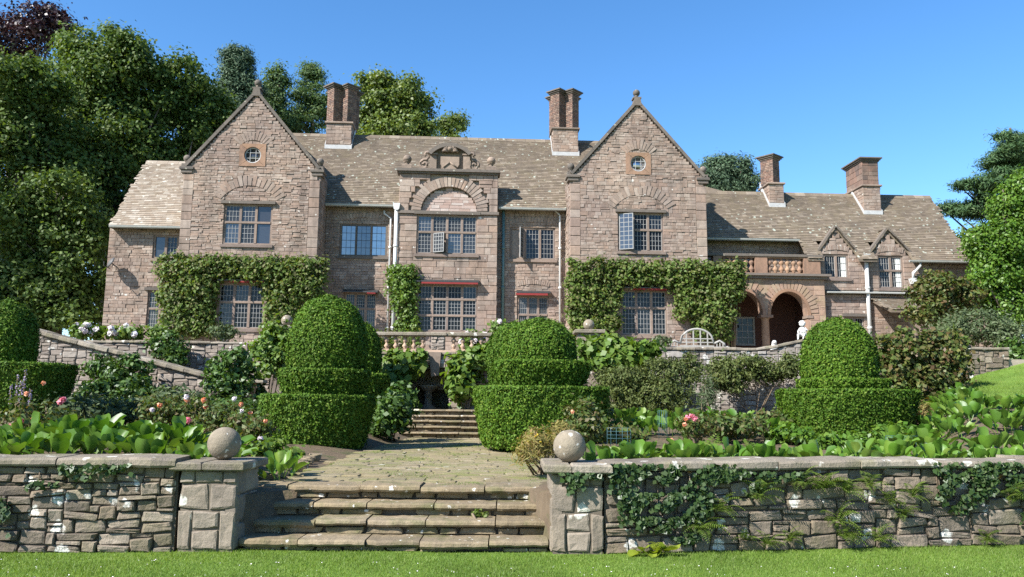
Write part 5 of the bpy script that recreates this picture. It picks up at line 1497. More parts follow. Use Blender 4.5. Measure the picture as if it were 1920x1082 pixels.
# right terrace wall: level, then ramping up
zt2 = at(1330, 652, 26.6).z
xr0, xr1, xr2, xr3 = 4.0, at(1432, 652, 26.6).x, at(1514, 633, 26.6).x, 11.2
zt3 = at(1514, 634, 26.6).z
def rtop(s):
    x = xr0 + s
    return zt2 - 0.1 + (zt3 - zt2) * min(1, max(0, (x - xr1) / (xr2 - xr1)))
gwall('terrace_wall', 'pale lichen-covered rubble terrace wall, its coping ramping up towards the loggia', (xr0, 26.6), (xr3, 26.6), 0.9, rtop, 0.5, M['rubble_pale'], h=(0.10, 0.22), w=(0.15, 0.5), objs=280, cope=0.1, copeover=0.06, copelen=(0.45, 0.8), core='house_mortar')
gwall('terrace_wall', 'rubble wall under the reddish climbing shrub, ending in a corner by the right lawn', (10.4, 24.3), (13.7, 24.3), 1.2, lambda s: 3.2, 0.6, M['rubble'], h=(0.1, 0.24), w=(0.2, 0.5), objs=120, cope=0.1)
zt4 = at(1850, 652, 27.2).z
gwall('terrace_wall', 'short lichened rubble wall above the sloping lawn at the right', (at(1790, 680, 27.2).x, 27.2), (at(1893, 680, 27.2).x, 27.2), 2.0, lambda s: zt4 - 0.09, 0.5, M['rubble'], h=(0.11, 0.24), w=(0.2, 0.5), objs=80, cope=0.09, core='house_mortar')
# ================================================================== TERRACE FURNITURE
# curved-back garden bench
cb = at(1307, 650, 29.0)
sc = 29.0 / F
bench = thing('garden_bench', 'silvered wooden garden bench with scrolled arms and an arched slatted back', 'bench', (cb.x, 29.0, 3.2), 0.0)
m = MB()
bw = 0.62
zbase = at(1307, 645, 29).z - 3.2
def bb_(name, fn):
    m = MB(); fn(m); m.obj(name, M['grey_wood'], bench)
topz = at(1307, 617, 29).z - 3.2
arcp = [(x, 0, zbase + (topz - zbase) * (1 - (x / (bw * 1.02)) ** 2) ** 0.5 if abs(x) < bw else zbase) for x in np.linspace(-bw, bw, 15)]
bb_('top_rail', lambda m: m.tube(arcp, 0.04, 6))
for x in np.linspace(-bw * 0.62, bw * 0.62, 4):
    bb_('back_post', lambda m, x=x: m.box(x - 0.02, x + 0.02, -0.02, 0.02, 0.4, zbase + (topz - zbase) * (1 - (x / bw) ** 2) ** 0.5))
for k in range(4):
    z = zbase - 0.2 + 0.13 * k; ww = bw * (1 - max(0, (z - zbase) / (topz - zbase + 0.001)) ** 2) ** 0.5 if z > zbase else bw
    bb_('back_slat', lambda m, z=z, ww=ww: m.box(-ww, ww, -0.018, 0.018, z - 0.018, z + 0.018))
for s in (-1, 1):
    pts = [(s * bw, 0, zbase + 0.02), (s * (bw + 0.2), 0, zbase + 0.12), (s * (bw + 0.36), 0, zbase + 0.02), (s * (bw + 0.42), 0, zbase - 0.12), (s * (bw + 0.3), -0.05, zbase - 0.2)]
    bb_('wing_rail', lambda m: m.tube(pts, 0.04, 6))
    bb_('arm', lambda m: m.tube([(s * (bw + 0.4), 0, zbase - 0.15), (s * (bw + 0.4), -0.3, zbase - 0.12), (s * (bw + 0.4), -0.5, zbase - 0.2), (s * (bw + 0.4), -0.5, zbase - 0.32)], 0.04, 6))
    for k in range(3): bb_('wing_post', lambda m, k=k: m.box(s * (bw + 0.1 + 0.11 * k) - 0.015, s * (bw + 0.1 + 0.11 * k) + 0.015, -0.015, 0.015, 0.4, zbase + 0.05))
    for yy in (0.0, -0.5): bb_('leg', lambda m, yy=yy: m.box(s * (bw + 0.4) - 0.035, s * (bw + 0.4) + 0.035, yy - 0.035, yy + 0.035, 0, zbase - 0.2))
for k in range(4): bb_('seat_slat', lambda m, k=k: m.box(-bw - 0.42, bw + 0.42, -0.5 + 0.13 * k, -0.4 + 0.13 * k, 0.40, 0.43))
# statue of a seated child on the ramp of the wall
def skin_figure(name, joints, edges, mat, parent=None, sub=2):
    me = bpy.data.meshes.new(name); me.from_pydata([j[0] for j in joints], edges, []); me.materials.append(mat)
    o = link(bpy.data.objects.new(name, me), parent)
    sk = o.modifiers.new('skin', 'SKIN')
    for i, j in enumerate(joints):
        me.skin_vertices[0].data[i].radius = (j[1], j[1]); me.skin_vertices[0].data[i].use_root = (i == 0)
    sb = o.modifiers.new('sub', 'SUBSURF'); sb.levels = sub; sb.render_levels = sub
    for p in me.polygons: p.use_smooth = True
    return o
cs = at(1507, 634, 26.7)
stt = thing('statue', 'small white stone statue of a seated child at the top of the ramped wall', 'statue', (cs.x, 26.75, zt3 + 0.002))
hS = at(1509, 600, 26.7).z - (zt3)
k_ = hS / 0.78
J = [((0, 0, 0.13), .13), ((0, 0.0, 0.26), .12), ((0, -0.01, 0.38), .12), ((0, -0.03, 0.47), .075), ((-0.12, -0.02, 0.42), .045), ((-0.19, -0.06, 0.28), .036), ((-0.13, -0.18, 0.20), .028), ((0.12, -0.02, 0.42), .045), ((0.2, -0.04, 0.29), .036), ((0.15, -0.16, 0.36), .028), ((-0.09, -0.05, 0.12), .07), ((-0.13, -0.28, 0.16), .055), ((-0.12, -0.30, 0.0), .04), ((-0.12, -0.38, -0.08), .03), ((0.09, -0.05, 0.12), .07), ((0.12, -0.26, 0.18), .055), ((0.10, -0.30, 0.02), .04), ((0.10, -0.38, -0.06), .03), ((0, -0.05, 0.54), .075)]
E = [(0, 1), (1, 2), (2, 3), (2, 4), (4, 5), (5, 6), (2, 7), (7, 8), (8, 9), (0, 10), (10, 11), (11, 12), (12, 13), (0, 14), (14, 15), (15, 16), (16, 17), (3, 18)]
def turn(p, a): return (p[0] * math.cos(a) - p[1] * math.sin(a), p[0] * math.sin(a) + p[1] * math.cos(a), p[2])
J = [(tuple(k_ * q for q in turn(p, rad(-35))), r_ * k_) for p, r_ in J]
skin_figure('body', J, E, M['marble'], stt)
m = MB(); hp_ = Vector(turn((0, -0.06, 0.60), rad(-35))) * k_
m.ball((hp_.x, hp_.y, hp_.z), 0.115 * k_, 16, 12, 1.1)
f = Vector(turn((0, -1, 0), rad(-35)))
m.ball(tuple(hp_ + f * 0.115 * k_ + Vector((0, 0, -0.01 * k_))), 0.02 * k_, 8, 6)
for s in (-1, 1):
    e_ = Vector(turn((s * 0.11, 0.0, -0.01), rad(-35))) * k_; m.ball(tuple(hp_ + e_), 0.025 * k_, 8, 6)
    e_ = Vector(turn((s * 0.05, -0.085, -0.045), rad(-35))) * k_; m.ball(tuple(hp_ + e_), 0.035 * k_, 8, 6)
m.obj('head', M['marble'], stt)
m = MB()
for k in range(40):
    a = random.uniform(0, 2 * PI); b = random.uniform(0.1, 1.35); q = Vector((math.cos(a) * math.cos(b), math.sin(a) * math.cos(b), math.sin(b)))
    if q.dot(f) > 0.62 and b < 0.75: continue
    m.ball(tuple(hp_ + q * 0.118 * k_ + Vector((0, 0, 0.012))), 0.032 * k_, 7, 5)
m.obj('curly_hair', M['marble'], stt)
# two pale stone cushions by the loggia column
for px, py, lab in ((1450, 634, 'pale stone animal figure crouching beside the loggia column'), (1462, 646, 'small white stone lump on the wall right of the loggia column')):
    c = at(px, py + 5, 28.6 if py < 640 else 26.75)
    t = thing('stone_figure', lab, 'ornament', (c.x, c.y, 3.2 if py < 640 else c.z - 0.1))
    if py < 640:
        s = (c.z + 0.1 - 3.2) / 0.8
        J = [((0, 0, 0.15), .14), ((0, -0.02, 0.35), .13), ((0, -0.05, 0.52), .09), ((0.0, -0.1, 0.66), .10), ((0.0, -0.22, 0.63), .06), ((-0.1, -0.1, 0.3), .06), ((-0.1, -0.16, 0.02), .05), ((0.1, -0.1, 0.3), .06), ((0.1, -0.16, 0.02), .05), ((-0.15, -0.05, 0.05), .08), ((0.15, -0.05, 0.05), .08)]
        J = [(tuple(s * q for q in p), r_ * s) for p, r_ in J]
        skin_figure('body', J, [(0, 1), (1, 2), (2, 3), (3, 4), (1, 5), (5, 6), (1, 7), (7, 8), (0, 9), (0, 10)], M['marble'], t)
    else:
        J = [((-0.08, 0, 0.04), .035), ((0, 0, 0.06), .05), ((0.07, 0, 0.06), .05), ((0.13, 0, 0.09), .04)]
        skin_figure('body', J, [(0, 1), (1, 2), (2, 3)], M['marble'], t)
# outbuilding far right
ob = thing('outbuilding', 'low stone outbuilding with stone-tiled roof at the right end of the house', 'building', (0, 36, 0))
xo0, xo1 = at(1715, 545, 36).x, at(1885, 545, 36).x
ze_, zr__ = at(1790, 557, 35.6).z, at(1790, 528, 38).z
m = MB(); m.box(xo0, xo1, 0.0, 4.0, 3.0, ze_ - 0.05); m.obj('wall', M['house_mortar'], ob)
sb = StoneBatch(); sb.panel(pack(xo0, xo1, 3.2, ze_ - 0.05, lambda xs, z: xs > -99, (0.15, 0.24), (0.2, 0.5), [], 0.1), (0, 0, 0), (1, 0, 0), (0, -1, 0), (0, 0.03), 0.06); sb.build('stonework', M['house'], ob)
m = MB(); V = [(xo0, -0.5, ze_), (xo1 + 0.2, -0.5, ze_), (xo1 + 0.2, 2.0, zr__), (xo0, 2.0, zr__), (xo0, 4.4, ze_), (xo1 + 0.2, 4.4, ze_)]
m.add(V + [(a, b, c - 0.12) for a, b, c in V], [(0, 1, 2, 3), (3, 2, 5, 4), (9, 8, 7, 6), (10, 11, 8, 9), (0, 6, 7, 1), (1, 7, 8, 2), (2, 8, 11, 5), (0, 3, 9, 6), (3, 4, 10, 9), (4, 5, 11, 10)])
ro = m.obj('roof', M['tile'], ob)
tiles('roof_tiles', M['tile'], ro, (xo0, -0.5, ze_), (1, 0, 0), (0, 2.5, zr__ - ze_), xo1 + 0.2 - xo0, math.hypot(2.5, zr__ - ze_), lambda a, b: True, 0.2)
# ================================================================== FOLIAGE
def unit(a): return a / np.maximum(np.linalg.norm(a, axis=-1, keepdims=True), 1e-9)
def leaves(P, Nv, L, Wd, jit=0.5, fold=0.15, down=0.0, lvar=0.35):
    P = np.asarray(P, float); n = len(P)
    nv = unit(np.asarray(Nv, float) + jit * rng.normal(size=(n, 3)))
    t = np.cross(nv, rng.normal(size=(n, 3)))
    t[:, 2] -= down
    t = unit(t - nv * np.sum(t * nv, axis=1, keepdims=True))
    b = np.cross(nv, t)
    l = (L * rng.uniform(1 - lvar, 1 + lvar, n))[:, None]; w = l * (Wd / L)
    V = np.stack([P - t * l * 0.5, P + b * w * 0.5 + nv * fold * w - t * l * 0.08, P + t * l * 0.5, P - b * w * 0.5 + nv * fold * w - t * l * 0.08], 1)
    return V.reshape(-1, 3), np.arange(n * 4).reshape(n, 4)
class Leafy:
    def __init__(s): s.V = []; s.Q = []; s.n = 0
    def add(s, VQ):
        V, Q = VQ; s.V.append(V); s.Q.append(Q + s.n); s.n += len(V); return s
    def obj(s, name, mat, parent=None, origin=(0, 0, 0)):
        V = np.concatenate(s.V) - np.array(origin); Q = np.concatenate(s.Q)
        me = npmesh(name, V, Q); me.materials.append(mat)
        return link(bpy.data.objects.new(name, me), parent)
def clumps(ells, per_m3=None, n=None, shell=0.5):
    """clump centres spread through the outer part of a union of ellipsoids"""
    C = []; Nn = []
    vol = [e[3] * e[4] * e[5] for e in ells]
    for e, v in zip(ells, vol):
        k = max(3, int(n * v ** 0.67 / sum(q ** 0.67 for q in vol)))
        d = unit(rng.normal(size=(k, 3)))
        f = rng.uniform(shell ** 2, 1.0, k) ** 0.5
        f *= 1 + 0.10 * np.sin(d[:, 0] * 7 + e[0]) * np.cos(d[:, 2] * 6 + d[:, 1] * 5)
        C.append(np.array(e[:3]) + d * f[:, None] * np.array(e[3:6])); Nn.append(unit(d / np.array(e[3:6])))
    C = np.concatenate(C); Nn = np.concatenate(Nn)
    return C, Nn
def clump_leaves(C, Nn, rc, k, L, Wd, flat=0.65, jit=0.6, upb=0.5, down=0.3):
    n = len(C)
    r_ = rc * rng.uniform(0.6, 1.35, n)
    off = rng.normal(size=(n, k, 3)) * 0.5
    off[..., 2] *= flat
    P = C[:, None, :] + off * r_[:, None, None]
    nv = off * 0.8 + Nn[:, None, :] * 0.5 + np.array([0, 0, upb])
    return leaves(P.reshape(-1, 3), nv.reshape(-1, 3), L, Wd, jit, 0.15, down)
def tree(name, label, base, ells, mat, n, rc, k, L, Wd, trunk_r=0.35, group=None, limbs=26, flat=0.65, bark='bark', cat='tree', shell=0.5, trunk_to=None, down=0.3, upb=0.5):
    """base: foot of the trunk (world); ells: crown ellipsoids (world cx,cy,cz,rx,ry,rz)"""
    base = Vector(base)
    t = thing(name, label, cat, base, 0, group)
    sub = []
    for e in ells:                              # boughs: smaller masses over each main mass
        sub.append((e[0], e[1], e[2], e[3] * 0.86, e[4] * 0.86, e[5] * 0.86))
        for _ in range(9):
            d_ = unit(rng.normal(size=3)); f = rng.uniform(0.72, 1.04); q = rng.uniform(0.16, 0.40)
            sub.append((e[0] + d_[0] * e[3] * f, e[1] + d_[1] * e[4] * f, e[2] + d_[2] * e[5] * f, e[3] * q, e[4] * q, e[5] * q * 0.8))
    C, Nn = clumps(sub, n=int(n * 1.4), shell=shell)
    C[:, 2] = np.maximum(C[:, 2], base.z + 0.15)
    lf = Leafy().add(clump_leaves(C, Nn, rc * 0.8, int(k * 1.5), L * 0.68, Wd * 0.62, flat, 0.6, upb, down))
    lf.obj('crown', M[mat], t, tuple(base))
    top = max(e[2] + e[5] * 0.6 for e in ells)
    cx = np.mean([e[0] for e in ells]); cy = np.mean([e[1] for e in ells])
    if trunk_to: cx, cy, top = trunk_to
    H = top - base.z
    m = MB(); pts = []; rr = []
    for q in range(7):
        f = q / 6
        pts.append((base.x + (cx - base.x) * f + random.uniform(-0.15, 0.15) * (q > 0) * trunk_r * 2, base.y + (cy - base.y) * f, base.z + H * f)); rr.append(trunk_r * (1.25 - f * 1.1) if q else trunk_r * 1.5)
    m.tube([Vector(p) - base for p in pts], rr, 9); m.obj('trunk', M[bark], t)
    m = MB()
    for _ in range(limbs):
        c = Vector(C[random.randrange(len(C))])
        f = min(0.95, max(0.15, (c.z - base.z) / H - random.uniform(0.1, 0.3)))
        s = Vector(pts[0]).lerp(Vector(pts[-1]), f)
        mid = s.lerp(c, 0.55) + Vector((random.uniform(-.3, .3), random.uniform(-.3, .3), -0.05 * (c - s).length))
        r0 = trunk_r * (1.0 - f * 0.8) * 0.5
        m.tube([s - base, mid - base, c - base], [r0, r0 * 0.6, r0 * 0.2], 5)
    if limbs: m.obj('limbs', M[bark], t)
    return t
def ell(px, py, rpx, rpy, d, ry=None):
    c = at(px, py, d); s = d / F
    return (c.x, c.y, c.z, rpx * s, ry if ry else rpx * s * 0.8, rpy * s)

# ---- clipped yews
def tier_mesh(cx, cy, prof, ex=2.6, n=9000, L=0.085, Wd=0.04, rot=0.0, lump=0.022, seed=0):
    """prof: (radius, z) outline from bottom to top, a slightly squared plan; leaves cover the surface"""
    prof = np.array(prof, float)
    seg = np.linalg.norm(np.diff(prof, axis=0), axis=1) * (prof[:-1, 0] + prof[1:, 0]) / 2
    pr = seg / seg.sum()
    i = rng.choice(len(seg), n, p=pr); f = rng.uniform(0, 1, n)
    rr = prof[i, 0] * (1 - f) + prof[i + 1, 0] * f; zz = prof[i, 1] * (1 - f) + prof[i + 1, 1] * f
    a = rng.uniform(0, 2 * PI, n)
    def sup(a):
        c, s = np.cos(a - rot), np.sin(a - rot)
        return (np.abs(c) ** ex + np.abs(s) ** ex) ** (-1 / ex)
    aa_ = np.linspace(0, 2 * PI, 200); EXT = (np.abs(np.cos(aa_)) * sup(aa_)).max()
    k = sup(a)
    lum = (1 + lump * (np.sin(a * 5 + seed) * np.cos(zz * 4 + seed) + 0.6 * np.sin(a * 11 + zz * 7 + seed * 2) + 0.4 * np.sin(a * 23 - zz * 13 + seed))) / EXT
    x = cx + np.cos(a) * rr * k * lum; y = cy + np.sin(a) * rr * k * lum
    d = prof[i + 1] - prof[i]
    dl = np.maximum(np.linalg.norm(d, axis=1), 1e-6)
    nr, nz = d[:, 1] / dl, -d[:, 0] / dl
    Nv = np.stack([np.cos(a) * nr, np.sin(a) * nr, nz], 1)
    P = np.stack([x, y, zz], 1) + Nv * (rng.normal(0.0, 0.022, n) + 0.07 * (rng.uniform(0, 1, n) > 0.985))[:, None]
    V, Q = leaves(P, Nv + np.array([0, 0, 0.15]), L, Wd, 0.6, 0.15)
    # solid heart
    m = 36; al = np.linspace(0, 2 * PI, m, endpoint=False); ks = sup(al)
    hv = []
    for r_, z in prof:
        r2 = max(0.01, r_ / EXT - 0.05)
        hv.append(np.stack([cx + np.cos(al) * r2 * ks, cy + np.sin(al) * r2 * ks, np.full(m, z - (0.04 if z > prof[0, 1] + 0.1 else 0))], 1))
    hv = np.concatenate(hv); hq = []
    for q in range(len(prof) - 1):
        for j in range(m): hq.append((q * m + j, q * m + (j + 1) % m, (q + 1) * m + (j + 1) % m, (q + 1) * m + j))
    lf = Leafy().add((V, Q)).add((hv, np.array(hq)))
    if prof[-1][0] > 0.2:                       # shaggy rim of a flat-topped tier
        k = n // 9; a = rng.uniform(0, 2 * PI, k); R_ = prof[-3, 0] / EXT * sup(a) * (1 + lump * (np.sin(a * 5 + seed) * np.cos(prof[-3, 1] * 4 + seed))) + rng.uniform(-0.12, 0.015, k)
        P2 = np.stack([cx + np.cos(a) * R_, cy + np.sin(a) * R_, prof[-2, 1] + rng.uniform(-0.02, 0.045, k)], 1)
        lf.add(leaves(P2, np.stack([np.cos(a), np.sin(a), np.full(k, 0.6)], 1), L, Wd, 0.7, 0.15, -1.5))
    return lf
def dome_prof(r0, z0, z1, bulge=1.06, p=2.3):
    out = [(r0 * 0.94, z0)]
    for q in range(1, 15):
        f = q / 14
        if f < 0.3: r_ = r0 * (0.94 + (bulge - 0.94) * math.sin(f / 0.3 * PI / 2))
        else: r_ = r0 * bulge * max(0.0, 1 - ((f - 0.3) / 0.7) ** p) ** (1 / 2.0)
        out.append((max(r_, 0.02), z0 + (z1 - z0) * f))
    return out
def tier_prof(rb, rt, z0, z1, ri):
    return [(rb * 0.93, z0), (rb, z0 + 0.12), ((rb + rt) / 2, (z0 + z1) / 2), (rt, z1 - 0.07), (rt - 0.05, z1), (ri, z1 + 0.02)]
def yew(label, d, cxp, dome, mid, bot, ground_y, dens=1.0, rot=0.3, ex=2.6, lean=None, group='clipped yews'):
    """pixel outline of each tier: (left, right, top, bottom)"""
    s = d / F
    X = at(cxp, 700, d).x
    zf = lambda py: at(cxp, py, d).z
    z0 = zf(ground_y) if ground_y else PZ
    t = thing('clipped_yew', label, 'topiary', (X, d, z0), 0, group)
    o = (X, d, z0)
    for nm, (l, r_, tp, bt), off in (('tier', bot, 0), ('tier', mid, 1), ('dome', dome, 2)):
        if l is None: continue
        cx = at((l + r_) / 2, 700, d).x; R = (r_ - l) / 2 * s / math.sqrt(1 + (((l + r_) / 2 - 960) / F) ** 2) - 0.04
        za, zb = zf(bt), zf(tp)
        # the near rim of a flat tier stands closer to the eye: correct its height for that
        if nm == 'tier':
            zb = at((l + r_) / 2, tp, d - R * 0.95).z; za = max(z0 - 0.02, at((l + r_) / 2, bt, d - R * 0.9).z) if off == 0 else za - 0.1
        kk = 1.07
        if nm == 'dome':
            pr = dome_prof(R / 1.06, za - 0.12, zb); n = int(32000 * dens * (R / 0.95) * ((zb - za) / 1.6))
        else:
            R *= 1.0 if off == 0 else 0.955
            pr = tier_prof(R * (0.86 if off == 0 else 0.80), R, za, zb, R * 0.45); n = int(27000 * dens * (R / 1.2) * ((zb - za + 0.6) / 1.6))
        lf = tier_mesh(cx, d, pr, ex if nm == 'tier' else 2.2, n, rot=rot, seed=cxp * 0.1 + off, L=0.06 * (d / 17) ** 0.6, Wd=0.03 * (d / 17) ** 0.6)
        lf.obj(nm, M['yew'], t, o)
    return t
yew('tallest clipped yew left of the path, a beehive dome on two round drums', 17.6, 605, (535, 690, 556, 700), (514, 704, 694, 748), (486, 709, 744, 846), None)
yew('clipped yew with low rounded dome right of the path, beside a yellowing rose', 17.8, 1013, (940, 1081, 599, 684), (917, 1112, 678, 730), (886, 1139, 728, 843), None, ex=3.2, rot=0.1)
yew('clipped yew standing half hidden behind the tallest yew left of the path', 24.4, 668, (622, 716, 602, 705), (616, 735, 702, 752), (610, 733, 752, 775), None, 0.8)
yew('clipped yew half hidden behind the low-domed yew right of the path', 21.5, 985, (911, 1020, 606, 690), (908, 1050, 684, 740), (900, 1060, 735, 800), 802, 0.9)
yew('broad domed clipped yew in the right bed, on a long thin lower tier', 19.0, 1578, (1500, 1647, 598, 722), (1489, 1666, 712, 742), (1455, 1709, 733, 828), 826, ex=3.0, rot=0.15)
yew('dark clipped yew cut off by the left edge of the photograph', 17.0, 10, (-60, 70, 564, 686), (None, 0, 0, 0), (-90, 145, 682, 790), 800, ex=3.4, rot=0.2)

# ---- shrubs and climbers
def shrub(name, label, ells, mat, n, rc, k, L, Wd, foot=None, cat='shrub', group=None, stems=6, flowers=None, flat=0.8, shell=0.45, down=0.3):
    cx = np.mean([e[0] for e in ells]); cy = np.mean([e[1] for e in ells]); zb = min(e[2] - e[5] for e in ells)
    gz = foot if foot is not None else (ground(cx, cy) if 9.3 < cy < 27 else 3.2)
    base = Vector((cx, cy, min(gz, zb + 0.3) if foot is None else gz))
    t = thing(name, label, cat, base, 0, group)
    C, Nn = clumps(ells, n=n, shell=shell)
    C[:, 2] = np.maximum(C[:, 2], base.z + 0.03)
    Leafy().add(clump_leaves(C, Nn, rc, k, L, Wd, flat, 0.7, 0.4, down)).obj('foliage', M[mat], t, tuple(base))
    m = MB()
    for _ in range(stems):
        c = Vector(C[random.randrange(len(C))])
        s = base + Vector((random.uniform(-0.15, 0.15), random.uniform(-0.15, 0.15), -0.05))
        m.tube([s - base, s.lerp(c, 0.5) - base + Vector((random.uniform(-.08, .08), 0, 0.05)), c - base], [0.018, 0.014, 0.006], 5)
    if stems: m.obj('stem', M['stem'], t)
    for fm, cnt, sz, pts in (flowers or ()):
        for q in range(cnt):
            if pts: c = Vector(pts[q])
            else:
                i = random.randrange(len(C)); c = Vector(C[i]) + Vector(Nn[i]) * rc * 0.6
                for _ in range(12):
                    j = random.randrange(len(C))
                    if Nn[j][1] < -0.2 and Nn[j][2] > -0.1: c = Vector(C[j]) + Vector(Nn[j]) * rc * 0.7; break
            d_ = unit(rng.normal(size=(26, 3)))
            Leafy().add(leaves(np.array(c) + d_ * sz * 0.27 * rng.uniform(0.5, 1, (26, 1)), d_, sz * 0.55, sz * 0.5, 0.3)).obj('flower', M[fm], t, tuple(base))
    return t
def climber(name, label, rects, v, thick, mat, n, L, Wd, lumps=0.12, cat='climber', flowers=None, foot=3.2):
    """foliage trained over the house front: rects are pixel boxes (l, t, r, b) on the plane v"""
    R = []
    for l, tp, r_, b in rects:
        x0, z1 = hh(l, (tp + b) / 2, v)[0], hh((l + r_) / 2, tp, v)[1]
        x1, z0 = hh(r_, (tp + b) / 2, v)[0], hh((l + r_) / 2, b, v)[1]
        R.append((x0, x1, z0, z1))
    A = np.array([(b - a) * (d - c) for a, b, c, d in R]); 
    t = thing(name, label, cat)
    t.matrix_world = HM @ Matrix.Translation(((R[-1][0] + R[-1][1]) / 2, v, foot))
    o = ((R[-1][0] + R[-1][1]) / 2, v, foot)
    lf = Leafy()
    for (x0, x1, z0, z1), a in zip(R, A):
        k = int(n * a / A.sum())
        nc = max(4, int(k / 26))
        cx = rng.uniform(x0, x1, nc); cz = rng.uniform(z0, z1, nc)
        edge = np.minimum(np.minimum(cx - x0, x1 - cx), np.minimum(cz - z0, z1 - cz) + 0.1)
        bul = thick * (0.45 + 0.55 * np.clip(edge / 0.35, 0, 1)) + lumps * np.sin(cx * 3.1 + cz * 1.7) * np.cos(cz * 2.9)
        cy = v - bul * rng.uniform(0.45, 1.0, nc)
        C = np.stack([cx, cy, cz], 1)
        lf.add(clump_leaves(C, np.tile([0, -0.8, 0.25], (nc, 1)), 0.22, 26, L, Wd, 0.9, 0.6, 0.45, 0.5))
        bx = MB()
    lf.obj('foliage', M[mat], t, o)
    m = MB()
    x0, x1, z0, z1 = R[-1]
    for q in range(6):
        xx = random.uniform(x0, x1) - o[0]
        m.tube([(xx * 0.3, 0.02, 0), (xx * 0.7, 0.0, (z0 - foot) * 0.6 + 0.5), (xx, 0.02, z1 - foot - 0.3)], [0.03, 0.025, 0.012], 5)
    m.obj('stem', M['stem'], t)
    return t
climber('wall_climber', 'clipped climber on the left gable, trained over and down both sides of the window', [(300, 485, 612, 524), (302, 522, 408, 572), (304, 570, 402, 625), (498, 522, 612, 560), (500, 558, 560, 622), (470, 500, 520, 530), (330, 600, 400, 630)], VG - 0.02, 0.5, 'climber', 21000, 0.15, 0.10)
climber('wall_climber', 'light green climber beside the white downpipes of the middle bay', [(728, 502, 784, 548), (738, 546, 778, 590), (746, 588, 784, 618)], VC - 0.05, 0.35, 'vine', 3300, 0.14, 0.10)
climber('wall_climber', 'clipped climber on the right gable, reaching past the window to the loggia', [(1062, 492, 1388, 538), (1062, 536, 1162, 590), (1066, 588, 1160, 648), (1254, 536, 1388, 566), (1262, 560, 1376, 600), (1300, 596, 1366, 640), (1345, 500, 1392, 548)], VG - 0.02, 0.55, 'climber', 24000, 0.15, 0.10)
# ---- plants against the terrace walls and in the beds
def E3(px, py, rx, ry, d, dep=None): return ell(px, py, rx, ry, d, dep)
shrub('grape_vine', 'broad-leaved vine on the terrace front left of the niche', [E3(752, 688, 38, 26, 25.9, 0.25), E3(742, 730, 26, 40, 25.7, 0.3), E3(770, 672, 30, 16, 26.0, .2)], 'vine', 75, 0.28, 16, 0.24, 0.21, cat='vine', group='vines on the terrace front')
shrub('grape_vine', 'broad-leaved vine on the terrace front right of the niche', [E3(872, 690, 36, 30, 25.9, 0.25), E3(862, 725, 22, 32, 25.8, 0.3), E3(905, 672, 30, 20, 25.9, .25)], 'vine', 85, 0.28, 16, 0.24, 0.21, cat='vine', group='vines on the terrace front')
shrub('grape_vine', 'reddening broad-leaved vine right of the low-domed yew by the terrace pier', [E3(1130, 655, 48, 18, 25.6, 0.4), E3(1190, 662, 48, 18, 25.4, 0.4), E3(1150, 680, 60, 14, 25.3, .4)], 'vine', 120, 0.28, 16, 0.23, 0.2, cat='vine', group='vines on the terrace front')
shrub('leafy_shrub', 'dark leafy shrub between the left yews and the upper steps', [E3(735, 775, 42, 34, 20.6, 0.6), E3(752, 748, 26, 24, 21.4, 0.5), E3(720, 795, 26, 22, 20.2, .5)], 'darkleaf', 120, 0.22, 22, 0.15, 0.10)
shrub('olive_shrub', 'low wide olive-green shrub against the terrace wall right of the path', [E3(1165, 718, 52, 32, 23.5, 0.8), E3(1240, 705, 60, 32, 23.8, 0.8), E3(1230, 745, 80, 30, 23.2, 0.8), E3(1150, 750, 50, 24, 22.8, .6), E3(1290, 690, 40, 26, 24.4, .6)], 'olive', 440, 0.2, 36, 0.10, 0.045)
shrub('olive_shrub', 'brownish shrub spilling over the terrace wall below the loggia', [E3(1385, 690, 56, 28, 25.6, 0.5), E3(1440, 698, 34, 22, 25.8, 0.4), E3(1365, 712, 36, 26, 25.4, 0.4), E3(1480, 690, 22, 24, 25.6, .4)], 'olive', 300, 0.2, 34, 0.11, 0.05)
M['rose_climb'] = leafmat('reddish_climber_leaf', [(0.07, 0.105, 0.022), (0.10, 0.135, 0.03), (0.05, 0.075, 0.018), (0.12, 0.11, 0.04), (0.14, 0.15, 0.04), (0.12, 0.075, 0.035)], 0.3, 0.5, 0.3, 0.35)
shrub('climbing_shrub', 'tall reddish-green climbing shrub covering the wall right of the broad domed yew', [E3(1690, 655, 56, 38, 23.6, 0.5), E3(1770, 655, 54, 36, 23.8, 0.5), E3(1735, 695, 80, 40, 23.6, 0.5), E3(1710, 735, 62, 34, 23.4, 0.4), E3(1770, 725, 36, 34, 23.6, .4), E3(1680, 700, 44, 60, 23.5, .4)], 'rose_climb', 430, 0.24, 28, 0.15, 0.10)
shrub('rose_climber', 'rambling dark green rose on the sloping wall of the left garden', [E3(235, 705, 52, 38, 23.2, 0.4), E3(190, 690, 30, 24, 23.6, 0.3), E3(255, 745, 44, 34, 22.6, .5), E3(170, 745, 34, 34, 22.4, .5)], 'darkleaf', 210, 0.2, 26, 0.13, 0.09)
shrub('wall_shrub', 'dark shrub draped over the terrace wall left of centre of the left garden', [E3(312, 650, 32, 26, 26.4, 0.3), E3(330, 668, 18, 20, 26.2, .3)], 'darkleaf', 60, 0.22, 24, 0.14, 0.09)
shrub('rose_climber', 'bushy green shrub growing up beside the flat stone garden table', [E3(435, 690, 42, 34, 23.6, 0.5), E3(425, 730, 40, 32, 22.8, .5), E3(470, 730, 26, 22, 24.2, .4)], 'darkleaf', 150, 0.2, 26, 0.14, 0.10)
shrub('creeper', 'pale yellowish creeper round the terrace pier left of the tallest yew', [E3(520, 632, 34, 26, 25.7, 0.4), E3(508, 680, 28, 36, 25.4, .4), E3(500, 655, 24, 20, 25.6, .4)], 'vine', 100, 0.22, 22, 0.15, 0.11)
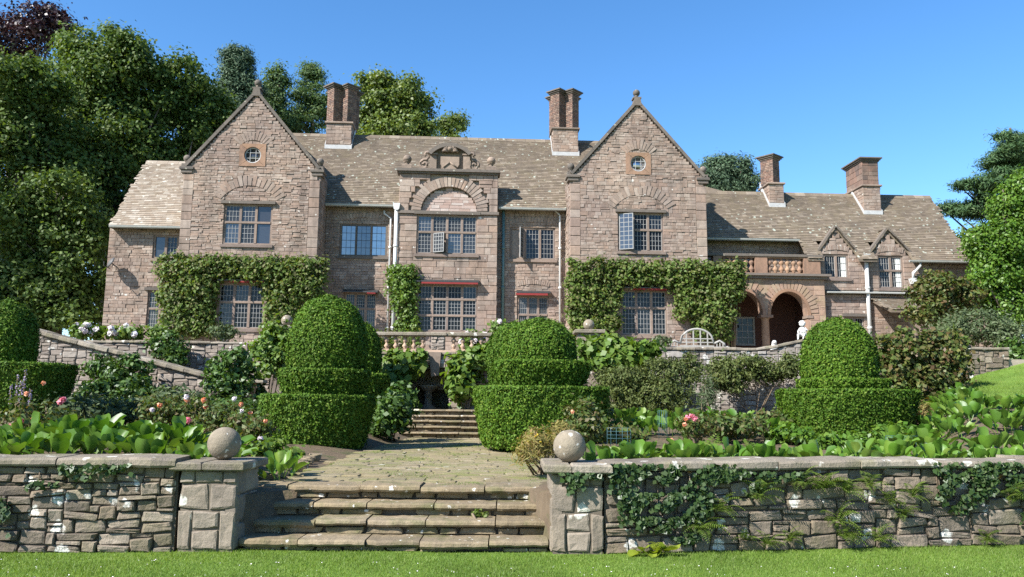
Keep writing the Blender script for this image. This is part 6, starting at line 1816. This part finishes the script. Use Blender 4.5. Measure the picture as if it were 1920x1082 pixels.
for i, (px, py, rx, ry, lab) in enumerate(((165, 622, 34, 12, 'hydrangea with creamy white heads at the left end of the terrace'), (238, 624, 26, 12, 'hydrangea with pale pink heads below the left wing window'))):
    e = [E3(px, py, rx, ry, 28.0, 0.5)]
    shrub('hydrangea', lab, e, 'vine', 46, 0.2, 22, 0.15, 0.11, foot=3.2, flowers=[('petal_white', 9, 0.26, [(e[0][0] + random.uniform(-1, 1) * e[0][3], 27.7 + random.uniform(-.2, .2), e[0][2] + random.uniform(-0.1, 0.25)) for _ in range(9)])], group='hydrangeas along the terrace')
shrub('terrace_plant', 'bright green herb at the foot of the left climber', [E3(300, 626, 24, 14, 28.4, .4)], 'lime' if False else 'vine', 30, 0.18, 22, 0.13, 0.08, foot=3.2)
shrub('terrace_plant', 'grey-green plant below the left gable window', [E3(418, 622, 26, 12, 28.4, .4)], 'greygreen', 34, 0.18, 24, 0.13, 0.07, foot=3.2)
shrub('terrace_plant', 'white-flowered plant behind the right part of the balustrade', [E3(888, 640, 26, 22, 27.4, .35), E3(935, 612, 16, 16, 27.6, .35)], 'vine', 44, 0.18, 20, 0.14, 0.1, foot=3.2, flowers=[('petal_white', 14, 0.22, None)])
shrub('terrace_plant', 'small grey-green plant beside the arched bench', [E3(1240, 640, 16, 10, 28.4, .3)], 'greygreen', 18, 0.16, 22, 0.11, 0.06, foot=3.2)
shrub('terrace_plant', 'dark weedy plants growing behind the left half of the balustrade', [E3(745, 636, 52, 20, 28.0, .35)], 'climber', 40, 0.2, 16, 0.16, 0.07, foot=3.2)
# plants right of the house
shrub('roof_creeper', 'rounded reddish-topped creeper climbing over the low porch at the right', [E3(1762, 548, 52, 36, 32.6, 0.9), E3(1740, 585, 40, 22, 32.2, 0.7), E3(1800, 560, 36, 30, 33, .8)], 'rose_climb', 210, 0.3, 30, 0.18, 0.11)
shrub('grey_shrub', 'feathery grey-green shrub between the outbuilding and the right terrace wall', [E3(1830, 612, 66, 30, 30.0, 1.0), E3(1890, 625, 50, 24, 29.4, 0.9), E3(1780, 618, 30, 20, 30, .8)], 'greygreen', 230, 0.28, 34, 0.16, 0.05)
shrub('dark_hedge', 'dark shaded hedge at the right edge above the lawn', [E3(1925, 675, 40, 40, 28.5, 1.2)], 'darkleaf', 120, 0.26, 26, 0.16, 0.1)
# roses and perennials
def rose(label, pts, fl, n=60, mat='rose', L=0.09):
    return shrub('rose_bush', label, pts, mat, n, 0.16, 20, L, L * 0.62, stems=12, cat='rose bush', group='rose bushes in the beds', flowers=fl, shell=0.2)
rose('yellowing rose bush in front of the low-domed yew right of the path', [E3(1098, 790, 44, 38, 14.6, 0.5), E3(1070, 815, 26, 22, 14.2, .4)], [('petal_peach', 3, 0.09, None)], 90, 'rose')
def fp(lst, d): return [tuple(at(a, b, d)) for a, b in lst]
rose('rose bush with bright pink flower before the dark cut-off yew', [E3(60, 790, 60, 40, 12.5, 0.5), E3(110, 800, 40, 34, 12.8, .4)], [('petal_pink', 4, 0.13, fp([(114, 754), (22, 800), (40, 790), (118, 750)], 12.2)), ('petal_peach', 3, 0.09, fp([(82, 718), (62, 785), (50, 738)], 12.3))], 60)
rose('sprawling rose bush with peach flowers in the middle of the left bed', [E3(350, 775, 60, 34, 17.5, 0.6), E3(300, 770, 40, 26, 17, .5), E3(420, 785, 50, 32, 16.5, .6)], [('petal_peach', 7, 0.13, fp([(350, 750), (382, 750), (385, 762), (300, 760), (452, 758), (470, 775), (498, 790)], 16)), ('petal_pink', 2, 0.16, fp([(352, 788), (298, 803)], 14.5)), ('petal_white', 4, 0.13, fp([(350, 744), (285, 768), (452, 772), (440, 748)], 15.8))], 210)
rose('rose bush on the left bed beside the left edge of the tallest yew', [E3(480, 805, 28, 26, 14.5, 0.5), E3(450, 795, 26, 24, 14.8, .4)], [('petal_peach', 1, 0.1, fp([(498, 790)], 13.9)), ('petal_white', 1, 0.12, fp([(488, 822)], 13.9))], 60)
rose('short rose with coral pink blooms in the right bed', [E3(1300, 798, 34, 22, 14.5, 0.4)], [('petal_pink', 3, 0.12, fp([(1290, 783), (1303, 786), (1297, 780)], 14.0)), ('petal_peach', 3, 0.11, fp([(1284, 796), (1260, 826), (1286, 786)], 13.9))], 34)
shrub('straw_plant', 'straw-yellow seeding plant beside the path, left of the right stone ball', [E3(1015, 830, 36, 26, 12.0, 0.4), E3(990, 850, 20, 14, 11.4, .3), E3(1050, 812, 20, 18, 12.4, .3)], 'straw', 110, 0.13, 20, 0.10, 0.02, cat='plant', flowers=[('petal_yellow', 7, 0.04, None)], stems=16)
shrub('weedy_plant', 'tall thin grey-green weeds in the right bed before the terrace wall', [E3(1325, 745, 18, 40, 21.0, .2)], 'greygreen', 40, 0.14, 16, 0.22, 0.02, cat='plant', stems=10)
shrub('weedy_plant', 'brown dry tuft at the foot of the climbing shrub on the right', [E3(1722, 772, 22, 18, 19.5, .3)], 'straw', 30, 0.14, 16, 0.16, 0.03, cat='plant')
shrub('herb_patch', 'low soft green herbs filling the left bed between roses and sloping wall', [E3(200, 775, 70, 22, 18.5, .9), E3(270, 770, 50, 20, 19, .9), E3(140, 770, 50, 26, 17, .8), E3(330, 752, 50, 18, 20, .8)], 'greygreen', 260, 0.2, 22, 0.13, 0.06, stems=0)
shrub('herb_patch', 'leafy green herbs at the foot of the flat stone garden table', [E3(400, 765, 60, 18, 19.5, .8), E3(455, 770, 40, 18, 19, .8)], 'darkleaf', 130, 0.2, 22, 0.13, 0.08, stems=0)
shrub('herb_patch', 'low mixed green herbs in the middle of the right bed', [E3(1160, 815, 40, 12, 15.5, .9), E3(1370, 800, 60, 16, 17.5, .9), E3(1440, 790, 30, 16, 19, .7), E3(1120, 770, 26, 16, 19.0, .6)], 'rose', 230, 0.16, 22, 0.11, 0.06, stems=0)
shrub('herb_patch', 'green herbs crowding the foot of the broad domed yew', [E3(1480, 815, 40, 14, 17.2, .6), E3(1580, 830, 70, 10, 16.6, .5), E3(1680, 815, 40, 14, 17.4, .6)], 'bright', 170, 0.15, 22, 0.12, 0.08, stems=0)
shrub('herb_patch', 'creeping green plants on the bed edge left of the path', [E3(540, 855, 26, 10, 14.2, .5), E3(500, 840, 26, 14, 14.0, .5)], 'vine', 60, 0.14, 20, 0.10, 0.08, stems=0)
shrub('herb_patch', 'soft green herbs between the broad domed yew and the climbing shrub', [E3(1730, 775, 50, 14, 21.5, .7), E3(1770, 768, 30, 12, 22.5, .5)], 'bright', 110, 0.18, 22, 0.13, 0.08, stems=0)
# tall purple spikes at the left
sp = at(46, 790, 12.6)
t = thing('flower_spikes', 'tall grey-stemmed plant with mauve flower spikes at the far left', 'plant', (sp.x, 12.6, ground(sp.x, 12.6)))
for k, (px, py) in enumerate(((33, 702), (48, 694), (20, 722), (40, 712), (58, 730))):
    q = at(px, py, 12.6); m = MB(); x = q.x - sp.x; h_ = q.z - ground(sp.x, 12.6)
    m.tube([(x * 0.6, 0, 0), (x * 0.9, 0, h_ * 0.6), (x, 0, h_)], [0.008, 0.006, 0.004], 5); m.obj('stem', M['straw'], t)
    n_ = 34; zz = rng.uniform(h_ * 0.72, h_, n_); a = rng.uniform(0, 2 * PI, n_); d_ = np.stack([np.cos(a), np.sin(a), np.full(n_, .3)], 1)
    Leafy().add(leaves(np.stack([np.full(n_, x * 0.96), np.zeros(n_), zz], 1) + d_ * 0.018, d_, 0.03, 0.02, 0.3)).obj('flower_spike', M['petal_violet'], t)['kind'] = 'stuff'
n_ = 260; zz = rng.uniform(0.05, 0.75, n_); a = rng.uniform(0, 2 * PI, n_); d_ = np.stack([np.cos(a), np.sin(a), np.full(n_, .6)], 1)
Leafy().add(leaves(np.stack([rng.normal(0, 0.12, n_), rng.normal(0, 0.1, n_), zz], 1) + d_ * 0.06, d_, 0.13, 0.02, 0.5)).obj('foliage', M['greygreen'], t)
# blue plastic netting in the beds
for px, py, d, w_, h_, lab in ((1160, 812, 14.2, 0.22, 0.09, 'scrap of blue-green plastic netting round a plant beside the yellowing rose'), (1690, 822, 15.5, 0.34, 0.05, 'strip of blue-green plastic netting in front of the broad domed yew'), (1242, 788, 17.0, 0.10, 0.2, 'upright blue-green net guard in the middle of the right bed')):
    c = at(px, py, d); m = MB()
    for k in range(6):
        a = -1.2 + 2.4 * k / 5; m.tube([(math.sin(a) * w_, -math.cos(a) * w_ * 0.4, -h_ - 0.2), (math.sin(a) * w_, -math.cos(a) * w_ * 0.4, h_)], 0.003, 4)
    for k in range(4):
        z = -h_ + 2 * h_ * k / 3; m.tube([(math.sin(a) * w_, -math.cos(a) * w_ * 0.4, z) for a in np.linspace(-1.2, 1.2, 9)], 0.003, 4)
    o = m.obj('plant_guard', M['net']); o.location = c; tag(o, lab, 'netting', 'blue netting in the beds')

# ---- bergenias: broad leaves, each its own piece
def bergenia_leaf(k):
    V = []; Fc = []; L = 1.0
    nu, nv = 6, 4
    cup = random.uniform(0.2, 0.55); curl = random.uniform(-0.25, 0.3)
    for i in range(nu + 1):
        f = i / nu
        w = 0.43 * (max(0.0, 1 - abs((f - 0.56) / 0.56) ** 2.6)) ** 0.5 * (0.55 + 0.45 * min(1, f * 1.8)) + 0.02
        for j in range(nv + 1):
            s = (j / nv - 0.5) * 2
            V.append((s * w + random.uniform(-.012, .012), f, cup * s * s * w * 1.4 - curl * f * f + 0.025 * math.sin(f * 9 + s * 4 + k)))
    for i in range(nu):
        for j in range(nv):
            a = i * (nv + 1) + j; Fc.append((a, a + 1, a + nv + 2, a + nv + 1))
    b = len(V)
    V += [(-0.03, 0.05, 0.0), (0.03, 0.05, 0.0), (0.03, -0.7, -0.05), (-0.03, -0.7, -0.05)]; Fc.append((b, b + 1, b + 2, b + 3))
    me = bpy.data.meshes.new('leaf'); me.from_pydata(V, [], Fc); me.materials.append(M['bergenia'])
    me.polygons.foreach_set('use_smooth', [True] * len(Fc)); me.update()
    return me
BL = [bergenia_leaf(k) for k in range(7)]
ORD = ['first', 'second', 'third', 'fourth', 'fifth', 'sixth', 'seventh', 'eighth', 'ninth', 'tenth', 'eleventh', 'twelfth', 'thirteenth', 'fourteenth']
def bergenia(x, y, label, group, n, size, spread):
    z = ground(x, y)
    t = thing('bergenia', label, 'bergenia', (x, y, z), random.uniform(0, 6.28), group)
    for k in range(n):
        a = 2 * PI * (k * 0.381966 + random.uniform(-0.05, 0.05)); f = math.sqrt((k + 0.5) / n)
        el = rad(84 - 42 * f + random.uniform(-16, 16))       # inner leaves stand up, outer lie out
        r_ = spread * f * 0.75
        s = size * random.uniform(0.75, 1.25)
        o = bpy.data.objects.new('leaf', random.choice(BL))
        o.location = (r_ * math.cos(a), r_ * math.sin(a), 0.06 + 0.12 * (1 - f) + random.uniform(0, 0.12))
        o.rotation_euler = (el, random.uniform(-0.35, 0.35), a - PI / 2)
        o.scale = (s, s, s)
        link(o, t)
row = 0
LB = [(9.72, -6.3, -3.85, 6, 'front row'), (10.3, -6.6, -3.75, 7, 'second row'), (11.0, -7.0, -3.9, 7, 'third row'), (11.7, -7.2, -4.2, 6, 'back row')]
for y, x0, x1, n, nm in LB:
    for k in range(n):
        x = x0 + (x1 - x0) * k / (n - 1)
        bergenia(x + random.uniform(-.08, .08), y + random.uniform(-.12, .12), f'bergenia clump in the left bed, {nm}, {ORD[n - 1 - k]} counting leftwards from the stone ball', 'bergenias in the left bed', 18, 0.20, 0.40)
for k, (x, y) in enumerate(((-2.95, 10.5), (-3.15, 11.3), (-3.35, 9.75))):
    bergenia(x, y, ['bergenia clump at the bed edge beside the path', 'bergenia clump behind the one at the path edge, near the tallest yew', 'bergenia clump just behind the left stone ball'][k], 'bergenias in the left bed', 13, 0.17, 0.3)
RB = [(lambda x: 9.78 + 0.163 * (x - 1), 1.0, 7.2, 12, 'front row along the wall'), (lambda x: 10.6 + 0.14 * (x - 1), 1.2, 7.8, 11, 'second row'), (lambda x: 11.6 + 0.12 * (x - 1), 2.8, 8.6, 9, 'third row'), (lambda x: 13.0 + 0.1 * (x - 1), 3.2, 9.6, 9, 'fourth row'), (lambda x: 14.6 + 0.1 * (x - 1), 7.2, 10.6, 6, 'fifth row'), (lambda x: 16.3 + 0.05 * x, 7.8, 9.4, 5, 'sixth row'), (lambda x: 20.3, 1.9, 5.6, 9, 'row before the olive shrub'), (lambda x: 18.2, 2.0, 6.4, 9, 'row behind the coral rose'), (lambda x: 18.0, 9.4, 12.4, 7, 'row edging the lawn'), (lambda x: 15.8, 10.0, 12.2, 5, 'row by the right edge'), (lambda x: 20.6, 9.9, 11.5, 5, 'row under the climber'), (lambda x: 22.3, 10.6, 12.4, 5, 'rearmost row')]
for yf, x0, x1, n, nm in RB:
    for k in range(n):
        x = x0 + (x1 - x0) * k / (n - 1) + random.uniform(-.1, .1); y = yf(x) + random.uniform(-.15, .15)
        if 5.9 < x < 9.4 and 17.4 < y < 20.4: continue
        bergenia(x, y, f'bergenia clump in the right bed, {nm}, {ORD[k]} from its left end', 'bergenias in the right bed', 15, 0.17 if y < 13.5 else 0.22, 0.38 if y < 13.5 else 0.45)
# ---- ferns
def frond_mesh(mat):
    V = []; Fc = []
    for i in range(13):
        f = (i + 1) / 14; w = 0.26 * math.sin(PI * f ** 0.7) + 0.02
        z = 0.35 * math.sin(f * 2.0) - 0.28 * f * f
        for s in (-1, 1):
            b = len(V)
            V += [(0, f, z), (s * w * 0.5, f + 0.045, z - 0.005), (s * w, f + 0.05, z - 0.05), (s * w * 0.5, f - 0.005, z - 0.012)]
            Fc.append((b, b + 1, b + 2, b + 3))
    me = bpy.data.meshes.new('frond'); me.from_pydata(V, [], Fc); me.materials.append(mat); me.update()
    return me
FR = frond_mesh(M['fern'])
def fern(loc, size, label, group, n=9, wall=None):
    t = thing('fern', label, 'fern', loc, 0, group)
    for k in range(n):
        o = bpy.data.objects.new('frond', FR)
        if wall is None: a = 2 * PI * k / n + random.uniform(-.3, .3); el = random.uniform(0.5, 1.1)
        else: a = wall + random.uniform(-1.35, 1.35); el = random.uniform(-0.5, 0.9)
        s = size * random.uniform(0.75, 1.3) * (1.25 if wall is not None else 1.0)
        o.rotation_euler = (el, random.uniform(-.3, .3), a - PI / 2); o.scale = (s, s, s); link(o, t)
for px, py, d, s, lab in ((1322, 850, 10.6, 0.42, 'arching fern behind the right wall, in front of the coral rose'), (1415, 850, 10.9, 0.40, 'tall fern behind the right wall, between bergenia leaves'), (1285, 858, 10.2, 0.3, 'pale low fern leaning over the coping of the right wall'), (1195, 770, 16.5, 0.4, 'young fern in the right bed near the blue net')):
    c = at(px, py, d); fern((c.x, c.y, ground(c.x, c.y) + 0.02), s, lab, 'ferns in the right bed', 12)
def onwall(px, py, out=0.05):
    """point on the face of the right garden wall"""
    a = Vector((1.05, 9.042, 0)); u = (Vector((12.0, 10.826, 0)) - a).normalized(); n = Vector((u.y, -u.x, 0))
    d = ray(px, py); tt = n.dot(a - EYE) / n.dot(d)
    return EYE + d * tt + n * out, n
WF = [(1345, 955, 0.16, 'fern on the wall just right of the ivy curtain'), (1310, 990, 0.18, 'fern low on the wall at the ivy tip'), (1420, 930, 0.17, 'upper fern left of the wide bare stones'), (1540, 915, 0.2, 'large upper fern under the coping, middle of the right wall'), (1500, 905, 0.16, 'upper fern close left of the large middle fern'), (1580, 920, 0.15, 'fern just right of the large middle fern'), (1625, 910, 0.15, 'fern under the coping left of the right-hand ivy'), (1705, 930, 0.14, 'fern beside the left fringe of the right-hand ivy'), (1665, 940, 0.13, 'small fern in a joint left of the right-hand ivy'), (1690, 965, 0.13, 'fern low in a joint below the right-hand ivy'), (1565, 975, 0.17, 'fern in the vertical green streak, upper one'), (1578, 1005, 0.2, 'fern in the vertical green streak, at the grass'), (1638, 1012, 0.15, 'fern at the foot of the wall right of the green streak'), (1435, 1018, 0.13, 'fern at the foot of the wall left of the green streak'), (1475, 1012, 0.12, 'small fern at the foot of the wall near the middle'), (1392, 1010, 0.11, 'tuft of grassy fern at the foot of the wall'), (1845, 1012, 0.13, 'fern at the foot of the wall near the right edge'), (1890, 935, 0.2, 'fern on the wall near the right edge of the photograph')]
for px, py, s, lab in WF:
    p, n = onwall(px, py, 0.04); fern(tuple(p), s * 1.15, lab + ' right of the steps', 'ferns growing on the right garden wall', 14, math.atan2(n.y, n.x))
# ---- ivy
def ivy(label, regions, wallfn, n, L=0.06, name='ivy'):
    pts = []
    for (l, tp, r_, b, w_) in regions:
        k = int(n * w_)
        for _ in range(k):
            f = random.random() ** 1.3
            px = random.uniform(l, r_); py = tp + (b - tp) * f * (0.75 + 0.25 * math.sin(px * 0.05))
            if math.sin(px * 0.11 + f * 5) + math.sin(px * 0.037 + f * 3 + 1) < -0.75: continue
            p, nn = wallfn(px, py, random.uniform(0.05, 0.11)); pts.append((p, nn))
    P = np.array([tuple(p) for p, _ in pts]); Nv = np.array([tuple(q) for _, q in pts])
    base = Vector(P.mean(0)); base.z = 0.0
    t = thing(name, label, 'ivy', base, 0, 'ivy on the garden walls')
    Leafy().add(leaves(P, Nv + np.array([0, 0, 0.35]), L, L * 0.85, 0.55, 0.2, 0.6)).obj('foliage', M['ivy'], t, tuple(base))
    m = MB()
    for _ in range(14 if n > 200 else 0):
        p, nn = random.choice(pts); q = Vector(p); q.z = 0.86
        ins_ = -Vector(nn) * 0.06; m.tube([q + ins_ - base, q.lerp(p, 0.5) + ins_ - base, Vector(p) + ins_ - base], [0.006, 0.005, 0.004], 4)
    if m.v: m.obj('stem', M['stem'], t)
def onleft(px, py, out):
    d = ray(px, py); y0 = 8.95 + 0.064 * (EYE.x + d.x * 8.9 / d.y + 3.54)
    tt = (y0 - out) / d.y
    return EYE + d * tt, Vector((0, -1, 0))
ivy('dense curtain of dark ivy hanging on the right wall next to the pier', [(1140, 872, 1420, 935, 0.36), (1155, 925, 1330, 985, 0.34), (1190, 970, 1310, 1020, 0.18), (1330, 885, 1500, 915, 0.12)], onwall, 3000)
ivy('dark ivy hanging on the right wall near the right edge', [(1740, 868, 1930, 905, 0.4), (1750, 890, 1860, 965, 0.4), (1880, 890, 1930, 985, 0.2)], onwall, 1500)
def onpier(px, py, out):
    d = ray(px, py); tt = (9.01 - out) / d.y
    return EYE + d * tt, Vector((0, -1, 0))
ivy('small tuft of ivy on the face of the right pier', [(1052, 888, 1130, 905, 0.5), (1065, 900, 1095, 935, 0.5)], onpier, 260)
ivy('thin trail of ivy below the coping of the left wall', [(110, 872, 258, 905, 0.7), (50, 905, 110, 925, 0.3)], onleft, 240)
ivy('dark ivy at the extreme left edge of the left wall', [(-40, 935, 16, 1012, 1.0)], onleft, 160)
# lime-leaved plant at the foot of the right wall
p, n = onwall(1215, 1028, 0.12)
t = thing('lime_plant', 'low yellow-green leafy plant in the grass below the ivy curtain', 'plant', (p.x, p.y, 0))
for k in range(26):
    o = bpy.data.objects.new('leaf', FR if k % 3 else BL[k % 7])
    if k == 0:
        pass
    a = random.uniform(PI * 1.05, PI * 1.95); s = random.uniform(0.12, 0.2)
    me = o.data.copy() if False else o.data
    o.location = (random.uniform(-.14, .14), 0, random.uniform(0.02, 0.08)); o.rotation_euler = (random.uniform(0, 0.6), random.uniform(-.4, .4), a - PI / 2); o.scale = (s, s, s); link(o, t)
    o.material_slots[0].link = 'OBJECT'; o.material_slots[0].material = M['lime']
# small green weed on the third step
w3 = onz(905, 958, 0.3)
shrub('step_weed', 'small green weed growing from the third garden step', [(w3.x, 9.72, 0.32, 0.12, 0.05, 0.03)], 'fern', 8, 0.04, 10, 0.05, 0.035, foot=0.295, cat='weed', stems=1)

# ---- trees
def T(name, label, base_px, d, ells, mat, n, rc, k, L, Wd, **kw):
    b = at(base_px[0], base_px[1], d)
    z = 3.2 if d > 27.3 else ground(b.x, d)
    return tree(name, label, (b.x, d, z - 0.1), [ell(px, py, rx, ry, d + dd) for px, py, rx, ry, dd in ells], mat, n, rc, k, L, Wd, **kw)
G = 'trees behind the house'
T('copper_beech', 'dark purple copper beech at the top left corner', (40, 600), 62, [(30, 70, 100, 62, 0), (95, 45, 34, 26, 0), (-70, 120, 100, 100, 2), (20, 190, 90, 90, 2)], 'copper', 330, 1.3, 46, 0.42, 0.30, trunk_r=0.7, group=G)
T('broadleaf_tree', 'tallest broadleaf tree, towering left of the house below the copper beech', (210, 600), 48, [(205, 130, 90, 98, 0), (150, 95, 46, 58, 0), (255, 110, 42, 64, -1), (200, 240, 130, 130, 0), (290, 170, 66, 80, 1), (180, 380, 140, 150, 0), (130, 210, 80, 110, -1)], 'syc', 760, 1.0, 46, 0.34, 0.26, trunk_r=0.55, group=G)
T('broadleaf_tree', 'broadleaf tree filling the left edge under the copper beech', (20, 600), 42, [(20, 220, 110, 110, 0), (60, 160, 70, 60, 0), (-20, 350, 120, 150, 0), (70, 330, 90, 130, 1), (60, 480, 110, 110, 0)], 'syc', 560, 0.9, 44, 0.32, 0.24, trunk_r=0.5, group=G)
T('broadleaf_tree', 'rounded broadleaf tree just left of the left gable', (340, 600), 50, [(335, 165, 64, 66, 0), (310, 250, 90, 110, 0), (390, 230, 50, 70, 1), (300, 380, 100, 140, 0), (370, 300, 56, 80, 2)], 'syc', 460, 1.0, 44, 0.34, 0.26, trunk_r=0.45, group=G)
T('understorey_tree', 'low shaded tree at the foot of the left woodland beside the house', (110, 610), 37, [(110, 390, 86, 74, 0), (60, 440, 80, 90, 0), (150, 500, 60, 110, 0), (30, 540, 70, 90, -1), (110, 560, 90, 70, 0)], 'syc', 430, 0.8, 44, 0.28, 0.2, trunk_r=0.25, group=G)
T('conifer', 'dense blue-green conifer peeping up behind the left gable', (447, 600), 56, [(447, 135, 34, 46, 0), (445, 175, 44, 40, 0), (447, 108, 20, 26, 0), (430, 230, 60, 70, 0)], 'conifer', 380, 0.75, 56, 0.34, 0.12, trunk_r=0.4, group=G, shell=0.7)
T('broadleaf_tree', 'small dark tree between the conifer and the feathery larch', (520, 600), 60, [(522, 160, 24, 36, 0), (512, 215, 24, 50, 0), (540, 235, 20, 30, 0)], 'larch', 110, 0.8, 40, 0.34, 0.2, trunk_r=0.3, group=G)
T('larch', 'feathery light green larch left of the first chimney', (582, 600), 61, [(585, 150, 22, 32, 0), (575, 185, 46, 26, 0), (598, 205, 44, 30, 0), (570, 228, 46, 30, 0), (590, 130, 10, 18, 0)], 'larch', 130, 0.9, 42, 0.38, 0.13, trunk_r=0.28, group=G, flat=0.35)
T('broadleaf_tree', 'light green broadleaf tree behind the roof between the two tall chimney stacks', (735, 600), 58, [(735, 190, 62, 56, 0), (705, 160, 36, 30, 0), (765, 215, 48, 46, 0), (745, 250, 90, 40, 0), (690, 215, 34, 50, 0)], 'ash', 330, 0.95, 36, 0.36, 0.27, trunk_r=0.4, group=G)
T('birch', 'thin wispy tree just above the roof right of the light green tree', (850, 600), 64, [(838, 240, 18, 20, 0), (858, 228, 14, 16, 0), (850, 262, 34, 26, 0)], 'ash', 40, 0.8, 26, 0.34, 0.2, trunk_r=0.16, group=G, limbs=14)
T('conifer', 'rounded dark pine peeping over the roof right of the right gable', (1360, 600), 64, [(1360, 330, 46, 38, 0), (1350, 312, 30, 24, 0), (1388, 345, 34, 26, 0), (1340, 345, 34, 28, 0)], 'conifer', 210, 0.8, 54, 0.42, 0.13, trunk_r=0.35, group=G, shell=0.6)
b = at(1925, 600, 41)
T('pine', 'dark pine with layered branches at the right edge', (1935, 600), 41, [(1905, 262, 44, 17, 0), (1885, 300, 50, 20, 0), (1860, 347, 60, 21, -1), (1815, 392, 44, 17, 0), (1870, 385, 60, 18, 0), (1920, 330, 50, 20, 1), (1905, 420, 60, 24, 1), (1950, 290, 40, 50, 1)], 'pine', 460, 0.6, 60, 0.34, 0.08, trunk_r=0.35, flat=0.4, limbs=40, shell=0.1, upb=0.8, trunk_to=(b.x, 41, at(1925, 240, 41).z))
T('broadleaf_tree', 'bright green broadleaf tree at the right edge in front of the pine', (1900, 640), 33.5, [(1905, 390, 44, 60, 0), (1880, 460, 56, 52, 0), (1860, 520, 44, 50, 0), (1930, 480, 60, 90, 0), (1900, 570, 46, 44, 0), (1850, 470, 30, 30, 0)], 'bright', 520, 0.5, 54, 0.21, 0.14, trunk_r=0.25)
T('distant_tree', 'far dark tree crown between the right roof end and the pine', (1835, 600), 80, [(1835, 455, 36, 22, 0), (1800, 470, 40, 24, 0)], 'syc', 70, 1.4, 40, 0.5, 0.36, trunk_r=0.3, group=G)
tree('broadleaf_tree', 'large broadleaf tree standing beyond the left edge, shading the woodland floor', (-37, 29, 1.0), [(-34, 31, 16, 6.5, 6, 6.5), (-31, 33.5, 11, 4, 4, 4), (-37, 31, 21, 4.5, 4, 4)], 'syc', 420, 0.9, 40, 0.34, 0.26, trunk_r=0.5)
# ---- grass
def grass(name, label, x0, x1, y0, y1, n, zf, hgt, keep=None):
    x = rng.uniform(x0, x1, n); y = rng.uniform(y0, y1, n)
    if keep is not None:
        k = keep(x, y); x, y = x[k], y[k]; n = len(x)
    z = zf(x, y)
    patch = 0.75 + 0.25 * np.sin(x * 2.3 + y) * np.cos(y * 3.1 - x)
    h = hgt * rng.uniform(0.55, 1.25, n) * patch
    a = rng.uniform(0, 2 * PI, n); w = rng.uniform(0.0025, 0.005, n) * (hgt / 0.045)
    bx, by = np.cos(a) * w, np.sin(a) * w
    l1 = rng.normal(0, 0.4, n) * h; l2 = rng.normal(0, 0.4, n) * h
    V = np.stack([np.stack([x - bx, y - by, z], 1), np.stack([x + bx, y + by, z], 1), np.stack([x + l1 + bx * 0.2, y + l2 + by * 0.2, z + h], 1), np.stack([x + l1 - bx * 0.2, y + l2 - by * 0.2, z + h], 1)], 1).reshape(-1, 3)
    me = npmesh(name, V, np.arange(n * 4).reshape(n, 4)); me.materials.append(M['blade'])
    o = link(bpy.data.objects.new(name, me))
    return tag(o, label, 'grass', kind='stuff')
grass('grass', 'short mown grass of the front lawn', -7.2, 7.2, 7.0, 10.2, 190000, lambda x, y: np.zeros_like(x), 0.034, lambda x, y: (y < np.where(x < -3.0, 8.93 + 0.064 * (x + 3.54), np.where(x < 0.45, 9.06, 9.02 + 0.163 * (x - 1.04)))))
gz = np.vectorize(ground)
grass('grass', 'mown grass of the sloping lawn at the right', 9.0, 19, 18.8, 27.1, 70000, lambda x, y: gz(x, y) + 0.02, 0.07, lambda x, y: x > 0.565 * y + 0.15 * np.sin(y * 2))
def pathkeep(x, y):
    s = np.sin(x * 3.1 + 1.3 * np.sin(y * 2.2)) + np.sin(y * 2.7 + np.sin(x * 4.0) * 1.5)
    return (s > 0.2) | (np.abs(x - (0.45 - 0.05 * (y - 10))) < 0.18)
grass('grass', 'wisps of grass and moss growing between the paving stones', -3.0, 0.5, 10.35, 20.0, 44000, lambda x, y: np.full_like(x, PZ - 0.03), 0.045, pathkeep)
# lawn daisies
n = 240; x = rng.uniform(-6.5, 6.8, n); y = rng.uniform(7.0, 8.4, n)
lf = Leafy().add(leaves(np.stack([x, y, np.full(n, 0.032)], 1), np.tile([0, -0.3, 1.0], (n, 1)), 0.012, 0.012, 0.2))
o = lf.obj('daisies', M['petal_white']); tag(o, 'tiny white daisies scattered through the front lawn', 'daisies', kind='stuff')
